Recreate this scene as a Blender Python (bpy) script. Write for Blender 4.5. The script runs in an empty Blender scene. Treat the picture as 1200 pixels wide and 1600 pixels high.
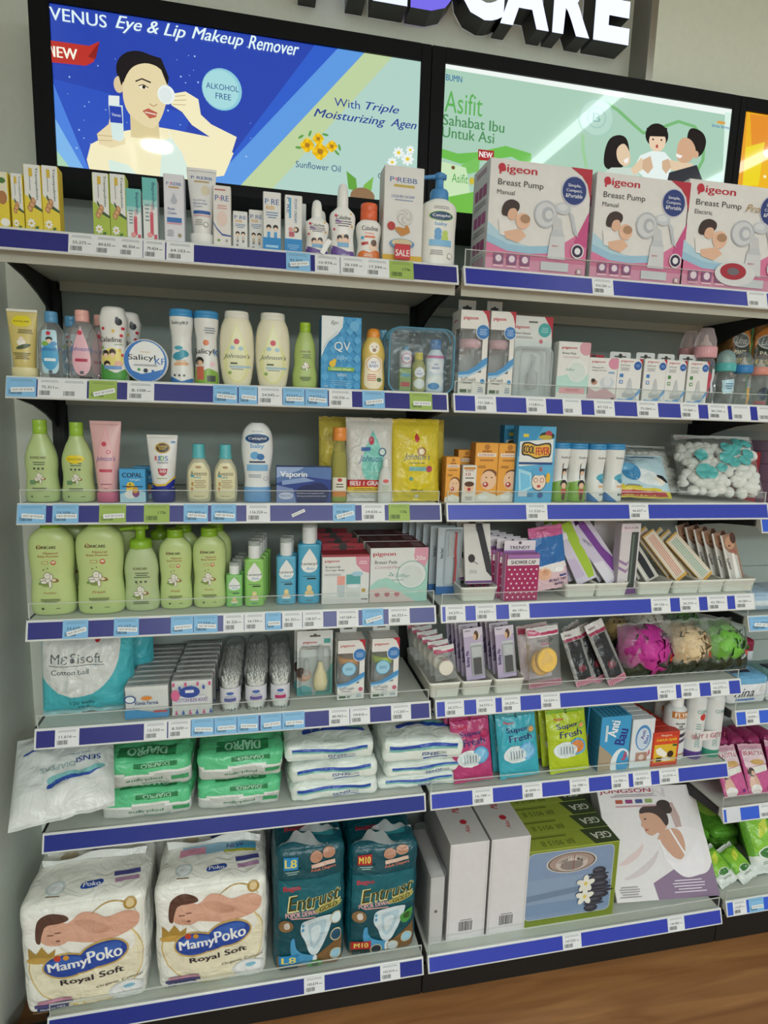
import bpy, bmesh, math, random
from math import sin, cos, pi, radians
from mathutils import Vector, Matrix
from mathutils.geometry import tessellate_polygon
random.seed(7)
SC = bpy.context.scene
COL = SC.collection
# ------------------------------------------------------------------ camera, world, lights, exposure
CX, CY, CZ = -0.4351, -1.3414, 0.2005          # eye point, metres; z = 0 is the third shelf from the top
YAW, PITCH, ROLL, FPX = 0.2154, -0.1599, 0.0308, 949.87
FW = Vector((sin(YAW)*cos(PITCH), cos(YAW)*cos(PITCH), sin(PITCH)))
_a = Vector((cos(YAW), -sin(YAW), 0)); _u = _a.cross(FW)
RT = _a*cos(ROLL) + _u*sin(ROLL); UP = -_a*sin(ROLL) + _u*cos(ROLL)
cam = bpy.data.cameras.new('camera'); co = bpy.data.objects.new('camera', cam); COL.objects.link(co)
cam.sensor_fit = 'VERTICAL'; cam.sensor_height = 32.0; cam.lens = FPX/1600*32.0
cam.clip_start = 0.02; cam.clip_end = 60
co.matrix_world = Matrix(((RT.x, UP.x, -FW.x, CX), (RT.y, UP.y, -FW.y, CY), (RT.z, UP.z, -FW.z, CZ), (0, 0, 0, 1)))
SC.camera = co
vs = SC.view_settings
vs.view_transform = 'Standard'; vs.look = 'None'; vs.gamma = 1; vs.use_curve_mapping = False; vs.exposure = 0.14
w = bpy.data.worlds.new('shop_ambient'); SC.world = w; w.use_nodes = True
w.node_tree.nodes['Background'].inputs[0].default_value = (0.80, 0.96, 0.96, 1)
w.node_tree.nodes['Background'].inputs[1].default_value = 0.55
SC.cycles.transparent_max_bounces = 32
ZF = -1.325; ZC = 1.5
def area(name, loc, sx, sy, power, col=(0.90, 1.0, 1.0), rot=(0, 0, 0)):
    l = bpy.data.lights.new(name, 'AREA'); l.shape = 'RECTANGLE'; l.size = sx; l.size_y = sy; l.energy = power; l.color = col
    o = bpy.data.objects.new(name, l); COL.objects.link(o); o.location = loc; o.rotation_euler = rot
    return o
area('added_light_near', (0.0, -3.3, ZC-0.06), 3.4, 1.0, 42)  # added main light behind the camera, set back to keep reflections off the posters
area('added_light_far', (0.2, -5.8, ZC-0.06), 4.0, 1.6, 330)  # added far light that brightens the lower rows, no fixture modelled
area('added_light_front', (0.3, -0.42, ZC-0.06), 2.6, 0.12, 1.6)  # added strip of light for the upper wall, no fixture modelled
# ------------------------------------------------------------------ pixel measurements of the photograph -> metres
def _ray(px, py): return FW + RT*((px-600)/FPX) - UP*((py-800)/FPX)
CAM = Vector((CX, CY, CZ))
def aY(px, py, Y): d = _ray(px, py); return CAM + d*((Y-CY)/d.y)
def aZ(px, py, Z): d = _ray(px, py); return CAM + d*((Z-CZ)/d.z)
SZ = {1: .5177, 2: .2514, 3: 0.0, 4: -.2495, 5: -.4983, 6: -.7543, 7: -1.1912}     # shelf edges (top), front y
SY = {1: -.0415, 2: -.0128, 3: 0.0, 4: .0064, 5: .0134, 6: .0200, 7: -.0239}
def P(row, xl, xr, yt, yb=None, Y=None, h=None):
    """base and size of a thing standing on shelf ROW from its extent in the photograph: (x, front y, z, w, h)"""
    z = SZ[row]-0.003; xc = (xl+xr)/2
    if Y is None:
        Y = SY[row]+0.03 if yb is None else min(max(aZ(xc, yb, z).y, SY[row]+0.006), 0.27)
    if row == 1: Y = max(Y-.026, -.0345)
    if row == 2: Y = max(Y-.014, -.0055)
    b = yb if yb else yt+100
    ym = (yt+b)/2
    x0 = aY(xl, ym, Y).x; x1 = aY(xr, ym, Y).x
    if h is None: h = aY(xc, yt, Y).z - z
    return ((x0+x1)/2, Y, z, x1-x0, h)
# ------------------------------------------------------------------ materials (all procedural)
_M = {}
def lin(c): return c/12.92 if c <= .04045 else ((c+.055)/1.055)**2.4
def rgb(h): return tuple(lin(int(h[i:i+2], 16)/255) for i in (0, 2, 4)) + (1,)
def mt(key):
    """'RRGGBB' + finish: p plastic, m paper, f wrinkled film, s metal, c clear, g glass guard, e lit, n foam"""
    if key in _M: return _M[key]
    h, fin = (key.split(':')+['p'])[:2]
    m = bpy.data.materials.new('surface_'+key.replace(':', '_')); m.use_nodes = True; m.diffuse_color = rgb(h)
    nt = m.node_tree; N = nt.nodes; L = nt.links; b = N['Principled BSDF']; c = rgb(h)
    if fin[0] == 'c' or fin[0] == 'g':
        N.remove(b); out = N['Material Output']
        tr = N.new('ShaderNodeBsdfTransparent'); gl = N.new('ShaderNodeBsdfGlossy'); df = N.new('ShaderNodeBsdfDiffuse')
        tr.inputs[0].default_value = tuple(x**.3 for x in c[:3])+(1,); gl.inputs['Roughness'].default_value = 0.12 if fin[0] == 'c' else .05
        gl.inputs[0].default_value = (1, 1, 1, 1); df.inputs[0].default_value = tuple(x**.6 for x in c[:3])+(1,)
        mx = N.new('ShaderNodeMixShader'); m2 = N.new('ShaderNodeMixShader'); lw = N.new('ShaderNodeLayerWeight')
        lw.inputs[0].default_value = .20 if fin[0] == 'c' else .06
        m2.inputs[0].default_value = float(fin[1:])/100 if len(fin) > 1 else .10
        L.new(tr.outputs[0], m2.inputs[1]); L.new(df.outputs[0], m2.inputs[2])
        ml = N.new('ShaderNodeMath'); ml.operation = 'MULTIPLY'; ml.inputs[1].default_value = .75; L.new(lw.outputs['Fresnel'], ml.inputs[0])
        L.new(ml.outputs[0], mx.inputs[0]); L.new(m2.outputs[0], mx.inputs[1]); L.new(gl.outputs[0], mx.inputs[2]); L.new(mx.outputs[0], out.inputs[0])
        if fin[0] == 'c':
            nz = N.new('ShaderNodeTexNoise'); nz.inputs['Scale'].default_value = 25; tc = N.new('ShaderNodeTexCoord'); L.new(tc.outputs['Object'], nz.inputs[0])
            bp = N.new('ShaderNodeBump'); bp.inputs['Strength'].default_value = .5; bp.inputs['Distance'].default_value = .01
            L.new(nz.outputs[0], bp.inputs['Height']); L.new(bp.outputs[0], gl.inputs['Normal']); L.new(bp.outputs[0], lw.inputs['Normal'])
    elif fin[0] == 'e':
        s = float(fin[1:] or 1)
        b.inputs['Base Color'].default_value = (0.0, 0.0, 0.0, 1); b.inputs['Roughness'].default_value = .03
        b.inputs['Emission Color'].default_value = c; b.inputs['Emission Strength'].default_value = s
        b.inputs['Specular IOR Level'].default_value = .5
    else:
        tc = N.new('ShaderNodeTexCoord'); nz = N.new('ShaderNodeTexNoise'); L.new(tc.outputs['Object'], nz.inputs[0])
        nz.inputs['Scale'].default_value = 60; nz.inputs['Detail'].default_value = 2
        mx = N.new('ShaderNodeMix'); mx.data_type = 'RGBA'
        mx.inputs['A'].default_value = tuple(x*.95 for x in c[:3])+(1,); mx.inputs['B'].default_value = tuple(min(1, x*1.04) for x in c[:3])+(1,)
        L.new(nz.outputs[0], mx.inputs['Factor']); L.new(mx.outputs['Result'], b.inputs['Base Color'])
        b.inputs['Roughness'].default_value = {'p': .32, 'm': .55, 'f': .28, 's': .25, 'n': .9}.get(fin[0], .5)
        if fin[0] == 'k': b.inputs['Specular IOR Level'].default_value = .15; b.inputs['Roughness'].default_value = .5
        if fin[0] == 's': b.inputs['Metallic'].default_value = .9
        if fin[0] in 'fn':
            n2 = N.new('ShaderNodeTexNoise'); L.new(tc.outputs['Object'], n2.inputs[0]); n2.inputs['Scale'].default_value = 22 if fin[0] == 'f' else 160
            n2.inputs['Detail'].default_value = 3; n2.inputs['Distortion'].default_value = 1.2
            bp = N.new('ShaderNodeBump'); bp.inputs['Strength'].default_value = .55; bp.inputs['Distance'].default_value = .012 if fin[0] == 'f' else .003
            L.new(n2.outputs[0], bp.inputs['Height']); L.new(bp.outputs[0], b.inputs['Normal'])
    _M[key] = m; return m
# ------------------------------------------------------------------ lettering
_T = {}
def glyphs(s, st=''):
    k = (s, st)
    if k not in _T:
        cu = bpy.data.curves.new('lettering', 'FONT'); cu.body = s; cu.resolution_u = 3
        if 'i' in st: cu.shear = .35
        if 'X' in st: cu.offset = .05
        if 'k' in st: cu.space_character = .9
        o = bpy.data.objects.new('lettering', cu); me = o.to_mesh()
        vs_ = [(v.co.x, v.co.y) for v in me.vertices]; fs = [tuple(p.vertices) for p in me.polygons]
        o.to_mesh_clear(); bpy.data.objects.remove(o); bpy.data.curves.remove(cu)
        xs = [v[0] for v in vs_] or [0, 1]; ys = [v[1] for v in vs_] or [0, 1]
        x0, y0, dx, dy = min(xs), min(ys), max(xs)-min(xs) or 1, max(ys)-min(ys) or 1
        _T[k] = ([((x-x0)/dx-.5, (y-y0)/dy-.5) for x, y in vs_], fs, dx/dy)
    return _T[k]
# ------------------------------------------------------------------ mesh builder
def soften(pts, r=.07):
    """round the corners of a drawn outline"""
    out = []; n = len(pts)
    for i in range(n):
        a, b, c = pts[i-1], pts[i], pts[(i+1) % n]; la = math.dist(a, b) or 1; lc = math.dist(b, c) or 1; ta = min(.46, r/la); tc = min(.46, r/lc)
        p0 = (b[0]+(a[0]-b[0])*ta, b[1]+(a[1]-b[1])*ta); p1 = (b[0]+(c[0]-b[0])*tc, b[1]+(c[1]-b[1])*tc)
        for t in (0, .25, .5, .75, 1): out.append(tuple(p0[k]*(1-t)**2+2*b[k]*t*(1-t)+p1[k]*t*t for k in (0, 1)))
    return [p for i, p in enumerate(out) if math.dist(p, out[i-1]) > 1e-4]
class MB:
    def __init__(s): s.v = []; s.f = []; s.m = []; s.sm = []; s.keys = []
    def mi(s, k):
        if k not in s.keys: s.keys.append(k)
        return s.keys.index(k)
    def add(s, vs_, fs, k, smooth=False):
        n = len(s.v); s.v += [tuple(v) for v in vs_]; i = s.mi(k)
        for f in fs: s.f.append(tuple(n+q for q in f)); s.m.append(i); s.sm.append(smooth)
        return s
    def box(s, x0, x1, y0, y1, z0, z1, k, bev=0.0):
        """k one key, or (front, side, top)"""
        ks = k if isinstance(k, tuple) else (k, k, k)
        if bev <= 0:
            v = [(x, y, z) for z in (z0, z1) for y in (y0, y1) for x in (x0, x1)]
            s.add(v, [(0, 1, 5, 4)], ks[0]); s.add(v, [(1, 3, 7, 5), (2, 0, 4, 6), (3, 2, 6, 7)], ks[1]); s.add(v, [(4, 5, 7, 6), (2, 3, 1, 0)], ks[2]); return s
        b = bev; R = []
        def ring(z, e):
            X0, X1, Y0, Y1 = x0+e, x1-e, y0+e, y1-e; c = b
            return [(X0+c, Y0, z), (X1-c, Y0, z), (X1, Y0+c, z), (X1, Y1-c, z), (X1-c, Y1, z), (X0+c, Y1, z), (X0, Y1-c, z), (X0, Y0+c, z)]
        R = [ring(z0, b*.6), ring(z0+b, 0), ring(z1-b, 0), ring(z1, b*.6)]
        v = [p for r in R for p in r]
        for j in range(3):
            for i in range(8):
                f = (j*8+i, j*8+(i+1) % 8, (j+1)*8+(i+1) % 8, (j+1)*8+i)
                s.add([v[q] for q in f], [(0, 1, 2, 3)], ks[0] if (i == 0) else (ks[1] if j == 1 or i != 0 else ks[2]))
        s.add(R[3], [tuple(range(8))], ks[2]); s.add(R[0], [tuple(range(7, -1, -1))], ks[2]); return s
    def loft(s, rings, k, c0=True, c1=True, smooth=True, ks=None):
        n = len(rings[0]); v = [p for r in rings for p in r]
        for j in range(len(rings)-1):
            fs = [(j*n+i, j*n+(i+1) % n, (j+1)*n+(i+1) % n, (j+1)*n+i) for i in range(n)]
            if ks: s.add(v, fs, ks[j], smooth) if False else s._sub(v, fs, ks[j], smooth)
            else: s._sub(v, fs, k, smooth)
        if c0: s.add(rings[0], [tuple(range(n-1, -1, -1))], ks[0] if ks else k)
        if c1: s.add(rings[-1], [tuple(range(n))], ks[-1] if ks else k)
        return s
    def _sub(s, v, fs, k, smooth):
        if not hasattr(s, 'cache') or s.cache[0] is not v: s.cache = (v, len(s.v)); s.v += [tuple(p) for p in v]
        n = s.cache[1]; i = s.mi(k)
        for f in fs: s.f.append(tuple(n+q for q in f)); s.m.append(i); s.sm.append(smooth)
    def grid(s, F, nu, nv, k, smooth=True):
        v = [F(i/nu, j/nv) for j in range(nv+1) for i in range(nu+1)]
        fs = [(j*(nu+1)+i, j*(nu+1)+i+1, (j+1)*(nu+1)+i+1, (j+1)*(nu+1)+i) for j in range(nv) for i in range(nu)]
        return s.add(v, fs, k, smooth)
    def tube(s, pts, r, k, n=8):
        rings = []
        for i, p in enumerate(pts):
            p = Vector(p); a = Vector(pts[max(i-1, 0)]); b = Vector(pts[min(i+1, len(pts)-1)]); d = (b-a).normalized()
            q = d.orthogonal().normalized() if i == 0 else (q0 - d*q0.dot(d)).normalized()
            q0 = q; t = d.cross(q); rr = r[i] if isinstance(r, (list, tuple)) else r
            rings.append([p + (q*cos(2*pi*j/n) + t*sin(2*pi*j/n))*rr for j in range(n)])
        return s.loft(rings, k)
    # flat or curved printing: S(u, v, off) gives the point on the surface; W, H are the face's metres
    def tris(s, T2, S, W, H, off, k, fine):
        """triangles given in metres on the face; long edges are split so that they follow a curved face"""
        out = []; st = list(T2)
        while st:
            t = st.pop()
            if fine:
                L = [((t[i][0]-t[(i+1) % 3][0])**2+(t[i][1]-t[(i+1) % 3][1])**2, i) for i in range(3)]; m, i = max(L)
                if m > fine*fine:
                    a, b, c = t[i], t[(i+1) % 3], t[(i+2) % 3]; q = ((a[0]+b[0])/2, (a[1]+b[1])/2); st += [(a, q, c), (q, b, c)]; continue
            out.append(t)
        idx = {}; vv = []; fs = []
        for t in out:
            f = []
            for p in t:
                kk = (round(p[0], 6), round(p[1], 6))
                if kk not in idx: idx[kk] = len(vv); vv.append(S(p[0]/W, p[1]/H, off))
                f.append(idx[kk])
            if len(set(f)) == 3: fs.append(tuple(f))
        s.add(vv, fs, k)
    def art(s, S, W, H, ops, fin='m', step=8e-5, base=2e-4, fine=0):
        def fan(pts):
            if len(pts) < 3: return []
            tr = tessellate_polygon([[Vector((x, y, 0)) for x, y in pts]]); o = []
            for f in tr:
                a, b, c = (pts[i] for i in f); q = (b[0]-a[0])*(c[1]-a[1])-(b[1]-a[1])*(c[0]-a[0]); o.append((a, b, c) if q > 0 else (a, c, b))
            return o
        for n_, op in enumerate(ops):
            off = base+step*n_; t = op[0]
            key = lambda c: c if ':' in c else c+':'+fin
            if t == 'r':
                _, u, v, w_, h_, c = op[:6]; a = radians(op[6]) if len(op) > 6 else 0; P4 = []
                for i, j in ((-.5, -.5), (.5, -.5), (.5, .5), (-.5, .5)):
                    x, y = i*w_*W, j*h_*H; P4.append((u*W+x*cos(a)-y*sin(a), v*H+x*sin(a)+y*cos(a)))
                s.tris([(P4[0], P4[1], P4[2]), (P4[0], P4[2], P4[3])], S, W, H, off, key(c), fine)
            elif t == 'e':
                _, u, v, ru, rv, c = op[:6]; a = radians(op[6]) if len(op) > 6 else 0; A = ru*W; B = (rv*H if rv else A); n = 14 if A < .006 else 28; L = []
                for i in range(n):
                    x, y = A*cos(2*pi*i/n), B*sin(2*pi*i/n); L.append((u*W+x*cos(a)-y*sin(a), v*H+x*sin(a)+y*cos(a)))
                c0 = (u*W, v*H); s.tris([(c0, L[i], L[(i+1) % n]) for i in range(n)], S, W, H, off, key(c), fine)
            elif t in 'pq':
                s.tris(fan([(x*W, y*H) for x, y in (op[1] if t == 'p' or len(op[1]) > 22 else soften(op[1]))]), S, W, H, off, key(op[2]), fine)
            elif t == 't':
                _, tx, u, v, w_, h_, c = op[:7]; st = op[7] if len(op) > 7 else 'b'; a = radians(op[8]) if len(op) > 8 else 0
                gv, gf, asp = glyphs(tx, st); X, Y_ = w_*W, h_*H; sh = .035 if 'B' in st else .016 if 'b' in st else 0; k = key(c)
                for q in ((0,) if not sh else (-sh, sh)):
                    L = [(u*W+(x*X+q*Y_)*cos(a)-y*Y_*sin(a), v*H+(x*X+q*Y_)*sin(a)+y*Y_*cos(a)) for x, y in gv]
                    s.tris([(L[f[0]], L[f[1]], L[f[2]]) for f in gf], S, W, H, off+(1e-5 if q > 0 else 0), k, fine)
            elif t == 'l':
                _, u, v, w_, h_, n, c = op[:7]; rr = random.Random(n*31+int(u*100)); T2 = []
                for i in range(n):
                    y = v+h_/2-(i+.5)*h_/n; ww = w_*(rr.uniform(.65, 1)); hh = h_/n*.42; a, b, c_, d = (((u-ww/2)*W, (y-hh/2)*H), ((u+ww/2)*W, (y-hh/2)*H), ((u+ww/2)*W, (y+hh/2)*H), ((u-ww/2)*W, (y+hh/2)*H)); T2 += [(a, b, c_), (a, c_, d)]
                s.tris(T2, S, W, H, off, key(c), fine)
            elif t == 'a':          # arc band: centre, radii, thickness, start/end degrees
                _, u, v, ru, rv, th, a0, a1, c = op; n = 24; A = ru*W; B = (rv*H if rv else A); o = []; i_ = []
                for i in range(n+1):
                    q = radians(a0+(a1-a0)*i/n); tt = th*W*(.3+.7*sin(pi*i/n)); o.append((u*W+A*cos(q), v*H+B*sin(q))); i_.append((u*W+(A-tt)*cos(q), v*H+(B-tt)*sin(q)))
                s.tris([x for i in range(n) for x in ((o[i], o[i+1], i_[i+1]), (o[i], i_[i+1], i_[i]))], S, W, H, off, key(c), fine)
            elif t == 'b':          # bar code
                _, u, v, w_, h_, c = op; rr = random.Random(int(u*997+v*331)); x = u-w_/2; T2 = []
                while x < u+w_/2:
                    q = rr.uniform(.02, .06)*w_; a, b, c_, d = ((x*W, (v-h_/2)*H), ((x+q)*W, (v-h_/2)*H), ((x+q)*W, (v+h_/2)*H), (x*W, (v+h_/2)*H)); T2 += [(a, b, c_), (a, c_, d)]; x += q+rr.uniform(.015, .05)*w_
                s.tris(T2, S, W, H, off, key(c), fine)
        return s
    def build(s, name, parent=None, loc=None, rot=None):
        me = bpy.data.meshes.new(name); me.from_pydata(s.v, [], s.f)
        for k in s.keys: me.materials.append(mt(k))
        me.polygons.foreach_set('material_index', s.m); me.polygons.foreach_set('use_smooth', s.sm); me.update()
        o = bpy.data.objects.new(name, me); COL.objects.link(o)
        if parent: o.parent = parent
        if loc is not None: o.location = loc
        if rot is not None: o.rotation_euler = rot
        return o
def tag(o, label=None, cat=None, group=None, kind=None):
    if label: o['label'] = label
    if cat: o['category'] = cat
    if group: o['group'] = group
    if kind: o['kind'] = kind
    return o
def thing(name, label, cat, loc=(0, 0, 0), rot=(0, 0, 0), group=None):
    o = bpy.data.objects.new(name, None); COL.objects.link(o); o.empty_display_size = .05; o.location = loc; o.rotation_euler = rot
    return tag(o, label, cat, group)
def dup(o, loc=None, label=None, group=None, parent=None, rot=None):
    c = o.copy(); COL.objects.link(c)
    if parent: c.parent = parent
    for ch in [q for q in list(COL.objects) if q.parent == o]: dup(ch, parent=c)
    if loc is not None: c.location = loc
    if rot is not None: c.rotation_euler = rot
    if label: c['label'] = label
    if group: c['group'] = group
    return c
def struct(name, mb): return tag(mb.build(name), kind='structure')
# ------------------------------------------------------------------ shape helpers
def interp(prof, v):
    """smooth interpolation through [(v, value...)]"""
    if v <= prof[0][0]: return prof[0][1]
    if v >= prof[-1][0]: return prof[-1][1]
    for i in range(len(prof)-1):
        if prof[i][0] <= v <= prof[i+1][0]:
            a, b = prof[i], prof[i+1]; t = (v-a[0])/max(b[0]-a[0], 1e-9)
            p0 = prof[i-1] if i else a; p3 = prof[i+2] if i+2 < len(prof) else b
            m0 = (b[1]-p0[1])/max(b[0]-p0[0], 1e-9)*(b[0]-a[0]); m1 = (p3[1]-a[1])/max(p3[0]-a[0], 1e-9)*(b[0]-a[0])
            if (b[1]-a[1]) == 0: m0 = m1 = 0
            return max(0.0, (2*t**3-3*t*t+1)*a[1]+(t**3-2*t*t+t)*m0+(-2*t**3+3*t*t)*b[1]+(t**3-t*t)*m1)
def sering(a, b, z, n=2.3, N=32, cx=0, cy=0):
    r = []
    for i in range(N):
        t = 2*pi*i/N; c, s_ = cos(t), sin(t)
        r.append((cx+a*abs(c)**(2/n)*(1 if c >= 0 else -1), cy+b*abs(s_)**(2/n)*(1 if s_ >= 0 else -1), z))
    return r
class Body:
    """a moulded body: width profile wp [(v, fraction)], depth profile dp, section exponent n"""
    def __init__(s, w, h, d, wp, dp=None, n=2.3, z0=0):
        s.w, s.h, s.d, s.wp, s.dp, s.n, s.z0 = w, h, d, wp, dp or [(a, .45+.55*b) for a, b in wp], n, z0
    def ab(s, v): return s.w/2*interp(s.wp, v), s.d/2*interp(s.dp, v)
    def S(s, u, v, off):
        a, b = s.ab(v); x = (u-.5)*s.w; q = min(abs(x)/max(a, 1e-6), .995)
        return (x, -b*(1-q**s.n)**(1/s.n)-off, s.z0+v*s.h)
    def mesh(s, mb, k, nz=40, N=40, bev=.012, band=None):
        vs_ = sorted(set([0, bev*.4, bev]+[i/nz for i in range(1, nz)]+[p[0] for p in s.wp]+[1])); rings = []; ks = []
        for v in vs_:
            a, b = s.ab(v)
            if v == 0: a *= .9; b *= .9
            rings.append(sering(a, b, s.z0+v*s.h, s.n, N)); ks.append(k if not band or v >= band[0] else band[1])
        return mb.loft(rings, k, ks=ks[:-1])
def lathe(mb, prof, k, N=24, cx=0, cy=0, smooth=True, n=2, dr=1.0, c0=True, c1=True):
    """prof [(r, z)]"""
    return mb.loft([sering(r, r*dr, z, n, N, cx, cy) for r, z in prof], k, smooth=smooth, c0=c0, c1=c1)
# ------------------------------------------------------------------ the room
XW = -1.012; YB = .335
struct('floor', MB().box(-1.2, 5 , -7.5, 1.5, ZF-.05, ZF, 'A0703F:m'))
fm = mt('A0703F:m'); nt = fm.node_tree; b = nt.nodes['Principled BSDF']; b.inputs['Roughness'].default_value = .42
tc = nt.nodes.new('ShaderNodeTexCoord'); mp = nt.nodes.new('ShaderNodeMapping'); mp.inputs['Scale'].default_value = (1.2, 14, 1); mp.inputs['Rotation'].default_value = (0, 0, radians(-32))
nz = nt.nodes.new('ShaderNodeTexNoise'); nz.inputs['Scale'].default_value = 2.2; nz.inputs['Detail'].default_value = 6; nz.inputs['Distortion'].default_value = .6
cr = nt.nodes.new('ShaderNodeValToRGB'); cr.color_ramp.elements[0].position = .3; cr.color_ramp.elements[0].color = rgb('8C5C36'); cr.color_ramp.elements[1].position = .72; cr.color_ramp.elements[1].color = rgb('B27F4E')
for a, c in ((tc.outputs['Object'], mp.inputs[0]), (mp.outputs[0], nz.inputs[0]), (nz.outputs[0], cr.inputs[0]), (cr.outputs[0], b.inputs['Base Color'])): nt.links.new(a, c)
struct('ceiling', MB().box(-1.2, 5, -7.5, .6, ZC, ZC+.05, 'D8D6CC:m'))
struct('wall_left', MB().box(XW-.1, XW, -7.5, .6, ZF, ZC, 'DDE4DC:m'))
struct('wall_back', MB().box(XW, .607, YB+.012, .5, ZF, ZC, 'E0E6DA:m'))
struct('wall_right', MB().box(.612, 5, .262, .5, .9, ZC, 'E0E6D6:m'))
struct('trim_1', MB().box(.592, .612, .262, .347, .95, ZC, ('A8A69C:s', '8E8C84:m', 'A8A69C:m')).box(.598, .606, .258, .262, 1.30, 1.36, '55544E:m'))
# ------------------------------------------------------------------ gondola: posts, back panels, plinth
for i, (x0, x1) in enumerate(((-.888, -.013), (.013, .893), (.919, 2.2))):
    m = MB(); z = -1.31; bn = ('left', 'right', 'next')[i]
    while z < .69:
        z1 = min(z+.262, .69); m.box(x0, x1, 0, .010, z-ZF, z1-.002-ZF, 'ABB4AF:m', .001); z = z1
    tag(m.build('back_panel', loc=(0, .332, ZF)), 'grey steel back panels behind the %s bay of shelves' % bn, 'back panel')
    m = MB().box(x0-.012-(.11 if i == 0 else 0), x1+.012, -.005, .015, 0, .088, '121212:m', .002); tag(m.build('plinth', loc=(0, 0, ZF)), 'black plinth on the wooden floor under the %s bay' % bn, 'plinth')  # left plinth runs on to the wall; that black filler stands for floor shadow
for x, bn in ((-.902, 'at the left end of the shelves'), (0, 'between the left and right bays'), (.906, 'between the right and next bays')):
    m = MB().box(-.013, .013, -.02, .02, .0, .69-ZF, '161718:m')
    for j in range(64):
        z = .1+j*.03
        for dx in (-.005, .005): m.box(dx-.0016, dx+.0016, -.0206, -.0202, z, z+.014, '050505:m')
    tag(m.build('shelf_post', loc=(x, .32, ZF)), 'black slotted steel post '+bn, 'shelf post')
ORD = 'first second third fourth fifth sixth seventh eighth ninth tenth eleventh twelfth'.split()
def price_tag(x0, x1, yf, z, kind, price, desc, k, hh=.0405):
    c = {'w': 'E6E8EA', 'b': '86BDE6', 'g': '9DB85A'}[kind]; cn = {'w': 'white', 'b': 'stickered blue', 'g': 'green'}[kind]
    W = x1-x0; H = .037; m = MB()
    def S(u, v, off): return ((u-.5)*W, -.0012-(.012/.041)*H*(1-v)-off, v*H)
    ops = [('r', .5, .5, 1, 1, c), ('l', .5, .86, .86, .14, 2, '9AA0A6' if kind == 'w' else '6E9AB8' if kind == 'b' else '7E9448')]
    ink = '3A3C42' if kind == 'w' else '2C4C66' if kind == 'b' else '37502A'
    if price: ops += [('t', price, .42 if len(price) > 3 else .7, .55, .52 if len(price) > 3 else .3, .15, ink), ('r', .8, .52, .14, .03, ink)]
    ops.append(('b', .3, .25, .42, .24, ink))
    m.art(S, W, H, ops, base=1e-4)
    m.box(-W/2, W/2, 0, .0004, H*.9, H, c+':m')
    o = m
    nm = 'price_tag'
    lab = f"{cn} price tag{' reading '+price if price else ''}, {k} from left on {desc} edge"
    loc = ((x0+x1)/2, yf, z-hh+.002)
    if kind == 'b' or (kind == 'g' and not price.endswith('%')):
        r = thing(nm, lab, 'price tag', loc, group='price tags on the shelf edges'); m.build('card', r)
        s = MB(); a = random.choice((-4, 3, 8, 14, 0))
        s.art(lambda u, v, off: S(u, v, off+.0006), W, H, [('r', .55, .38, .78, .24, 'EFF1F2', a), ('t', 'OUT OF STOCK', .55, .38, .68, .11, '2A2E36', 'b', a)]).build('sticker', r)
    else:
        tag(m.build(nm, loc=loc), lab, 'price tag', 'price tags on the shelf edges')
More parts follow.
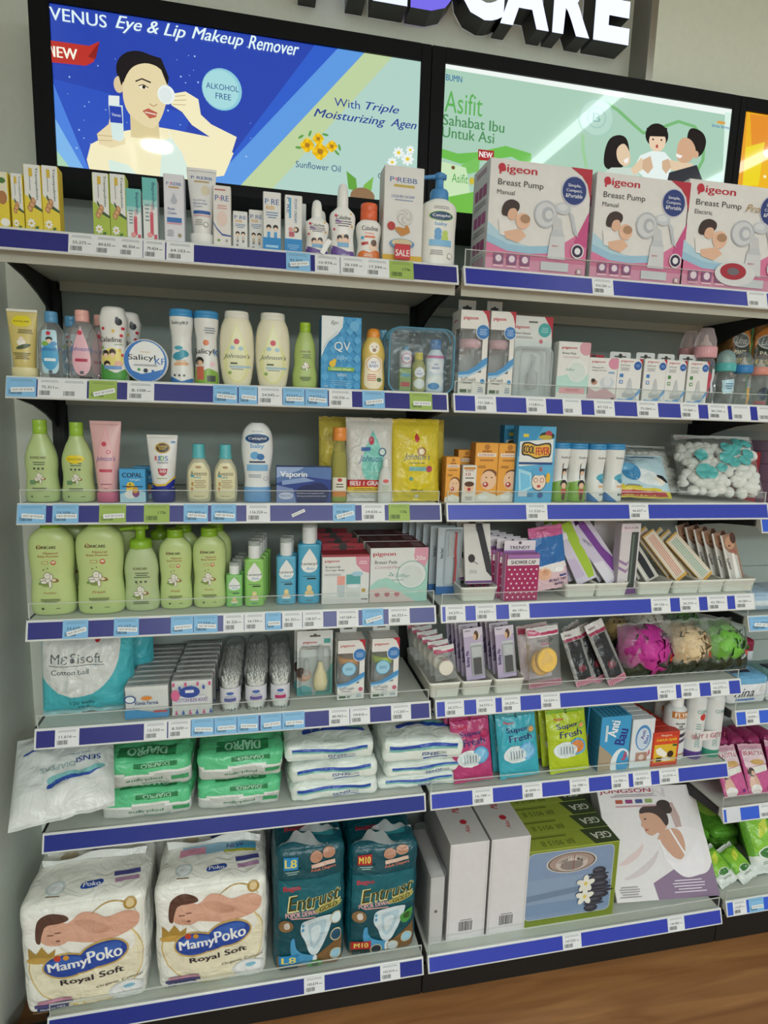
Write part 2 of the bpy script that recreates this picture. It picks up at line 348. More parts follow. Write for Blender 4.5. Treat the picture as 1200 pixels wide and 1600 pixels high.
def shelf(desc, lab, x0, x1, yf, z, guard=.03, tags=(), blue='2638B4', back=.329, under='BDBBAE', brackets=(1, 1), gside=True, white=()):
    s = thing('shelf', lab, 'shelf', ((x0+x1)/2, yf, z-.03), group='steel gondola shelves'); X0, X1 = x0-(x0+x1)/2, x1-(x0+x1)/2; o = .03
    W = x1-x0
    m = MB()
    if z > .4: m.box(X0+.001, X1-.001, .0105, .0125, o-.060, o-.03, under+':m')
    m.box(X0+.001, X1-.001, .010, back-yf, -.004+o-.026, o-.004, (under+':m', under+':m', 'C8CCC4:m'), .0015)
    m.box(X0+.02, X1-.02, back-yf-.035, back-yf-.012, o-.052, o-.03, under+':m'); m.build('board', s)
    m = MB()
    def F(dy, dz): return [(X0, dy, dz+o), (X1, dy, dz+o)]
    a = [(.010, -.003), (.001, 0), (-.0005, -.002), (-.0125, -.041), (-.0115, -.043), (.004, -.030), (.010, -.030)]
    v = [p for q in a for p in F(*q)]; n = len(a)
    m.add(v, [(2*i+1, 2*i, 2*((i+1) % n), 2*((i+1) % n)+1) for i in range(n)], 'DADCDA:p'); m.add(v, [tuple(2*i for i in range(n)), tuple(2*i+1 for i in reversed(range(n)))], 'DADCDA:p')
    def S(u, vv, off): return (X0+u*W, -.0005-.012*(1-vv)-off, o-.002-.039*(1-vv))
    m.art(S, W, .039, [('r', .5, .5, 1-.008/W, .86, blue+':p')]+[('r', (q0+q1)/2, .5, q1-q0, .98, 'D8DAE2:p') for q0, q1 in white], base=2e-4)
    m.build('price_strip', s)
    if guard:
        m = MB().box(X0+.004, X1-.004, .004, .006, o-.004, o+guard, 'F2F6F4:g2'); m.box(X0+.004, X1-.004, .0036, .0064, o+guard, o+guard+.0014, 'E8EEEA:c50')
        if gside:
            for xx in (X0+.004, X1-.0055): m.box(xx, xx+.0015, .0036, .0064, o-.004, o+guard, 'E8EEEA:c50')
        m.build('front_guard', s)
    for k, on in enumerate(brackets):
        if not on: continue
        xb = X0-.0055 if k == 0 else X1+.0005; d = .30-yf
        e = 1 if z > .2 and x1 < 1 else .7
        pr = [(.012, .0), (.012, -.03*e), (.05, -.036*e), (d*.5, -.05*e), (d*.75, -.07*e), (d-.02, -.092*e), (d-.006, -.1*e), (d+.01, -.1*e), (d+.01, .0)]
        m = MB(); v = [(xb+q, y, zz+o-.006) for q in (0, .005) for y, zz in pr]; n = len(pr)
        m.add(v, [tuple(reversed(range(n))), tuple(range(n, 2*n))]+[(i, (i+1) % n, n+(i+1) % n, n+i) for i in range(n)], '17181A:m'); m.build('bracket', s)
    for k, (p0, p1, kind, price) in enumerate(tags):
        ym = 0
        q0 = x_on_strip(p0, yf, z); q1 = x_on_strip(p1, yf, z)
        price_tag(q0, min(q1, x1), yf-.0005, z-.001, kind, price, desc, ORD[k])
    return s
def x_on_strip(px, yf, z):
    """x where the image column px meets the shelf edge line"""
    x = 0
    for _ in range(12):
        v = Vector((x, yf-.006, z-.02))-CAM; q = 600+FPX*v.dot(RT)/v.dot(FW); x += (px-q)/700
    return x
T = {}
T[1] = [(107, 148, 'w', '55.275'), (148, 185, 'w', '84.635'), (185, 223, 'w', '48.304'), (224, 258, 'w', '79.434'), (260, 303, 'w', '64.103'), (447, 485, 'b', '91.???'.replace('?', '5')), (492, 531, 'w', '10.974'), (532, 571, 'w', '28.109'), (571, 608, 'w', '17.344'), (608, 646, 'g', '17%')]
T[11] = [(925, 958, 'w', '416.250'), (1167, 1198, 'w', '')]
T[2] = [(10, 57, 'b', ''), (59, 96, 'w', '75.311'), (96, 136, 'w', ''), (139, 183, 'g', ''), (199, 241, 'w', '8.108'), (333, 371, 'b', '25.035'), (373, 402, 'b', ''), (403, 441, 'w', '24.045'), (442, 476, 'b', '33.615'), (477, 512, 'b', '254.121'), (514, 550, 'w', '150.336'), (566, 601, 'b', ''), ]
T[2].append((640, 675, 'g', ''))
ORD.append('thirteenth')
T[12] = [(742, 775, 'w', '121.268'), (822, 853, 'w', '113.814'), (879, 908, 'w', ''), (928, 960, 'w', '47.125'), (995, 1028, 'w', '75.064'), (1063, 1091, 'w', '75.064'), (1106, 1137, 'w', '90.194'), (1143, 1172, 'w', ''), (1183, 1213, 'w', '')]
T[3] = [(27, 72, 'b', ''), (82, 123, 'b', '23.509'), (155, 197, 'g', ''), (225, 265, 'g', '17%'), (287, 325, 'b', '100.443'), (330, 369, 'b', '108.551'), (385, 422, 'w', '116.324'), (520, 555, 'b', '101.964'), (565, 601, 'w', '24.626'), (607, 640, 'g', '12%')]
T[13] = [(822, 855, 'w', '11.520'), (983, 1013, 'w', '46.657')]
T[4] = [(98, 138, 'b', '24.628'), (178, 217, 'b', '23.127'), (267, 302, 'b', ''), (303, 340, 'b', '37.554'), (349, 381, 'w', '81.326'), (382, 414, 'w', '34.194'), (415, 439, 'b', ''), (441, 472, 'w', '81.351'), (473, 505, 'w', '128.257'), (526, 560, 'w', '147.568'), (566, 599, 'b', ''), (607, 640, 'w', '66.323')]
T[14] = [(696, 727, 'w', '34.275'), (743, 775, 'w', '33.623'), (795, 827, 'w', '46.101'), (1017, 1047, 'w', '39.126'), (1062, 1092, 'w', '34.375'), (1105, 1136, 'w', '42.781'), (1148, 1177, 'w', '40.084')]
T[5] = [(86, 124, 'w', '11.616'), (225, 261, 'w', '12.550'), (263, 298, 'w', '8.500'), (299, 334, 'b', ''), (335, 370, 'b', ''), (371, 404, 'b', ''), (407, 440, 'b', ''), (441, 476, 'b', ''), (514, 546, 'w', '80.963'), (547, 578, 'w', '109.818'), (611, 642, 'w', '112.263')]
T[15] = [(695, 725, 'w', '34.275'), (744, 774, 'w', '24.575'), (784, 813, 'w', '24.275'), (845, 875, 'w', '33.624'), (1027, 1056, 'w', '46.575'), (1064, 1093, 'w', '59.575'), (1110, 1139, 'w', '16.275')]
T[6] = []
T[16] = [(738, 770, 'w', '16.188'), (816, 847, 'w', '8.400'), (890, 920, 'w', '16.188'), (955, 982, 'w', '14.785'), (989, 1017, 'w', '18.033'), (1030, 1060, 'w', '25.016')]
T[7] = [(475, 507, 'w', '100.674'), (594, 625, 'w', '102.014')]
T[17] = [(879, 908, 'w', '147.520'), (1043, 1069, 'w', '136.060')]
RN = {1: 'topmost', 2: 'second', 3: 'third', 4: 'fourth', 5: 'fifth', 6: 'sixth', 7: 'lowest'}
LON = {1: 'tall cream and soap cartons', 2: 'clear oil bottles and a round tin', 3: 'green bath bottles and refill pouches', 4: 'large green powder bottles', 5: 'cotton balls and bud drums', 6: 'green and white pad packs', 7: 'diaper packs'}
LOR = {1: 'three large pump cartons', 2: 'feeding bottle and teat cartons', 3: 'orange cartons and cotton bags', 4: 'brush and comb packs in trays', 5: 'hairpin cards and wrapped bath puffs', 6: 'toilet fresheners and cans', 7: 'bathroom scale cartons'}
for r in range(1, 8):
    g_ = {1: 0, 2: 0, 3: .026, 4: .034, 5: .027, 6: 0, 7: .03}[r]
    shelf(f'{RN[r]} left shelf', f'{RN[r]} white steel shelf on the left, carrying {LON[r]}', -.9, -.006, SY[r], SZ[r], g_, T[r], '26287E' if r < 6 else '1A2C8A')
    g_ = {1: .034, 2: .026, 3: .026, 4: .024, 5: .024, 6: .024, 7: .03}[r]
    shelf(f'{RN[r]} right shelf', f'{RN[r]} white steel shelf on the right, carrying {LOR[r]}', .006, .895, SY[r], SZ[r], g_, T[10+r], '3444B4' if r > 2 else '24309C')  # right strips get a lighter blue: lamp glare put into the colour
# the next bay, cut by the frame
NB = [('upper', 'uppermost shelf of the next bay at the right edge, with black bracket', .53, .03, []), ('top', 'next bay shelf at the right edge with orange diaper packs', .235, .03, []),
      ('pink carton', 'next bay shelf at right with pink cartons above a black bracket', -.045, .03, []),
      ('tag', 'next bay shelf at the right edge behind the clear hanging guard with blue tag', -.325, .026, [(1171, 1215, 'b', '16.750')]),
      ('pack', 'next bay shelf at right carrying white and blue packs above pink packs', -.608, .036, [(1165, 1186, 'w', '24.050')]),
      ('pinks', 'next bay shelf at right carrying pink packs', -.915, .03, [(1186, 1215, 'w', '')]),
      ('wipes', 'lowest next bay shelf at right carrying green and white wipes packs', -1.176, .03, [(1145, 1166, 'w', '14.071'), (1170, 1193, 'b', '')])]
for nm, lab, z, gd, tg in NB:
    yf = .0355 if z > -1 else -.02
    shelf(f'next bay {nm} shelf', lab, .912, 1.8, yf, z, gd, tg, '3460D8', white=[((x_on_strip(1135, yf, z)-.912)/.888, (x_on_strip(1157, yf, z)-.912)/.888)] if nm == 'pinks' else ())
# ------------------------------------------------------------------ lit poster boxes on the wall
YL = .2
def U(bx, px, py): p = aY(px, py, YL); return ((p.x-bx[0])/(bx[1]-bx[0]), (p.z-bx[2])/(bx[3]-bx[2]))
def poster_box(lab, inner, outer, ops, bg, s):
    t = thing('light_box', lab, 'light box', ((outer[0]+outer[1])/2, .30, outer[2])); ox = (outer[0]+outer[1])/2; oy = .30; oz = outer[2]
    X0, X1, Z0, Z1 = outer; a, b, c, d = inner; m = MB(); k = '08090B:k'; y0 = YL-.006-oy; y1 = .035
    m.box(X0-ox, a-ox, y0, y1, 0, Z1-oz, k, .001).box(b-ox, X1-ox, y0, y1, 0, Z1-oz, k, .001).box(a-ox, b-ox, y0, y1, d-oz, Z1-oz, k).box(a-ox, b-ox, y0, y1, 0, c-oz, k)
    m.build('frame', t)
    W, H = b-a, d-c; m = MB()
    def S(u, v, off): return (a+min(max(u, 0), 1)*W-ox, YL-oy-off, c+min(max(v, 0), 1)*H-oz)
    m.box(a-ox, b-ox, YL-oy, YL-oy+.01, c-oz, d-oz, bg+':e%g' % s)
    m.art(S, W, H, ops, fin='e%g' % s, step=3e-5, base=1e-4); m.build('poster_panel', t)
    return t
def OPS(bx, L):
    """poster drawing given in photograph pixels"""
    out = []
    for o in L:
        if o[0] in 'pq': out.append((o[0], [U(bx, *q) for q in o[1]], o[2]))
        elif o[0] == 'e':       # centre, rx px, ry px
            u, v = U(bx, o[1], o[2]); u2, _ = U(bx, o[1]+o[3], o[2]); _, v2 = U(bx, o[1], o[2]-o[4]); out.append(('e', u, v, abs(u2-u), abs(v2-v), o[5])+tuple(o[6:]))
        elif o[0] == 't':       # text, left end and right end of its middle line, height px
            _, tx, x0, y0, x1, y1, h, c = o[:8]; a, b = U(bx, x0, y0), U(bx, x1, y1); W, H = bx[1]-bx[0], bx[3]-bx[2]
            _, v1 = U(bx, (x0+x1)/2, (y0+y1)/2-h); _, v0 = U(bx, (x0+x1)/2, (y0+y1)/2)
            out.append(('t', tx, (a[0]+b[0])/2, (a[1]+b[1])/2, b[0]-a[0], v1-v0, c, o[8] if len(o) > 8 else ''))
        elif o[0] == 'line':
            _, pts, wd, c = o; L_ = []; R_ = []
            for i, p in enumerate(pts):
                p0, p1 = pts[max(i-1, 0)], pts[min(i+1, len(pts)-1)]; dx, dy = p1[0]-p0[0], p1[1]-p0[1]; n = math.hypot(dx, dy); w2 = wd/2
                L_.append(U(bx, p[0]-dy/n*w2, p[1]+dx/n*w2)); R_.append(U(bx, p[0]+dy/n*w2, p[1]-dx/n*w2))
            for i in range(len(pts)-1): out.append(('p', [L_[i], L_[i+1], R_[i+1], R_[i]], c))
    return out
B1 = (-.846, -.0425, .7085, 1.0251); B2 = (.0176, .816, .6996, 1.029)
rr = random.Random(3)
stars = [('e', rr.uniform(100, 400), rr.uniform(70, 250), s_, s_, 'A8C4F0') for s_ in [rr.choice((.7, 1, 1.4)) for _ in range(60)]]
SK, SK2, HR = 'E2D3A8', 'F0E8C0', '16141A'
L1 = [('p', [(60, -20), (480, 40), (530, 60), (330, 310), (60, 290)], '2644AC'), ('p', [(60, 120), (300, 180), (260, 300), (60, 290)], '2A50BC'),
      ('p', [(492, 40), (545, 40), (370, 300), (330, 300)], '2C5CC8'), ('p', [(528, 40), (578, 40), (415, 310), (330, 310)], '5C98E0'),
      ('p', [(570, 50), (618, 50), (430, 310), (375, 310)], 'BCD0A0'), ('p', [(614, 50), (680, 70), (680, 320), (425, 320)], 'AFD0C6'),
      ('p', [(80, 130), (140, 285), (120, 275), (82, 200)], '4A80DC'), ('p', [(84, 185), (132, 275), (84, 270)], '7CB4E8'), ('p', [(86, 235), (110, 275), (86, 270)], 'A8D0B0')] + stars + [
      # woman with cotton disc: shoulders, neck, hair, face, arms
      ('p', [(136, 250), (142, 226), (165, 214), (196, 205), (240, 198), (275, 204), (330, 215), (365, 240), (350, 275), (300, 290), (250, 285), (160, 272), (140, 265)], SK2),
      ('p', [(203, 165), (248, 190), (250, 220), (205, 215)], 'D8C898'),
      ('e', 222, 118, 40, 36, HR, -20), ('e', 186, 133, 8, 13, 'D8C49C'),
      ('q', [(192, 130), (205, 105), (228, 98), (250, 106), (263, 125), (263, 150), (255, 180), (245, 198), (238, 202), (222, 196), (200, 178), (192, 155)], SK),
      ('p', [(186, 120), (190, 100), (215, 84), (225, 84), (200, 112), (190, 135)], HR), ('p', [(226, 84), (252, 92), (264, 122), (262, 135), (252, 110), (235, 97)], HR),
      ('line', [(212, 128), (222, 124), (236, 130)], 2.4, '3A3028'), ('e', 224, 137, 6, 2.8, 'F4F0E0'), ('e', 225, 137, 2.6, 2.8, '2A2018'), ('line', [(217, 135), (224, 133), (232, 138)], 1.4, '2A2018'),
      ('p', [(223, 174), (232, 170), (246, 177), (244, 184), (234, 186)], 'B8604C'), ('line', [(227, 176), (236, 178), (244, 180)], 1.6, 'F0E6DC'), ('line', [(234, 163), (240, 167), (246, 164)], 1.6, 'B89468'),
      ('p', [(266, 148), (290, 144), (310, 156), (314, 180), (330, 195), (370, 215), (362, 240), (330, 216), (300, 196), (285, 176), (268, 165)], SK2),
      ('line', [(268, 152), (290, 150)], 1, 'B8A070'), ('line', [(268, 158), (292, 157)], 1, 'B8A070'), ('line', [(270, 164), (290, 165)], 1, 'B8A070'), ('e', 260, 149, 13.5, 15, 'E8F0EC'), ('e', 259, 150, 10, 12, 'DCE6E4'),
      ('p', [(254, 220), (268, 216), (285, 240), (300, 280), (250, 280)], 'D4E8DC'), ('p', [(170, 250), (200, 258), (215, 275), (172, 270)], 'D4E8DC'), ('line', [(264, 206), (268, 220)], 1.2, 'E8F0E8'),
      ('p', [(152, 210), (170, 195), (172, 185), (178, 215), (196, 216), (196, 226), (175, 232), (155, 226)], SK), ('p', [(170, 150), (187, 151), (187, 166), (170, 164)], 'E0E8E4'), ('p', [(170, 164), (192, 166), (194, 218), (188, 222), (176, 218)], 'D0E4E0'), ('p', [(171, 166), (190, 168), (192, 194), (173, 192)], '2440A8'), ('t', 'Venus', 175, 180, 189, 181, 5, 'E0E8F0'),
      ('line', [(152, 212), (176, 214)], 1, 'B8A070'), ('line', [(154, 220), (176, 221)], 1, 'B8A070'),
      ('p', [(70, 63), (140, 73), (156, 66), (147, 98), (135, 104), (70, 97)], 'B83028'), ('p', [(138, 90), (156, 67), (150, 94)], '8C1E1C'), ('t', 'NEW', 73, 81, 121, 86, 17, 'F4F4E0', 'B'),
      ('e', 347, 141, 31, 33, '8CC8D8'), ('e', 345, 141, 28, 30, 'A4D8DC'), ('t', 'ALKOHOL', 322, 134, 373, 141, 9, '244A88', ''), ('t', 'FREE', 337, 150, 361, 154, 9, '244A88', ''),
      ('t', 'VENUS', 78, 22, 167, 35, 20, 'DCF0F4', 'b'), ('t', 'Eye & Lip', 181, 38, 290, 55, 26, 'E0F4F4', 'ib'), ('t', 'Makeup', 300, 54, 380, 68, 25, 'E0F4F4', 'ib'), ('t', 'Remover', 388, 66, 467, 79, 21, 'E0F4F4', 'ib'),
      ('t', 'With', 522, 160, 562, 166, 13, '203C90', ''), ('t', 'Triple', 571, 168, 623, 175, 16, '203C90', 'ib'), ('t', 'Moisturizing', 490, 178, 602, 194, 17, '203C90', 'ib'), ('t', 'Agen', 610, 192, 650, 201, 17, '203C90', 'ib'),
      ('t', 'Sunflower Oil', 462, 256, 532, 266, 10, '24507C', ''), ('t', 'Ch', 590, 275, 602, 277, 9, '24507C', ''),
      ('p', [(541, 268), (556, 280), (558, 300), (544, 296)], '60A040'), ('p', [(583, 277), (568, 290), (564, 304), (580, 298)], '78B44C'), ('e', 566, 308, 19, 14, '8C6E50')]
for cx_, cy_, r_ in ((480, 228, 11), (497, 218, 9), (500, 238, 13), (518, 230, 9)):
    for k in range(9): L1.append(('e', cx_+r_*.6*cos(k*.7), cy_+r_*.6*sin(k*.7), r_*.42, r_*.3, 'F0C820' if k % 2 else 'E0B010', k*40))
    L1.append(('e', cx_, cy_, r_*.35, r_*.35, 'A87820'))
for k, (a_, b_) in enumerate(((466, 232), (470, 215), (484, 210), (530, 232), (526, 240), (508, 212))): L1.append(('e', a_, b_, 5, 2, '5C9C48', k*35))
for cx_, cy_, r_ in ((622, 240, 9), (636, 250, 10), (612, 255, 8), (640, 236, 7)):
    for k in range(8): L1.append(('e', cx_+r_*.6*cos(k*.785), cy_+r_*.6*sin(k*.785), r_*.4, r_*.25, 'E8F0EC', -k*45))
    L1.append(('e', cx_, cy_, r_*.3, r_*.3, 'E8C830'))
poster_box('backlit blue poster of a woman holding a cotton disc over one eye, black frame', B1, (-.886, -.0175, .684, 1.062), OPS(B1, L1), 'AFCFC2', .92)
G = '5EA850'
L2 = [('p', [(690, 95), (1150, 172), (1150, 182), (690, 106)], 'F0F8F4'), ('p', [(1133, 175), (1150, 178), (1150, 300), (1128, 300)], 'D8F0E4'),
      ('t', 'BUMN', 697, 120, 722, 125, 10, '2C6C9C', 'b'), ('l2',), ('t', 'Asifit', 695, 158, 754, 166, 34, '5CAE58', ''), ('t', 'Sahabat Ibu', 692, 187, 788, 199, 17, '4C8C58', 'b'), ('t', 'Untuk Asi', 691, 206, 772, 216, 17, '4C8C58', 'b'),
      ('p', [(688, 232), (715, 240), (745, 238), (790, 228), (830, 240), (830, 262), (800, 245), (760, 250), (720, 256), (688, 246)], '6CBC50'), ('p', [(720, 258), (750, 244), (748, 268), (732, 272)], '78C060'),
      ('p', [(688, 252), (728, 262), (740, 335), (684, 330)], 'C8E4B8'), ('t', 'Asifit', 706, 276, 731, 282, 14, '4CA04C', ''), ('e', 737, 283, 4, 6, 'C8B840'), ('e', 708, 262, 3, 3, '6C5030'),
      ('p', [(684, 310), (740, 300), (740, 340), (684, 335)], '70BC48'), ('p', [(747, 233), (772, 236), (771, 252), (747, 250)], 'A8282C'), ('t', 'NEW', 749, 241, 769, 243, 9, 'F4F0F0', 'B'),
      # ribbon and round seal
      ('line', [(945, 160), (965, 172), (990, 195), (1005, 208), (1020, 204), (1060, 190), (1085, 198), (1100, 220), (1098, 250), (1085, 275)], 5, '78B878'), ('line', [(910, 210), (911, 235), (916, 262)], 5, '9CCC9C'),
      ('e', 932, 184, 28, 31, 'A4CCBC'), ('e', 932, 184, 25, 28, 'B4D8C8'), ('e', 932, 184, 15, 17, 'A0C8BC'), ('e', 932, 184, 13, 15, 'B4D8C8'), ('t', 'B', 926, 183, 938, 185, 14, '88B4AC', 'b'),
      # family
      ('q', [(942, 262), (944, 235), (952, 215), (968, 210), (980, 216), (984, 240), (978, 258), (960, 268)], '1A181C'), ('q', [(962, 232), (975, 222), (984, 238), (985, 255), (976, 262), (964, 252)], 'E0C8A8'), ('p', [(974, 250), (982, 246), (981, 254), (976, 256)], 'F4F0EC'), ('p', [(955, 262), (990, 262), (1000, 275), (940, 272)], 'C8D8CC'),
      ('e', 1026, 212, 18, 19, '141416'), ('q', [(1013, 216), (1020, 208), (1036, 208), (1041, 220), (1036, 234), (1026, 239), (1015, 232)], 'E8CDB0'), ('p', [(1010, 200), (1042, 200), (1042, 214), (1010, 213)], '141416'), ('e', 1020, 218, 1.5, 1.5, '201818'), ('e', 1033, 219, 1.5, 1.5, '201818'), ('e', 1026, 229, 2, 3, 'B05048'),
      ('p', [(1000, 243), (1018, 236), (1038, 238), (1050, 252), (1044, 285), (1008, 280), (990, 262)], 'E4F0EC'), ('p', [(985, 265), (1002, 246), (1008, 262), (990, 274)], 'E0C8A8'), ('p', [(1044, 250), (1082, 256), (1080, 270), (1048, 266)], 'E0C8A8'), ('p', [(1004, 250), (1016, 244), (1020, 262), (1012, 272), (1003, 264)], 'D0B090'), ('p', [(1034, 252), (1044, 248), (1048, 262), (1040, 272), (1034, 264)], 'D0B090'),
      ('q', [(1072, 215), (1078, 198), (1098, 206), (1104, 222), (1098, 240), (1088, 248), (1076, 235)], '181618'), ('q', [(1056, 245), (1058, 225), (1066, 214), (1080, 218), (1088, 235), (1082, 250), (1070, 256), (1060, 253)], 'D0A888'), ('e', 1087, 242, 4, 6, 'D0A888'), ('p', [(1056, 240), (1066, 244), (1062, 248), (1056, 245)], 'F4F0EC'), ('p', [(1045, 270), (1088, 258), (1100, 290), (1040, 290)], '2C3038'),
      ('t', 'kimia farma', 1112, 196, 1139, 200, 5, '3070B0', 'b'), ('e', 1126, 192, 7, 2.4, 'D8A048')]
L2 = [o for o in L2 if o[0] != 'l2']
poster_box('backlit pale green poster of a family with a small child, black frame', B2, (-.0165, .8365, .66, 1.062), OPS(B2, L2), 'A8CDB8', .9)
B3 = (.8565, 1.65, .6996, 1.029)
L3 = [('p', [(1168, 175), (1210, 185), (1210, 300), (1160, 290)], 'E8B020'), ('p', [(1172, 178), (1210, 184), (1210, 245), (1175, 240)], 'E08C28'), ('p', [(1165, 230), (1195, 222), (1185, 290), (1160, 290)], 'E8D020'), ('e', 1195, 276, 2.5, 2.5, 'F4ECC0'), ('e', 1198, 240, 6, 6, 'F0E8B0')]
poster_box('backlit orange and yellow poster at the right edge, black frame', B3, (.8375, 1.69, .66, 1.062), OPS(B3, L3), 'E09A28', .95)
# ------------------------------------------------------------------ lit letters above
def letter(ch, x0, x1, z0, z1, face, lab):
    t = thing('sign_letter', lab, 'sign letter', ((x0+x1)/2, YB+.01, z0), group='raised shop sign letters')
    gv, gf, _ = glyphs(ch, 'X'); W, H = x1-x0, z1-z0; yb, yf = 0, -.065
    m = MB(); m.add([(x*W, yf, (y+.5)*H) for x, y in gv], gf, face); m.build('lit_face', t)
    # sides follow the outline edges of the glyph
    cnt = {}
    for f in gf:
        for i in range(len(f)):
            e = (f[i], f[(i+1) % len(f)]); cnt[tuple(sorted(e))] = cnt.get(tuple(sorted(e)), []) + [e]
    m = MB(); v = [(x*W, yf+.001, (y+.5)*H) for x, y in gv]+[(x*W, yb, (y+.5)*H) for x, y in gv]; n = len(gv)
    m.add(v, [(e[0][1], e[0][0], e[0][0]+n, e[0][1]+n) for e in cnt.values() if len(e) == 1], '16181C:p'); m.build('letter_side', t)
def lx(px, py): return aY(px, py, YB+.01-.065)
for ch, p0, p1, py, fc, lab in (('M', 468, 572, -12, 'DDE6FF:e1.1', 'black-sided lit white letter M, first of the sign, mostly cut by the frame'), ('E', 582, 636, 12, 'DDE6FF:e1.1', 'black-sided lit white letter E between letters M and D of the sign'), ('D', 641, 714, 22, '7468E0:e1.0', 'black-sided lit purple letter D of the sign'),
                                ('C', 716, 786, 33, 'DDE6FF:e1.2', 'black-sided lit white letter C next to the purple letter of the sign'), ('A', 781, 857, 47, 'DDE6FF:e1.2', 'black-sided lit white letter A of the sign'), ('R', 862, 920, 60, 'DDE6FF:e1.2', 'black-sided lit white letter R of the sign'), ('E', 926, 981, 70, 'DDE6FF:e1.2', 'black-sided lit white letter E at the right end of the sign')):
    a, b = lx(p0, py), lx(p1, py+8); letter(ch, a.x, b.x, 1.185, 1.185+.165, fc, lab)
# ceiling lamps seen as reflections in the poster glass
for i, (x, y, l_, lab) in enumerate(((.98, -1.35, 1.5, 'long white ceiling lamp tube above the right shelves'), (1.98, -1.6, 1.6, 'long white ceiling lamp tube further right'))):
    tag(MB().box(-.022, .022, -l_/2, l_/2, -.03, -.002, 'F0FCFF:e9').build('ceiling_lamp', loc=(x, y, ZC)), lab, 'ceiling lamp')
t = MB(); lathe(t, [(.075, -.012), (.075, -.001)], 'FFFFF4:e18'); tag(t.build('downlight', loc=(-.9, -1.75, ZC)), 'round recessed ceiling downlight near the left wall', 'ceiling lamp')
# ------------------------------------------------------------------ goods: generic builders
from mathutils import noise as mnoise
def face(w, h, y):
    return lambda u, v, off: ((min(max(u, 0), 1)-.5)*w, y-off, min(max(v, 0), 1)*h)
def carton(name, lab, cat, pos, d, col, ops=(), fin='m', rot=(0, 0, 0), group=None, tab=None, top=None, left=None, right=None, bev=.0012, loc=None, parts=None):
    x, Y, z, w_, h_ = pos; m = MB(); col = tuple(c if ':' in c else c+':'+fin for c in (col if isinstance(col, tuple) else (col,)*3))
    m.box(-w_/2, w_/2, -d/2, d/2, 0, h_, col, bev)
    m.art(face(w_, h_, -d/2), w_, h_, ops, fin)
    if top: m.art(lambda u, v, off: ((u-.5)*w_, (v-.5)*d, h_+off), w_, d, top, fin)
    if left: m.art(lambda u, v, off: (-w_/2-off, (.5-u)*d, v*h_), d, h_, left, fin)
    if right: m.art(lambda u, v, off: (w_/2+off, (u-.5)*d, v*h_), d, h_, right, fin)
    loc = loc or (x, Y+d/2, z)
    if not tab and not parts: return tag(m.build(name, loc=loc, rot=rot), lab, cat, group)
    r = thing(name, lab, cat, loc, rot, group); m.build('carton', r)
    if tab:      # hanging tab: (width fraction, height m, colour, y: 0 front .. 1 back)
        tw, th, tc, ty = tab; y = -d/2+d*ty; t = MB(); W = tw*w_
        pts = [(-W/2, 0), (W/2, 0), (W/2, th-.003), (W/2-.003, th), (-W/2+.003, th), (-W/2, th-.003)]
        t.add([(px, y+q, h_+pz) for q in (0, .0008) for px, pz in pts], [tuple(range(6)), tuple(range(11, 5, -1))]+[(i, i+6, (i+1) % 6+6, (i+1) % 6) for i in range(6)], tc+':m')
        t.art(lambda u, v, off: ((u-.5)*W, y-off, h_+v*th), W, th, [('r', .5, .42, .56, .16, '3A3634'), ('e', .5, .5, .1, None, '3A3634')]).build('hang_tab', r)
    if parts: parts(r, w_, h_, d)
    return r
def cap_mesh(kind, rx, ry, z0, z1, col, n=2.3, bodyk=None):
    m = MB(); k = col
    if kind == 'flip':
        m.loft([sering(rx*q, ry*q, z, n, 28) for q, z in ((.97, z0), (1, z0+.001), (1, z0+(z1-z0)*.52), (.985, z0+(z1-z0)*.54), (.985, z0+(z1-z0)*.56), (1, z0+(z1-z0)*.58), (.98, z1-.002), (.93, z1))], k)
    elif kind == 'dome':
        m.loft([sering(rx*q, ry*q, z0+(z1-z0)*t, n, 28) for q, t in ((1, 0), (1, .25), (.97, .5), (.88, .75), (.7, .92), (.4, 1))], k)
    elif kind == 'ribbed':
        m.loft([sering(rx*q, ry*q, z, n, 28) for q, z in ((1, z0), (1, z0+(z1-z0)*.3), (.96, z0+(z1-z0)*.33), (.96, z1-.0015), (.9, z1))], k)
        for i in range(28):
            a = 2*pi*i/28; m.box(rx*.985*cos(a)-.0004, rx*.985*cos(a)+.0004, ry*.985*sin(a)-.0004, ry*.985*sin(a)+.0004, z0, z0+(z1-z0)*.3, k)
    return m
def bottle(name, lab, cat, pos, d, wp, col, ops=(), v0=.88, cap=('flip', .4, 'FFFFFF:p'), dp=None, n=2.3, fin='p', rot=(0, 0, 0), group=None, band=None, liquid=None, shoulder=None):
    x, Y, z, w_, h_ = pos; r = thing(name, lab, cat, (x, Y+d/2, z), rot, group)
    B = Body(w_, h_*v0, d, wp, dp, n); m = MB(); B.mesh(m, col, band=band); m.art(B.S, w_, h_*v0, ops, fin, base=3.5e-4, fine=.004); m.build('bottle_body', r)
    if liquid:
        L = Body(w_-.004, h_*v0*liquid[1], d-.004, [(a/liquid[1] if a/liquid[1] < 1 else 1, b) for a, b in wp if a <= liquid[1]]+[(1, interp(wp, liquid[1]))], None, n); q = MB(); L.mesh(q, liquid[0], bev=.02); q.build('liquid', r)
    if cap:
        cr = cap[1]*w_/2; a, b = B.ab(1.0); cap_mesh(cap[0], cr, min(cr*cap[3] if len(cap) > 3 else cr, d/2), h_*v0-.0005, h_, cap[2], 2.1).build('cap', r)
    return r
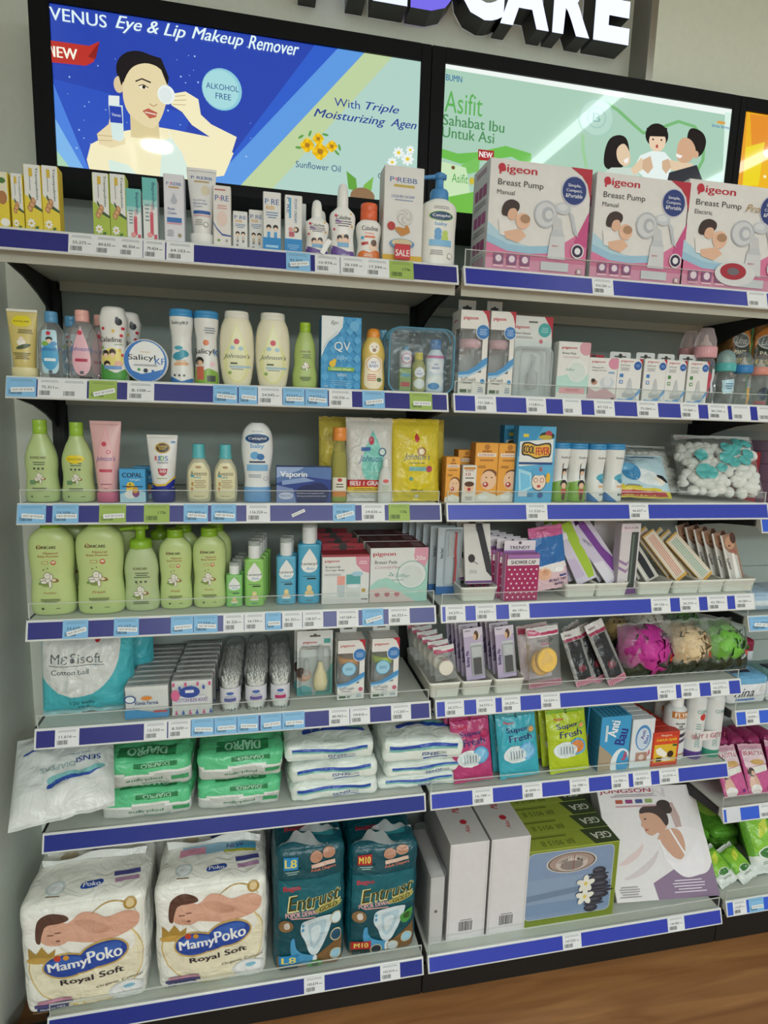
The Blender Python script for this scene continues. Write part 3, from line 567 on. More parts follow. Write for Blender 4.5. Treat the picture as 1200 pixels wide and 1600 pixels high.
def pump_bottle(name, lab, cat, pos, d, wp, col, ops, v0, capc, head=-1, fin='p', group=None, capw=.5, n=2.3):
    x, Y, z, w_, h_ = pos; r = thing(name, lab, cat, (x, Y+d/2, z), (0, 0, 0), group); B = Body(w_, h_*v0, d, wp, None, n); m = MB(); B.mesh(m, col); m.art(B.S, w_, h_*v0, ops, fin, base=3.5e-4, fine=.004); m.build('bottle_body', r)
    zb = h_*v0; q = w_*capw/2; H = h_-zb; m = MB()
    lathe(m, [(q, zb-.001), (q*1.02, zb+H*.02), (q, zb+H*.28), (q*.86, zb+H*.36), (q*.45, zb+H*.4), (q*.42, zb+H*.78)], capc, 24)
    L = []
    for i in range(9):
        t = i/8; L.append((head*(-q*.7+t*q*2.5), 0, zb+H*(.88-.1*t*t)))
    m.tube(L, [.0055-.0015*i/8 for i in range(9)], capc, 10); lathe(m, [(q*.5, zb+H*.76), (q*.62, zb+H*.82), (q*.6, zb+H*.96), (q*.4, zb+H)], capc, 20); m.build('pump_head', r)
    return r
def squeeze(name, lab, cat, pos, d, wp, col, ops, capf, capc, capw=.8, fin='p', crimp=None, group=None, rot=(0, 0, 0), capart=None):
    """tube standing on its cap, crimped flat at the top"""
    x, Y, z, w_, h_ = pos; r = thing(name, lab, cat, (x, Y+d/2, z), rot, group); hc = h_*capf
    B = Body(w_, h_-hc, d, wp, [(0, .92), (.1, .95), (.45, .74), (.8, .34), (.95, .10), (.96, .05), (1, .05)], 2.1, hc); m = MB(); B.mesh(m, col)
    m.art(B.S, w_, h_-hc, ops+[('r', .5, .975, .98, .04, crimp or col)], fin, base=3.5e-4, fine=.004); m.build('tube_body', r)
    a, b = B.ab(0); m = MB(); q = w_/2*capw
    m.loft([sering(q*f, min(b*1.05, q)*f, zz, 2.3, 28) for f, zz in ((.94, 0), (1, .0015), (1.02, hc*.8), (1.0, hc+.0006))], capc); 
    if capart: m.art(lambda u, v, off: ((u-.5)*2*q, -min(b*1.05, q)*(1-min(abs(u-.5)*2, .98)**2.3)**.43-off, v*hc), 2*q, hc, capart, fin)
    m.build('cap', r)
    return r
class Pillow:
    """sealed film bag: face width w, height h, half thickness T, seals of height s"""
    def __init__(s, w, h, T, seal=.05, p=2.6, q=.55, wr=.002, seed=1, taper=0, bow=0, lump=0, fr=18, skew=0):
        s.w, s.h, s.T, s.seal, s.p, s.q, s.wr, s.seed, s.taper, s.bow, s.lump, s.fr, s.skew = w, h, T, seal, p, q, wr, seed, taper, bow, lump, fr, skew
    def t(s, u, v):
        a = max(0, 1-abs(2*u-1)**s.p)**s.q; vv = min(max((v-s.seal)/(1-2*s.seal), 0), 1); b = max(0, 1-abs(2*vv-1)**s.p)**s.q
        return s.T*a*b
    def P(s, u, v, side, off):
        t = s.t(u, v); x = (u-.5)*s.w*(1+s.taper*(v-.5)-s.bow*sin(pi*v)*.5)+s.skew*v; z = v*s.h
        nz = mnoise.noise(Vector((u*s.w*s.fr*2+s.seed*7.1, v*s.h*s.fr*2, side*3.3+s.seed)))*s.wr*2 + mnoise.noise(Vector((u*s.w*s.fr*5+s.seed*3, v*s.h*s.fr*2.5, side)))*s.wr
        if s.lump: nz += s.lump*abs(mnoise.noise(Vector((u*s.w*34, v*s.h*34, s.seed))))
        e = min(u, 1-u, v, 1-v); nz *= min(1, e*9)
        z += mnoise.noise(Vector((u*7, s.seed, 1)))*s.wr*1.5*(abs(2*v-1))
        return (x, side*(t+nz*(.4+.6*min(1, t/max(s.T, 1e-6))))+side*off, z)
    def S(s, u, v, off): return s.P(min(max(u, 0), 1), min(max(v, 0), 1), -1, off+.0003)
    def mesh(s, m, kf, nu=26, nv=30):
        for side in (-1, 1):
            cells = {}
            v = [s.P(i/nu, j/nv, side, 0) for j in range(nv+1) for i in range(nu+1)]
            for j in range(nv):
                for i in range(nu):
                    k = kf((i+.5)/nu, (j+.5)/nv) if callable(kf) else kf
                    a = j*(nu+1)+i; f = (a, a+1, a+nu+2, a+nu+1); cells.setdefault(k, []).append(f if side < 0 else f[::-1])
            n0 = len(m.v); m.v += v
            for k, fs in cells.items():
                i_ = m.mi(k)
                for f in fs: m.f.append(tuple(n0+q for q in f)); m.m.append(i_); m.sm.append(True)
        return m
def bag(name, lab, cat, pos, T, kf, ops=(), fin='f', rot=(0, 0, 0), group=None, hole=None, loc=None, parts=None, nu=26, nv=30, **kw):
    x, Y, z, w_, h_ = pos; B = Pillow(w_, h_, T, **kw); m = MB(); B.mesh(m, kf, nu, nv); m.art(B.S, w_, h_, ops, fin, base=6e-4, fine=.005)
    loc = loc or (x, Y+T, z)
    if not parts: return tag(m.build(name, loc=loc, rot=rot), lab, cat, group)
    r = thing(name, lab, cat, loc, rot, group); m.build('wrapper', r); parts(r, B); return r
class SoftBox:
    """plump wrapped pack: rounded box with creases"""
    def __init__(s, w, d, h, r=.012, bulge=.006, wr=.002, seed=1, warp=None, fr=19):
        s.w, s.d, s.h, s.r, s.b, s.wr, s.seed, s.warp, s.fr = w, d, h, min(r, w/2.01, d/2.01, h/2.01), bulge, wr, seed, warp, fr
    def F(s, x, y, z, off=0):
        H = Vector((s.w/2, s.d/2, s.h/2)); p = Vector((x*H.x, y*H.y, z*H.z)); I = Vector((H.x-s.r, H.y-s.r, H.z-s.r))
        q = Vector([max(-I[i], min(I[i], p[i])) for i in range(3)]); dd = p-q; L = dd.length
        nn = dd.normalized() if L > 1e-9 else Vector((0, 0, 1)); p = q+nn*s.r
        fb = s.b*max(0, 1-x*x)*max(0, 1-z*z) if abs(y) > .999 else (s.b*max(0, 1-x*x)*max(0, 1-y*y) if abs(z) > .999 else s.b*max(0, 1-y*y)*max(0, 1-z*z)*.7)
        if z < -.999: fb = 0
        nz = (mnoise.noise(p*s.fr+Vector((s.seed*3.7, s.seed, 0)))*1.4+mnoise.noise(Vector((p.x*s.fr*2.3, p.y*s.fr*2.3, p.z*s.fr*3.4+s.seed*5)))*.8)*s.wr
        if z < -.9: nz *= .2
        p = p+nn*(fb+nz+off)
        if s.warp: p = Vector(s.warp(*p))
        return (p.x, p.y, p.z+s.h/2)
    def S(s, u, v, off): return s.F(2*min(max(u, 0), 1)-1, -1, 2*min(max(v, 0), 1)-1, off+.0003)
    def ST(s, u, v, off): return s.F(2*u-1, 2*v-1, 1, off+.0003)
    def SL(s, u, v, off): return s.F(-1, 1-2*u, 2*v-1, off+.0003)
    def SR(s, u, v, off): return s.F(1, 2*u-1, 2*v-1, off+.0003)
    def mesh(s, m, kf, n=22, nz=22):
        K = lambda f, u, v: kf(f, u, v) if callable(kf) else kf
        def sp(i, n, r, L):     # denser grid lines near the rounded edges
            t = i/n; return -1+2*t if True else t
        for f, fn, flip in (('front', lambda u, v: s.F(2*u-1, -1, 2*v-1), 0), ('back', lambda u, v: s.F(2*u-1, 1, 2*v-1), 1), ('left', lambda u, v: s.F(-1, 2*u-1, 2*v-1), 1), ('right', lambda u, v: s.F(1, 2*u-1, 2*v-1), 0), ('top', lambda u, v: s.F(2*u-1, 2*v-1, 1), 0), ('bottom', lambda u, v: s.F(2*u-1, 2*v-1, -1), 1)):
            e = lambda t: .5-.5*cos(pi*t)*(1-.15*sin(pi*t)**2)
            a = n if f != 'left' and f != 'right' else max(8, n*2//3); b = nz if f not in ('top', 'bottom') else max(8, n*2//3)
            v = [fn(e(i/a), e(j/b)) for j in range(b+1) for i in range(a+1)]; n0 = len(m.v); m.v += v
            for j in range(b):
                for i in range(a):
                    q = j*(a+1)+i; ff = (q, q+1, q+a+2, q+a+1); m.f.append(tuple(n0+t for t in (ff[::-1] if flip else ff))); m.m.append(m.mi(K(f, e((i+.5)/a), e((j+.5)/b)))); m.sm.append(True)
        return m
def pack(name, lab, cat, pos, d, kf, ops=(), top=(), right=(), left=(), fin='f', rot=(0, 0, 0), group=None, loc=None, n=22, nz=22, parts=None, **kw):
    x, Y, z, w_, h_ = pos; B = SoftBox(w_, d, h_, **kw); m = MB(); B.mesh(m, kf, n, nz); m.art(B.S, w_, h_, ops, fin, base=6e-4, fine=.006)
    if top: m.art(B.ST, w_, d, top, fin, base=6e-4, fine=.006)
    if right: m.art(B.SR, d, h_, right, fin, base=6e-4, fine=.006)
    if left: m.art(B.SL, d, h_, left, fin, base=6e-4, fine=.006)
    loc = loc or (x, Y+d/2, z)
    if not parts: return tag(m.build(name, loc=loc, rot=rot), lab, cat, group)
    r = thing(name, lab, cat, loc, rot, group); m.build('wrapper', r); parts(r, B); return r
# frequent drawings
def logo_p(u, v, w_, h_, c='C8283A'): return [('t', 'pigeon', u, v, w_, h_, c, 'B'), ('e', u-w_*.46, v+h_*.1, w_*.09, None, c)]
def baby(u, v, s, skin='F2D8C0', h='3A2A22', asp=1.0): return [('e', u, v-s*.9*asp, s*.9, s*.7*asp, 'F4F4F0'), ('e', u-s*.7, v-s*.5*asp, s*.3, s*.22*asp, skin, 30), ('e', u+s*.7, v-s*.5*asp, s*.3, s*.22*asp, skin, -30), ('e', u, v, s*.62, s*.6*asp, skin), ('e', u, v+s*.42*asp, s*.5, s*.25*asp, h), ('e', u-s*.2, v, s*.06, s*.06*asp, '201818'), ('e', u+s*.2, v, s*.06, s*.06*asp, '201818'), ('e', u, v-s*.25*asp, s*.14, s*.1*asp, 'C05050')]
def lotus(u, v, s, asp=1.0, out='5A4A3A'):
    """crawling baby line drawing with almonds, on the green bottles"""
    L = [('e', u+s*.9, v-s*.1*asp, s*.7, s*.3*asp, '8C6A3A', -12), ('e', u+s*.75, v-s*.05*asp, s*.45, s*.2*asp, 'E8DCC0', -10), ('e', u-s*.9, v-s*.5*asp, s*.55, s*.22*asp, '7CA05A', 15), ('e', u-s*.35, v-s*.75*asp, s*.6, s*.25*asp, '8A9C50', -5)]
    for du, dv, a, b in ((-.1, 0, .62, .42), (0, .55, .45, .42), (-.75, 0, .4, .16), (.55, .35, .18, .42), (.35, -.65, .2, .5), (-.55, -.35, .45, .2)):
        L += [('e', u+du*s, v+dv*s*asp, a*s+s*.05, (b+.06)*s*asp, out), ('e', u+du*s, v+dv*s*asp, a*s, b*s*asp, 'F0ECE0')]
    L += [('e', u-s*.12, v+s*.6*asp, s*.05, s*.05*asp, out), ('e', u+s*.12, v+s*.6*asp, s*.05, s*.05*asp, out), ('e', u-.5*s, v+1.4*s*asp, s*.12, s*.12*asp, '8C7A50'), ('e', u+.1*s, v+1.6*s*asp, s*.1, s*.1*asp, '8C7A50')]
    return L
def drop(u, v, w_, h_, c):
    """teardrop label centred at u, v"""
    pts = []
    for i in range(32):
        t = i/32*2*pi; x = sin(t)*(sin(t/2))**1.25; y = cos(t)          # apex at the top
        pts.append((u+x*w_*.60, v+y*h_/2))
    return ('q', pts[::-1], c)

def lean(xb, yb, Y0, xt, yt, Y1, zmin=None):
    """place a thing by the photo positions of its base centre and top centre at depths Y0, Y1 -> loc, rotation, height"""
    p0 = aY(xb, yb, Y0); p1 = aY(xt, yt, Y1)
    if zmin is not None and p0.z < zmin: p0.z = zmin
    Z = (p1-p0); h = Z.length; Z.normalize(); X = Vector((1, 0, 0)); X = (X-Z*X.dot(Z)).normalized(); Yv = Z.cross(X)
    return p0, Matrix((X, Yv, Z)).transposed().to_euler(), h
def wid(xl, xr, y, Y): return aY(xr, y, Y).x-aY(xl, y, Y).x
def tray(lab, row, xl, xr, yb, depth=.2, h_=.036, Y=None):
    x, Y, z, w_, _ = P(row, xl, xr, yb-30, yb, Y); m = MB(); k = 'E4E3DA:p'; t = .0016; q = .10
    def ring(i, zz, n=6):
        e = w_*.5*(1-q*(1-zz/h_))-i; d0 = (-depth/2+.004*(1-zz/h_))+i; d1 = depth/2-i; r = max(.008-i, .003); L = []
        for cx, cy, a0 in ((e-r, d1-r, 0), (-e+r, d1-r, 90), (-e+r, d0+r, 180), (e-r, d0+r, 270)):
            for j in range(n+1): a = radians(a0+90*j/n); L.append((cx+r*cos(a), cy+r*sin(a), zz))
        return L
    m.loft([ring(0, 0), ring(0, h_*.8), ring(-.0012, h_*.82), ring(-.0012, h_), ring(t, h_), ring(t, t)], k)
    return tag(m.build('display_tray', loc=(x, Y+depth/2, z)), lab, 'tray', 'white plastic trays on the right shelves')
# ------------------------------------------------------------------ ROW 1, left: boxes and lotions
r1 = 'small medicine cartons on the topmost left shelf'
def transp(lab, xl, xr, yt, sidec, yell, d=.03, Y=-.012):
    p = P(1, xl, xr, yt, Y=Y); g2 = 'A8C040' if yell == 2 else 'E8D23C'
    ops = [('p', [(.0, 0), (1, 0), (1, .30), (.55, .36), (.22, .52), (0, .56)], g2+':p'), ('p', [(.25, .52), (.55, .36), (1, .30), (1, .34), (.6, .41), (.28, .57)], '3C5A34'),
           ('t', 'Transpulmin', .72, .68, .5, .13, '2E6A4C', 'b', -90), ('r', .36, .78, .04, .34, '8A9098'), ('r', .42, .88, .2, .12, 'D8B838', 0)]
    ops = [o for o in ops if o[0] != 't'] + [('t', 'Transpulmin', .74, .72, .48*p[4]/p[3], .17*p[3]/p[4], '2E5A50', 'b', -90)]
    for du, dv, s_ in ((.42, .40, .18), (.3, .34, .14), (.52, .46, .13)): ops += [('e', du, dv, s_, .05, 'B07848', 20), ('e', du, dv, s_*.7, .035, 'D8A878', 20)]
    for k in range(7): ops.append(('e', .34+.14*cos(k*.9), .12+.045*sin(k*.9), .1, .018, 'F4F4EE', k*51))
    ops += [('e', .34, .12, .07, None, 'D8B020'), ('e', .66, .06, .12, .02, '4C7A38', 30)]
    return carton('medicine_carton', lab, 'medicine carton', p, d, ('E9EAE8', sidec, 'E6E8E6'), ops, group=r1)
carton('medicine_carton', 'white and yellow carton cut by the left frame edge, topmost shelf', 'medicine carton', P(1, -10, 14, 268, Y=-.012), .03, ('E8E4C8', 'E8D23C', 'EEE'+'EEE'), [('r', .5, .25, 1, .5, 'E8D23C'), ('e', .6, .55, .3, .12, 'B07848'), ('e', .7, .12, .3, .07, 'F4F4EE'), ('e', .6, .85, .25, .05, '4C7A38')], group=r1)
transp('yellow and white carton of glossy silver sheen beside the left-cut carton', 18, 37, 271, 'E8D23C', 1)
transp('yellow and white upright carton, left one of the taller leftmost pair', 38, 65, 257, 'E8D23C', 1)
transp('yellow and white upright carton, right one of the taller leftmost pair', 66, 92, 259, 'E8C83C', 1)
transp('lime green and white carton left of its twin, right of the empty gap', 145, 171, 270, 'B8C850', 2)
transp('lime green and white carton touching the small turquoise carton', 172, 197, 272, 'B8C850', 2)
def bep(lab, xl, xr, yt):
    p = P(1, xl, xr, yt, Y=-.01); a = p[3]/p[4]
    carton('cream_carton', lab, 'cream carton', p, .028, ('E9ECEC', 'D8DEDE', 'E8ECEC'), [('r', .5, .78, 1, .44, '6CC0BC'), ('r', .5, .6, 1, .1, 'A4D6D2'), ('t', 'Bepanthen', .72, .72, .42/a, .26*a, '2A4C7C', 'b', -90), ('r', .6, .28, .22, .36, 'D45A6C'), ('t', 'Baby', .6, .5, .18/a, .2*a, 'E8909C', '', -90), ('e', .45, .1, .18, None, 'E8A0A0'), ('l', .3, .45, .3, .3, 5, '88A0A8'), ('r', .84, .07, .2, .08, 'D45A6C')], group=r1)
bep('small turquoise topped cream carton between lime green and taller turquoise cartons', 198, 221, 295)
bep('taller turquoise topped cream carton beside the lilac-grey cream carton', 223, 246, 278)
PUR = [('t', 'P REBB', .5, .86, .72, .045, '4A6CA8', 'b'), ('e', .36, .86, .05, None, 'E8A0B0'), ('r', .5, .81, .5, .022, 'C0A060')]
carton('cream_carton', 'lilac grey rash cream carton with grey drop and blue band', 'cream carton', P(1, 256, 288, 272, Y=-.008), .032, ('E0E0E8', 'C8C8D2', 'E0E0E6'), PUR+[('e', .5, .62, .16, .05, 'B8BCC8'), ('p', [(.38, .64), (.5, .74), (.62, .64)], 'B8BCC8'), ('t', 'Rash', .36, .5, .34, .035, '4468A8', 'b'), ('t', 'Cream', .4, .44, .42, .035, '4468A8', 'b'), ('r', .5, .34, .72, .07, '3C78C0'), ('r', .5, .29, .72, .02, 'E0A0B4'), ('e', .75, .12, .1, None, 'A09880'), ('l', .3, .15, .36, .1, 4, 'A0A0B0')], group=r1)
squeeze('cream_tube', 'white moisturiser tube standing on its cap, wide crimped top, blue band', 'cream tube', P(1, 291, 338, 258, Y=-.005), .036, [(0, .62), (.5, .82), (.96, 1), (1, 1)], 'E6E6E6:p', [('t', 'P REBB', .5, .85, .7, .045, '4A6CA8', 'b'), ('r', .5, .79, .5, .02, 'C0A060'), ('e', .62, .66, .14, .08, 'E0D8C0'), ('t', 'Soothing', .42, .5, .4, .03, '5070A8', ''), ('t', 'Moisturizer', .46, .455, .48, .03, '5070A8', ''), ('t', 'Cream', .38, .41, .28, .03, '5070A8', ''), ('r', .5, .32, .56, .05, '2C5CA8'), ('r', .5, .27, .56, .02, 'E0B0B8'), ('e', .64, .14, .09, None, 'A8A8A0'), ('e', .64, .14, .06, None, 'E6E6E6'), ('l', .4, .17, .3, .1, 3, 'A8A8A0')], .16, 'E8E8E6:p', .82)
carton('cream_carton', 'pale beige cream carton with a thin blue curved line', 'cream carton', P(1, 333, 361, 290, Y=-.005), .03, ('E6E2DE', 'D0CCC6', 'E4E0DC'), [('t', 'P RE', .5, .8, .76, .09, '4A6CA8', 'b'), ('e', .4, .8, .07, None, 'E8A0B0'), ('r', .4, .93, .6, .02, 'B06060'), ('l', .5, .66, .6, .08, 2, 'D89898'), ('e', .5, .47, .28, .12, 'E8D0C8'), ('p', [(0, .42), (.2, .32), (.5, .23), (1, .21), (1, .19), (.5, .2), (.2, .29), (0, .39)], '3C5CA0'), ('e', .3, .12, .08, None, '7CA05A'), ('e', .75, .12, .08, None, 'A8A8A8')], group=r1)
def kids(lab, xl, xr, yt, col2, Y=-.002):
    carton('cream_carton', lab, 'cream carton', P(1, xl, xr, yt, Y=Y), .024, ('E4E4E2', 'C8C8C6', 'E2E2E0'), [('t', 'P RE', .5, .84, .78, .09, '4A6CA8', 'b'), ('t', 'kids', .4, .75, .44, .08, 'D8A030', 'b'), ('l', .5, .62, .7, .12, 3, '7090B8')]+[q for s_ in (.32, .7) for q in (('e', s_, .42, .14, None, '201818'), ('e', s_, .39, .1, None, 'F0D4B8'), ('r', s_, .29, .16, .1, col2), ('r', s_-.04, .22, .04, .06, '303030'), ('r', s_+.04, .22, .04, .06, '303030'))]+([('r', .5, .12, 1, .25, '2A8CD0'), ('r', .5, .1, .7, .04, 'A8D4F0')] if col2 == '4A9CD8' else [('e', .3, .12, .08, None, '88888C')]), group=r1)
kids('small white kids cream carton, shorter one left of the brown-dotted carton', 364, 387, 330, 'D0C8C0')
kids('small white kids cream carton with face drawings, partly behind the blue-based carton', 389, 412, 328, 'C8B89C', .012)
kids('white itch cream carton with blue base and two cartoon children', 411, 439, 300, '4A9CD8')
p = P(1, 445, 472, 305, Y=-.002); a = p[3]/p[4]
carton('cream_carton', 'white and blue itch cream carton with sideways lettering', 'cream carton', p, .022, ('E6E6E4', 'D0D0CE', 'E4E4E2'), [('r', .5, .13, 1, .26, '2A8CD0'), ('t', 'P RE', .2, .82, .26/a, .18*a, '4A6CA8', 'b', -90), ('t', 'ITCHY CREAM', .62, .74, .4/a, .14*a, '3868A0', 'b', -90), ('r', .3, .78, .12, .34, '60B0D8'), ('e', .34, .42, .13, None, 'E0A0A0'), ('e', .66, .42, .16, None, '201818'), ('e', .62, .42, .1, None, 'F0D4B8'), ('r', .4, .34, .3, .08, 'C06070'), ('l', .5, .12, .7, .1, 3, '90C8F0')], group=r1)
carton('cream_carton', 'narrow white carton edge hidden behind the white and blue carton', 'cream carton', P(1, 466, 478, 318, Y=.05), .02, 'DCDCDA', [], group=r1)
LW = [(0, .88), (.06, 1), (.5, .98), (.75, 1), (.88, .9), (.95, .6), (1, .42)]
def cala(lab, xl, xr, yt, Y=0.0):
    p = P(1, xl, xr, yt, Y=Y)
    bottle('lotion_bottle', lab, 'lotion bottle', p, .036, [(0, .9), (.08, 1), (.45, .88), (.7, 1), (.86, .96), (.95, .6), (1, .4)], 'ECEBE8:p', [('q', [(.02, 0), (.98, 0), (.96, .17), (.7, .15), (.4, .2), (.04, .26)], '6A4C98'), ('t', 'Caladine', .5, .77, .56, .075, '2A2024', 'b'), ('l', .5, .66, .66, .12, 3, '604858'), ('r', .3, .7, .22, .035, '7A4CA0', -12), ('e', .5, .36, .26, .11, 'E8C8B0'), ('e', .36, .4, .1, None, '2A2020'), ('e', .62, .42, .1, None, '2A2020'), ('e', .38, .36, .07, None, 'F0D0B8'), ('e', .6, .37, .07, None, 'F0D0B8'), ('r', .5, .27, .44, .08, '7CB0D8'), ('e', .2, .8, .05, None, 'D04060'), ('e', .8, .85, .04, None, 'E0B040'), ('e', .15, .55, .04, None, 'D04060'), ('e', .84, .62, .04, None, 'E0A040'), ('t', '60ml', .6, .08, .3, .04, 'E8E0F0')], .70, ('dome', .44, 'EDEDEA:p'), n=2.6)
cala('smaller white lotion bottle with white round cap and purple base', 477, 515, 309)
cala('taller white lotion bottle with white round cap and purple base', 517, 557, 283, .004)
cala('white capped lotion bottle hidden behind the smaller purple based one', 486, 520, 326, .06)
bottle('powder_bottle', 'white baby lotion bottle with orange cap and orange wave', 'lotion bottle', P(1, 558, 598, 316, Y=.0), .036, [(0, .86), (.08, .96), (.4, .84), (.75, 1), (.9, .94), (1, .62)], 'ECEBE8:p', [('q', [(.06, .02), (.94, .02), (.92, .24), (.75, .28), (.5, .2), (.25, .26), (.08, .2)], 'E07838'), ('t', 'Caladine', .5, .78, .62, .11, '2A2024', 'b'), ('t', 'baby', .5, .66, .36, .07, 'E0703C', 'b'), ('r', .5, .58, .4, .05, 'E0703C'), ('e', .64, .36, .17, None, 'F0D0B8'), ('e', .66, .44, .12, None, '6A4A38'), ('r', .32, .42, .26, .07, 'B83838', 10), ('e', .22, .55, .06, None, '60B0D8'), ('l', .45, .14, .4, .08, 2, 'F8E8D8')], .72, ('flip', .66, 'E2663A:p'), n=2.5)
carton('soap_carton', 'tall white liquid soap carton with swirl and oat drawing, gold base', 'soap carton', P(1, 600, 662, 260, Y=-.004), .05, ('E2E1E0', 'CFCCC8', 'E2E0E0'), [('t', 'P REBB', .48, .86, .68, .05, '4A6CA8', 'b'), ('e', .29, .865, .035, None, 'E890A0'), ('r', .5, .80, .52, .025, 'C8B050'), ('t', 'LIQUID SOAP', .48, .69, .58, .03, '5878B0', 'b'), ('r', .5, .655, .46, .01, '8898B8')]+[('e', .52+.09*cos(t*.6)*(.3+t*.08), .48+.03*sin(t*.6)*(.3+t*.08), .2-.014*t, None, ('C8C6C2', 'DEDCD8')[t % 2]) for t in range(12)]+[('e', .2, .38, .1, None, 'B83838')]+[('e', .5+.03*k, .32+.01*abs(k), .1, .015, 'C88840', 60+k*14) for k in range(-4, 5)]+[('e', .48, .2, .32, .055, '6C98C0'), ('e', .48, .21, .26, .04, 'D8C8A0'), ('r', .5, .03, 1, .1, 'D8B038')])
pump_bottle('lotion_pump_bottle', 'white baby wash pump bottle with blue pump at the topmost shelf end', 'pump bottle', P(1, 663, 719, 264, Y=-.006), .05, [(0, .9), (.05, .98), (.5, .97), (.8, 1), (.92, .9), (1, .42)], 'E9E8E2:p', [('l', .5, .85, .5, .05, 2, '909090'), ('e', .5, .73, .34, .07, '7CB44C'), ('e', .5, .73, .31, .06, '1E3C6C'), ('t', 'Cetaphil', .5, .73, .5, .05, 'F0F4F4', 'b'), ('t', 'baby', .5, .61, .34, .07, '5C9CD0', 'b'), ('e', .42, .5, .1, None, '5C9CD0'), ('e', .42, .43, .1, .06, '5C9CD0'), ('e', .62, .48, .08, None, 'B8D060'), ('e', .62, .41, .1, .05, 'B8D060'), ('r', .5, .34, .62, .09, '7CB8E0'), ('l', .4, .2, .4, .08, 3, '8C8C8C'), ('e', .78, .16, .08, None, '9A9A98'), ('e', .78, .16, .065, None, 'E9E8E2')], .72, '4A8CC8:p', -1)
# sale card standing in the shelf edge
p = P(1, 609, 642, 385, Y=-.046); m = MB().box(-.0165, .0165, 0, .0006, 0, .030, 'B8242C:m'); m.art(face(.033, .030, 0), .033, .030, [('r', .5, .5, .94, .9, 'C8303A'), ('t', 'SALE', .5, .42, .88, .42, 'F4F0F0', 'b')])
tag(m.build('sale_card', loc=(p[0], -.0455, SZ[1]+.001)), 'small red card reading SALE, on the topmost left shelf edge', 'sale card')
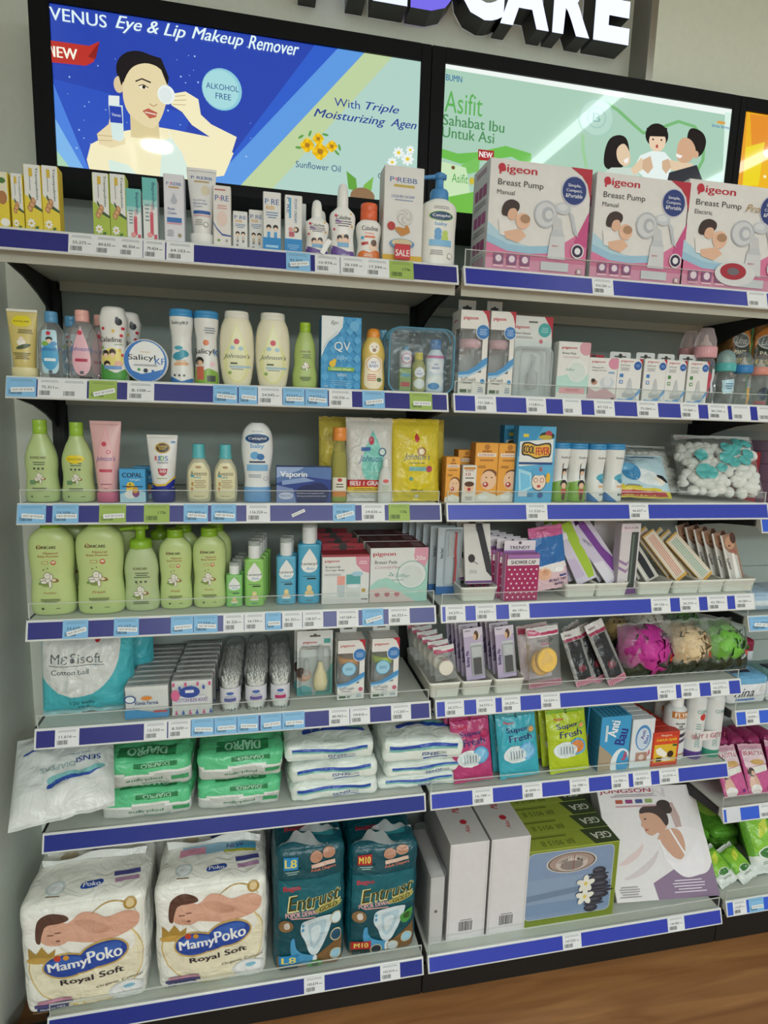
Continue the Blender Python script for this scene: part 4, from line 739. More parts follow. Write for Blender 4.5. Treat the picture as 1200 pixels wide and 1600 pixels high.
# ------------------------------------------------------------------ ROW 1, right: three pump cartons
def pump_carton(lab, xl, xr, yt, pro, Y=-.028):
    p = P(1, xl, xr, yt, Y=Y); k1, k2 = 'C8406C', 'DE84A8'
    ops = [('p', [(0, 0), (1, 0), (1, .5), (.93, .42), (.75, .3), (.45, .2), (.2, .22), (0, .34)], 'D878A0'), ('p', [(0, 0), (1, 0), (1, .12), (0, .12)], 'E098B8'), ('p', [(.86, .32), (1, .62), (1, .28)], 'C85088'),
           ('p', [(0, .34), (.2, .27), (.42, .25), (.62, .27), (.62, .2), (.42, .18), (.2, .19), (0, .26)], '9CC4DC'), ('p', [(0, .44), (0, .33), (.2, .255), (.4, .24), (.2, .3)], 'B4D4E4'),
           ('p', [(.78, 1), (1, 1), (1, .72), (.96, .86), (.9, .93)], 'B8283C'),
           ('t', 'pigeon', .27, .91, .36, .085, 'C02438', 'B'), ('e', .11, .925, .035, None, 'C02438'), ('t', 'Breast Pump', .3, .79, .44, .07, '3A3434', ''), ('t', 'Electric' if pro else 'Manual', .16, .71, .17, .04, '4A4444', ''),
           ('e', .83, .79, .13, None, 'C8C8D8'), ('e', .83, .79, .12, None, '24387C'), ('t', 'Simple,', .83, .835, .13, .035, 'E8ECF4', 'b'), ('t', 'Compact,', .83, .79, .16, .035, 'E8ECF4', 'b'), ('t', '&Portable', .83, .745, .17, .035, 'E8ECF4', 'b'),
           # mother and child
           ('q', [(.12, .5), (.14, .62), (.22, .66), (.3, .63), (.3, .56), (.22, .5)], '3A2620'), ('q', [(.18, .49), (.2, .57), (.27, .58), (.29, .5), (.24, .46)], 'E0B498'), ('e', .34, .47, .07, None, 'E8BCA0'), ('e', .36, .49, .05, .04, 'B08868'),
           ('p', [(.1, .47), (.2, .46), (.28, .42), (.3, .3), (.12, .33)], 'E8E4E2'), ('p', [(.16, .36), (.32, .4), (.38, .34), (.3, .27), (.18, .3)], 'E4B89C'),
           # pump drawing
           ('e', .56, .55, .115, .125, 'B8BCC4'), ('e', .56, .55, .1, .108, 'D4D6DA'), ('e', .58, .55, .06, .07, 'B4B8C0'), ('e', .59, .55, .035, .04, 'D8DADC'), ('p', [(.62, .56), (.72, .52), (.74, .42), (.64, .42)], 'C8CACE'), ('e', .73, .62, .08, .055, 'C8CCD2'), ('e', .72, .63, .05, .03, 'DADCE0'), ('p', [(.78, .62), (.82, .5), (.85, .4), (.9, .37), (.87, .45), (.84, .56)], 'C0C4CC'),
           ('p', [(.62, .38), (.76, .38), (.78, .15), (.6, .15)], 'D2D4D8'), ('p', [(.64, .42), (.74, .42), (.76, .36), (.62, .36)], 'C2C6CC'), ('p', [(.54, .12), (.82, .12), (.82, .04), (.54, .04)], 'CCD0D6'), ('t', 'pigeon', .67, .27, .06, .02, 'C04060', 'b')]
    for k in range(3): ops += [('r', .12+.13*k, .11, .095, .09, '8A5880'), ('e', .12+.13*k, .115, .03, None, 'E8D8E4'), ('r', .12+.13*k, .045, .09, .012, 'F0D0E0')]
    ops += [('e', .9, .24, .065, None, 'E8E8EC'), ('e', .9, .24, .055, None, '3A2848'), ('e', .9, .24, .03, None, 'E8E8EC'), ('r', .93, .05, .05, .05, '9C8C8C'), ('r', .93, .05, .035, .035, 'E0C8D0')]
    if pro: ops += [('t', 'Pro', .63, .79, .14, .07, 'B08C50', 'i'), ('e', .52, .16, .2, .12, 'D8DADC'), ('e', .5, .18, .13, .08, 'A82838'), ('e', .5, .18, .06, .035, '706870')]
    # left side panel with usage pictures
    left = [('r', .5, .93, .6, .05, 'B090A0')]+[('r', u, v, .2, .1, c) for u in (.25, .5, .75) for v, c in ((.75, 'A0487C'), (.5, 'B05890'), (.25, 'A0487C'), (.08, 'C890AC'))]+[('l', .5, v, .8, .06, 2, 'A8A0A8') for v in (.64, .39, .15)]
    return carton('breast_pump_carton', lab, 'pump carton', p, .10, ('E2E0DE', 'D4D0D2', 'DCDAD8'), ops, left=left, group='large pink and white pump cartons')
pump_carton('large pink and white pump carton, leftmost of three, showing its side', 764, 923, 255, False)
pump_carton('large pink and white pump carton, middle one of three', 929, 1076, 276, False)
pump_carton('large pink and white electric pump carton cut by the right edge', 1072, 1232, 288, True)
# ------------------------------------------------------------------ ROW 2, left
r2 = 'bottles on the second left shelf'
squeeze('cream_tube', 'yellow beige baby cream tube at the left end of the second shelf', 'cream tube', P(2, 7, 56, 481, Y=.004), .036, [(0, .7), (.5, .86), (.96, 1), (1, 1)], 'D6C478:p', [('e', .5, .78, .32, .08, 'E8D820'), ('e', .42, .82, .2, .07, 'E8D820'), ('e', .6, .82, .2, .07, 'E8D820'), ('t', 'KONICARE', .5, .79, .5, .03, '5A4818', 'b'), ('l', .62, .62, .5, .08, 3, '5C5030'), ('e', .5, .43, .14, .06, 'F0ECE0'), ('e', .5, .49, .08, None, 'F0E0D0'), ('e', .56, .36, .24, .035, '4C5A38', 18), ('l', .5, .2, .6, .12, 4, '5C5030')], .15, 'E0D8A8:p', .86, crimp='E8E8E0')
def joh(lab, xl, xr, yt, capc, tint, lc, lk, txt, two):
    wp = [(0, .86), (.07, .96), (.3, 1), (.7, .97), (.85, .84), (.95, .55), (1, .42)]; p = P(2, xl, xr, yt, Y=.008)
    ops = [drop(.5, .5, .68, .84, lc) if lk else ('q', [(.2, .14), (.24, .86), (.76, .86), (.8, .2), (.7, .1), (.3, .1)], lc), ('e', .48, .8, .08, None, 'C83048'), ('t', "Johnson's", .5, .52, .74, .1, '2A58A8' if not lk else '3C5CA8', 'i'), ('r', .5, .34, .4, .05, txt), ('r', .5, .13, .12, .05, '5A6068')]
    if not lk: ops[1:1] = [('e', .5, .4, .3, .24, '50A8D8'), ('e', .5, .7, .12, .04, '2A2020'), ('e', .5, .66, .1, .04, 'F0D4B8'), ('e', .35, .62, .12, .04, '8CB84C'), ('e', .65, .62, .12, .04, '5C98D0')]
    if lk: ops += [('r', .62, .03, .4, .07, '4A4448')]
    o = bottle('baby_oil_bottle', lab, 'oil bottle', p, .042, wp, tint, ops, .84, ('flip', .46, capc), n=2.6, group='clear baby oil bottles on the second left shelf')
    if two: dup(o, (p[0]+.022, p[1]+.021+.055, p[2]), two)
joh('clear bottle with blue flip cap and blue label, front one beside the tube', 54, 99, 485, '5A9CC8:p', 'DDE6E8:c14', 'B8DCE8', 0, 'E8F4F8', 'clear bottle with blue flip cap, standing behind its blue-labelled twin')
joh('clear bottle with pink flip cap and pink drop label, front one', 101, 150, 483, 'EAB0A8:p', 'E8E0E0:c14', 'E8B8C4', 1, 'B83050', 'clear bottle with pink flip cap, standing behind its pink-labelled twin')
p = P(2, 152, 197, 477, Y=.004)
wp = [(0, .92), (.05, 1), (.3, .95), (.55, .86), (.75, .95), (.88, 1), (.93, .9), (.95, .9)]
def caladine(lab, loc=None, o=None):
    ops = [('q', [(.02, 0), (.98, 0), (.98, .2), (.6, .12), (.3, .17), (.02, .3)], '4C9840'), ('t', 'Caladine', .42, .6, .8, .07, '201C1C', 'b'), ('t', 'powder', .72, .53, .3, .03, '4C8C40', 'ib'), ('e', .5, .33, .4, .15, 'E8D878'), ('e', .25, .4, .12, None, '2A1C18'), ('e', .5, .42, .12, None, '3A241C'), ('e', .26, .37, .08, None, 'F0D0B8'), ('e', .5, .38, .08, None, 'F0D0B8'), ('e', .3, .25, .12, None, '2A1C18'), ('e', .32, .22, .09, None, 'F0D0B8'), ('e', .7, .25, .14, .05, 'E8B098'), ('r', .5, .2, .6, .05, '6C9CD0'), ('e', .75, .85, .12, .05, '1E2028'), ('e', .7, .89, .06, .03, '1E2028')]+[('e', a, b, .055, None, c) for a, b, c in ((.2, .75, 'D03048'), (.55, .72, 'E8C040'), (.82, .66, 'D03048'), (.75, .45, 'E8C040'), (.85, .38, 'D03048'), (.15, .48, '8CB850'), (.88, .76, 'D03048'))]
    return bottle('powder_bottle', lab, 'powder bottle', p, .045, [(0, .92), (.05, 1), (.3, .96), (.55, .84), (.78, .94), (.9, .99), (.95, .9), (1, .84)], 'E8E8E4:p', ops, .93, ('dome', .84, 'E4E4E0:p', .9), n=2.7)
o = caladine('white powder bottle with green base and family picture, front one'); dup(o, (p[0]+.016, p[1]+.085, p[2]), 'white powder bottle with green base, behind the family picture one')
# round tin on its rim
c0 = aY(229, 562, .012); R_ = (aY(264, 562, .012).x-aY(194, 562, .012).x)/2; zb = SZ[2]-.003; t = thing('powder_tin', 'round white and blue powder tin standing on its rim', 'powder tin', (c0.x, .016, zb)); m = MB()
S = lambda u, v, off: ((u-.5)*2*R_, -.018-off, v*2*R_)
rings = [[(q*cos(2*pi*i/40), y, R_+q*sin(2*pi*i/40)) for i in range(40)] for q, y in ((R_*.93, .018), (R_*.98, .016), (R_*.98, -.006))]; m.loft(rings, 'D8DCE0:p'); m.build('tin_base', t)
m = MB(); m.loft([[(q*cos(2*pi*i/40), y, R_+q*sin(2*pi*i/40)) for i in range(40)] for q, y in ((R_, -.004), (R_, -.016), (R_*.96, -.018))], 'E8EAEC:p')
m.art(S, 2*R_, 2*R_, [('e', .5, .5, .475, None, '2C74C4'), ('e', .5, .52, .43, None, 'ECEEEE'), ('p', [(.14, .3), (.3, .12), (.5, .06), (.75, .14), (.88, .32), (.6, .24), (.4, .2)], '2C74C4'), ('a', .5, .52, .44, .44, .07, 100, 260, '2C74C4'), ('t', 'Salicyl', .42, .56, .6, .16, '1C2028', 'b'), ('t', 'KF', .82, .5, .22, .14, '2C74C4', 'b'), ('t', 'Herocyn', .5, .7, .22, .04, 'E0A040', 'b'), ('l', .5, .4, .6, .05, 2, '506070'), ('e', .35, .3, .035, None, '4C9850'), ('e', .5, .28, .05, None, '203040'), ('r', .66, .27, .06, .06, '2C74C4')], 'p')
m.build('tin_lid', t)
def salk(lab, pos, kind, group=None, two=None):
    wp = [(0, .96), (.04, 1), (.3, .94), (.5, .84), (.7, .84), (.85, .96), (.97, 1), (1, 1)]
    ops = [('t', 'SalicylKF', .48, .9, .7, .06, '2A3440', 'b')] if kind == 'blue' else [('t', 'Salicyl', .4, .5, .8, .1, '201C20', 'b'), ('t', 'K', .9, .5, .14, .1, '2C74C4', 'b'), ('l', .66, .82, .5, .1, 3, '708090'), ('e', .5, .64, .12, None, 'E08050')]
    if kind == 'blue': ops += [('q', [(.02, 0), (.98, 0), (.98, .1), (.5, .04), (.02, .12)], '3C78B8'), ('e', .4, .42, .26, .06, '3C98B0', 10), ('e', .62, .46, .2, .05, '3C98B0', -20), ('e', .4, .54, .18, .03, '50A8C0'), ('r', .5, .3, .6, .04, 'E0B080', 4), ('l', .5, .34, .5, .05, 2, 'D8A878')]+[('e', a, .13, .05, None, '505860') for a in (.22, .42, .62)]
    else: ops += [('q', [(.02, 0), (.98, 0), (.98, .2), (.6, .26), (.3, .2), (.02, .3)], '88B048'), ('e', .22, .36, .18, None, '241C1C'), ('e', .24, .33, .12, None, 'E8C0A0'), ('p', [(.1, .28), (.4, .28), (.4, .08), (.1, .08)], 'C86850'), ('r', .7, .1, .34, .09, '4A5048'), ('e', .75, .32, .1, None, 'F0C8D0')]
    x, Y, z, w_, h_ = pos
    o = bottle('powder_bottle', lab, 'powder bottle', pos, w_*.96, wp, 'E6E7E4:p', ops, .9, ('flip', 1.0, '3C90C8:p'), dp=wp, n=2.1, group=group, fin='p'); return o
salk('blue capped white powder bottle with dolphin shape, second shelf', P(2, 263, 301, 482, Y=.004), 'blue')
salk('blue capped white powder bottle with child picture, second shelf', P(2, 302, 341, 485, Y=.004), 'kid')
def johw(lab, xl, xr, yt):
    ops = [('e', .5, .36, .38, .3, 'E4E4A8'), drop(.5, .5, .7, .9, 'E2E2A4'), drop(.5, .49, .62, .82, 'E8E8C0'), ('e', .5, .66, .08, None, 'C83048'), ('t', "Johnson's", .5, .44, .76, .085, '2A3450', 'i'), ('r', .42, .34, .2, .025, '506048'), ('l', .52, .27, .5, .06, 2, '8098A8'), ('r', .6, .29, .6, .03, 'A8C8D8'), ('e', .3, .2, .05, None, '90B060'), ('e', .38, .57, .07, .03, 'A8C8D8'), ('e', .62, .56, .07, .03, 'A8C8D8')]
    bottle('baby_milk_bottle', lab, 'lotion bottle', P(2, xl, xr, yt, Y=.01), .045, [(0, .68), (.04, .78), (.2, .9), (.45, 1), (.75, .97), (.9, .88), (1, .72)], 'E6E0C4:p', ops, .9, ('flip', .7, 'E2E0D4:p', .8), n=2.3, group='cream coloured oval bottles on the second left shelf')
johw('oval cream coloured bottle, left one of the pair on the second shelf', 342, 397, 485)
johw('oval cream coloured bottle, right one of the pair beside the slim green bottle', 399, 454, 488)
bottle('bath_bottle', 'slim light green bottle with green cap left of the blue plaid carton', 'bath bottle', P(2, 458, 497, 503, Y=.012), .034, [(0, .88), (.06, .98), (.25, 1), (.45, .86), (.6, .88), (.8, .8), (.93, .6), (1, .48)], 'A8BE6C:p', [('t', 'KONICARE', .5, .66, .4, .03, '5A3020', 'b'), ('l', .54, .58, .4, .08, 3, '4A5830')]+lotus(.5, .4, .13, .55)+[('l', .5, .18, .46, .08, 3, '3C4A28')], .85, ('flip', .44, '9CC028:p'))
p = P(2, 502, 564, 495, Y=.012)
plaid = [('r', .5, .5, 1, 1, '3C98D0')]+[('r', .5+q*.16, .5, .05, 1.6, '58A8DC', 32) for q in range(-5, 6)]+[('r', .5+q*.16, .5, .05, 1.6, '4CA0D8', -32) for q in range(-5, 6)]
def clipu(o):  # keep the plaid inside the face
    return o
PL = [('r', .5, .5, 1, 1, '3C98D0')]
for i in range(5):
    for j in range(8): PL.append(('p', [(i*.2+.1, j*.125), (i*.2+.2, j*.125+.0625), (i*.2+.1, j*.125+.125), (i*.2, j*.125+.0625)], '58ACDE' if (i+j) % 2 else '4AA0D6'))
carton('baby_care_carton', 'blue plaid carton with white corner and lemon coloured ribbon', 'care carton', p, .05, ('3C98D0', '3488C0', 'E4E8EA'), PL+[('p', [(0, 1), (.5, 1), (.5, .88), (.36, .78), (.16, .68), (.06, .58), (0, .5)], 'E6ECEE'), ('p', [(.5, 1), (.54, 1), (.52, .86), (.4, .76), (.18, .66), (.08, .56), (0, .44), (0, .5), (.07, .58), (.17, .68), (.37, .78), (.48, .88)], 'E6ECEE'), ('t', 'Ego', .32, .91, .18, .06, '3C4048', 'i'), ('e', .82, .88, .12, None, '6CB4E0'), ('t', 'QV', .52, .59, .4, .14, 'ECF2F4', ''), ('t', 'baby', .52, .44, .3, .08, 'A8DCF4', 'i'), ('e', .28, .36, .08, None, 'E8C030'), ('e', .33, .4, .05, None, 'E8C030'), ('r', .5, .29, .66, .05, '90C040'), ('t', 'Gentle Wash', .5, .29, .5, .03, 'E8F0D0', 'b'), ('l', .52, .21, .34, .04, 2, 'C8E4F4'), ('l', .5, .1, .56, .08, 3, '80C0E8'), ('t', '250g', .12, .05, .1, .025, 'D8ECF4')])
MYB = [('e', .5, .8, .24, .12, 'E8C870'), ('e', .5, .8, .2, .1, 'F0E8D8'), ('e', .5, .76, .08, .035, '8A6040'), ('e', .42, .82, .025, None, '302018'), ('e', .58, .82, .025, None, '302018'), ('q', [(.12, .12), (.3, .05), (.7, .05), (.88, .14), (.84, .6), (.5, .68), (.16, .6)], 'F0E4C8'), ('e', .5, .5, .3, None, 'E8A840'), ('e', .5, .5, .27, None, 'F4F0EC'), ('t', 'MY', .5, .53, .2, .05, '3060A8', 'b'), ('t', 'BABY', .5, .47, .36, .055, '3060A8', 'b'), ('l', .42, .26, .44, .14, 4, 'C86040'), ('e', .72, .22, .1, .04, '5C7840')]
bottle('baby_oil_bottle', 'amber baby oil bottle with orange cap and bear face label', 'oil bottle', P(2, 565, 604, 512, Y=.012), .036, [(0, .86), (.05, .96), (.25, 1), (.5, .9), (.68, .98), (.85, .84), (1, .52)], 'D8BC60:p', MYB, .86, ('dome', .54, 'E89434:p'))
p = P(2, 585, 613, 515, Y=.075); bottle('baby_oil_bottle', 'blue capped bottle mostly hidden behind the amber bottle', 'oil bottle', p, .03, [(0, .9), (.1, 1), (.8, .9), (1, .5)], 'C8D4D8:c20', (), .84, ('flip', .5, '6CA8C8:p'))
# clear toiletry bag with three bottles inside
p = P(2, 608, 709, 513, Y=.005); W, H = p[3], p[4]; D_ = .062
t = thing('toiletry_bag', 'clear vinyl toiletry bag with blue piping, upright on the second shelf', 'toiletry bag', (p[0], p[1]+D_/2, p[2]))
def rrect(w_, h_, r, y, n=8):
    return [(cx+r*cos(a), y, cz+r*sin(a)) for cx, cz, a0 in ((w_/2-r, h_-r, 0), (-w_/2+r, h_-r, 90), (-w_/2+r, r, 180), (w_/2-r, r, 270)) for a in [radians(a0+90*i/n) for i in range(n+1)]]
m = MB(); R0 = rrect(W-.002, H-.002, .024, -D_/2); R1 = rrect(W-.002, H-.002, .024, D_/2); m.add(R0, [tuple(range(len(R0)))[::-1]], 'DCE6EA:c6'); m.add(R1, [tuple(range(len(R1)))], 'B8D0DC:c16'); m.loft([R0, R1], 'C8DCE4:c14', c0=False, c1=False); m.build('vinyl_body', t)
for y in (-D_/2, D_/2):
    m = MB(); pts = rrect(W, H, .025, y); m.tube(pts+[pts[0], pts[1]], .0022, '4C88A4:p', 8); m.build('piping', t)
m = MB(); pts = [(x_, 0, z_+.001) for x_, y_, z_ in rrect(W, H, .025, 0) if z_ > H*.45]; m.tube(pts, .003, '5C98B4:m', 8); m.build('zipper', t)
def inner(lab, dx, w_, h_, k, cc, ops, capf=.82, lift=.004, nm='baby_toiletry_bottle'):
    return bottle(nm, lab, 'small bottle', (p[0]+dx, p[1]+.012, p[2]+lift, w_, h_), .028, [(0, .9), (.06, 1), (.5, .92), (.8, .96), (1, .5)], k, ops, capf, ('flip', .6, cc))
mb_ = [('e', .5, .6, .36, None, 'F0F0F4'), ('t', 'MY', .5, .64, .2, .05, '3060A8', 'b'), ('t', 'BABY', .5, .56, .4, .05, '3060A8', 'b'), ('e', .5, .25, .4, .16, 'E8ECE8')]
inner('small olive bottle with yellow cap inside the clear toiletry bag', .0, .032, .086, 'A8A860:p', 'D8C84C:p', mb_)
inner('white powder bottle with blue cap inside the clear toiletry bag', .038, .044, .116, 'D8E4EC:p', '3C78B8:p', [('r', .5, .82, 1, .06, 'C86898')]+mb_+[('e', .4, .14, .3, .08, '3C8CC8')])
carton('baby_toiletry_carton', 'small green and red carton inside the clear toiletry bag', 'small carton', (p[0]-.033, p[1]+.012, p[2]+.004, .026, .05), .02, '8CA860', [('r', .5, .3, .8, .2, 'B84848'), ('r', .5, .7, .8, .14, '3C90A8')])
t2 = thing('baby_toiletry_bottle', 'small bottle with pink round label inside the clear toiletry bag', 'small bottle', (p[0]-.03, p[1]+.03, p[2]+.056)); m = MB(); lathe(m, [(.013, 0), (.014, .01), (.014, .035), (.006, .04)], 'E8E8F0:p', n=2); m.art(lambda u, v, off: ((u-.5)*.028, -.014-off, v*.04), .028, .04, [('e', .5, .5, .42, None, 'D080A8'), ('e', .5, .5, .34, None, 'F0ECF0'), ('t', 'MY BABY', .5, .5, .5, .14, '3060A8', 'b')]); m.build('bottle_body', t2); m = MB(); m.box(-.006, .006, -.006, .006, .039, .046, '3C90B0:p', .001); m.build('cap', t2)
# ------------------------------------------------------------------ ROW 2, right
def clear_bottle(m_, w_, z0, h_, key='E8ECEE:c10', n=2, cy=0):
    lathe(m_, [(w_*.44, z0), (w_*.5, z0+.004), (w_*.5, z0+h_*.3), (w_*.44, z0+h_*.5), (w_*.5, z0+h_*.72), (w_*.5, z0+h_*.9), (w_*.36, z0+h_)], key, 20, cy=cy)
def soft_carton(lab, pos, collar, tabbed=.020, group=None, extra=()):
    """tall carton with a cut-out window that shows the feeding bottle"""
    x, Y, z, w_, h_ = pos; d = .058; r = thing('bottle_carton', lab, 'bottle carton', (x, Y+d/2, z), group=group); k = 'E6E4E0:m'; m = MB(); t = .0008
    w0, w1, z0, z1 = -w_/2, w_*.30, h_*.27, h_*.78          # window runs round the left corner
    m.box(-w_/2, w_/2, d/2-t, d/2, 0, h_, k).box(w_/2-t, w_/2, -d/2, d/2, 0, h_, k).box(-w_/2, w_/2, -d/2, d/2, 0, t, k).box(-w_/2, w_/2, -d/2, d/2, h_-t, h_, k)
    m.box(-w_/2, w_/2, -d/2, -d/2+t, 0, z0, k).box(-w_/2, w_/2, -d/2, -d/2+t, z1, h_, k).box(w1, w_/2, -d/2, -d/2+t, z0, z1, k)
    m.box(-w_/2, -w_/2+t, -d/2, d/2, 0, z0, k).box(-w_/2, -w_/2+t, -d/2, d/2, z1, h_, k).box(-w_/2, -w_/2+t, d*.05, d/2, z0, z1, k)
    F = face(w_, h_, -d/2); v0, v1 = .27, .78; a = w_/h_
    ops = [('t', 'pigeon', .36, .9, .5, .05, 'C02438', 'B'), ('p', [(.74, 1), (1, 1), (1, .76), (.97, .86), (.88, .95)], 'B8283C'), ('p', [(0, .27), (.3, .285), (.6, .35), (.8, .42), (1, .46), (1, .38), (.7, .3), (.4, .245), (0, .23)], '4C94CC'), ('p', [(0, .235), (.4, .25), (.7, .305), (1, .385), (1, .36), (.7, .28), (.35, .22), (0, .2)], 'A8CCE4'),
           ('t', 'SofTouch', .36, .19, .52, .045, '504848', ''), ('l', .32, .145, .4, .02, 1, '706868'), ('e', .86, .17, .08, None, '3C8CC0' if not extra else 'C86880'), ('r', .2, .05, .24, .04, '4C6448'), ('r', .42, .05, .12, .04, '909890'), ('l', .8, .07, .22, .07, 3, '7088A8')]+list(extra)
    m.art(F, w_, h_, ops)
    m.art(lambda u, v, off: (-w_/2-off, (.5-u)*d, v*h_), d, h_, [('t', 'pigeon', .5, .88, .5, .04, 'B84858', 'B'), ('l', .5, .16, .6, .12, 6, 'A8A4A4'), ('r', .5, .04, .5, .03, '706868')])
    m.build('carton', r)
    q = MB(); q.box(-w_/2+.0004, w1, -d/2+.0003, -d/2+.0006, z0, z1, 'EEF0F0:c6').box(-w_/2+.0003, -w_/2+.0006, -d/2, d*.05, z0, z1, 'EEF0F0:c6'); q.build('window_film', r)
    q = MB(); clear_bottle(q, w_*.86, .004, h_*.58); fb = q.build('feeding_bottle', r)
    q = MB(); lathe(q, [(w_*.38, h_*.56), (w_*.42, h_*.57), (w_*.42, h_*.66), (w_*.36, h_*.67)], collar, 20); q.build('bottle_collar', fb)
    q = MB(); lathe(q, [(w_*.34, h_*.67), (w_*.32, h_*.8), (w_*.24, h_*.92), (w_*.1, h_*.95)], 'F0F0F0:c12', 20); q.build('bottle_cover', fb)
    q = MB(); F2 = lambda u, v, off: F(u, v, off+.0008); q.art(F2, w_, h_, [('e', .80, .75, .25, None, 'E4E8EC'), ('e', .80, .75, .225, None, '3C7CC0'), ('l', .80, .75, .32, .08, 4, 'A8C8E8')] + ([('e', .42, .52, .26, None, '58A8D0'), ('e', .42, .52, .235, None, 'A0D0E8'), ('l', .42, .52, .3, .05, 3, '4C90B8')] if extra else [])); q.build('round_sticker', r)
    if tabbed:
        W = w_*.62; q = MB(); q.box(-W/2, W/2, d/2-.0015, d/2-.0007, h_, h_+tabbed, k); q.art(lambda u, v, off: ((u-.5)*W, d/2-.0015-off, h_+v*tabbed), W, tabbed, [('r', .5, .42, .5, .2, '4A4644'), ('e', .5, .5, .1, None, '4A4644')]); q.build('hang_tab', r)
    return r
gs = 'window cartons with feeding bottles on the second right shelf'
soft_carton('tall window carton with pink collared bottle, left one on the second right shelf', P(2, 718, 763, 484, Y=.004), 'DDB0B8:p', .03)
soft_carton('tall window carton with pink collared bottle, right one beside the clamshell', P(2, 765, 804, 486, Y=.004), 'DDB0B8:p', .03)
def clam(nm, lab, pos, teal, blister, group=None, back=None):
    x, Y, z, w_, h_ = pos; r = thing(nm, lab, 'blister card', (x, Y+.02, z), (0, 0, 0), group); m = MB(); m.box(-w_/2, w_/2, 0, .0008, 0, h_, 'DDDFDD:m')
    m.art(face(w_, h_, 0), w_, h_, [('r', .5, .35, 1, .7, 'D2DAD8')]+teal); m.build('card', r)
    blister(r, w_, h_); return r
def bl1(r, w_, h_):
    m = MB(); y0 = -.028
    for zz0, zz1, ww in ((0, h_*.62, .94), (h_*.02, h_*.6, .6)): m.loft([sering(w_*ww/2*q, .014*q2, z, 5, 28, 0, -.013) for q, q2, z in ((.9, .9, zz0), (1, 1, zz0+.004), (1, 1, zz1-.012), (.86, .8, zz1))], 'EEF2F4:c9')
    m.build('blister', r)
    m = MB(); lathe(m, [(.008, h_*.1), (.013, h_*.14), (.012, h_*.3), (.004, h_*.36), (.003, h_*.46)], 'D8DCDC:c40', 16, cy=-.012); m.tube([(.002, -.012, h_*.36), (.004, -.012, h_*.5), (-.006, -.012, h_*.52)], .003, 'DDE0E0:c30'); m.build('nose_cleaner', r)
clam('cleaner_blister_card', 'tall clamshell pack with teal hexagon and nose cleaner, second right shelf', P(2, 805, 868, 492, Y=.012), [('t', 'pigeon', .22, .86, .38, .045, 'C02438', 'B'), ('p', [(.78, 1), (1, 1), (1, .7), (.97, .85)], 'B8283C'), ('e', .8, .84, .16, .085, '4CA8A8'), ('l', .8, .84, .2, .07, 3, 'A0D8D8'), ('t', 'Nose Cleaner', .26, .79, .4, .025, '4A4848', ''), ('l', .3, .74, .5, .03, 2, '9A9898'), ('r', .5, .93, .22, .02, '6A6866'), ('e', .72, .7, .05, None, 'C87888')], bl1)
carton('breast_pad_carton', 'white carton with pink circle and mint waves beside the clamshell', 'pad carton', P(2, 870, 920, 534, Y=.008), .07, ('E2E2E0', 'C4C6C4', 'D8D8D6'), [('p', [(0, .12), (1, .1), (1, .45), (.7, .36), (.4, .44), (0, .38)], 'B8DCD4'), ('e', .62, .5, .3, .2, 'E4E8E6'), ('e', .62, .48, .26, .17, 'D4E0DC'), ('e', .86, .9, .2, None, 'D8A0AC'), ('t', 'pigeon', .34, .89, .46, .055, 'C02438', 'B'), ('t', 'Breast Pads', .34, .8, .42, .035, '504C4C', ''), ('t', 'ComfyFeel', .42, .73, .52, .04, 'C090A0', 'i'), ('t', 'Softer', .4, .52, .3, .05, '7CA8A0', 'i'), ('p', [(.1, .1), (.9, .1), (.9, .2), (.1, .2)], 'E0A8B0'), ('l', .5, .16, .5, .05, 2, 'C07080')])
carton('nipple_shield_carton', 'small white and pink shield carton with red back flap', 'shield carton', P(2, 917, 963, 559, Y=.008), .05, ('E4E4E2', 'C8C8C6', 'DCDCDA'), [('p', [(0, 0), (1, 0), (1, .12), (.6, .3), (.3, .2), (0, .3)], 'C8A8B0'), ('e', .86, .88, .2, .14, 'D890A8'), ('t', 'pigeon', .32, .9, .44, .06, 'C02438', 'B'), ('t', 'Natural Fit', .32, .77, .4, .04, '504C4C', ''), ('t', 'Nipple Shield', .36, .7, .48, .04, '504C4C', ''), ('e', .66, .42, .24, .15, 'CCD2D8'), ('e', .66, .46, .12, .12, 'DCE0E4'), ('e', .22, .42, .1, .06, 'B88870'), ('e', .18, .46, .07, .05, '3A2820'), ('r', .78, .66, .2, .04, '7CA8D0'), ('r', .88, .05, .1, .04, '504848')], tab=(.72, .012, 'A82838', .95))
BT = [('t', 'pigeon', .4, .93, .5, .055, 'C02438', 'B')]
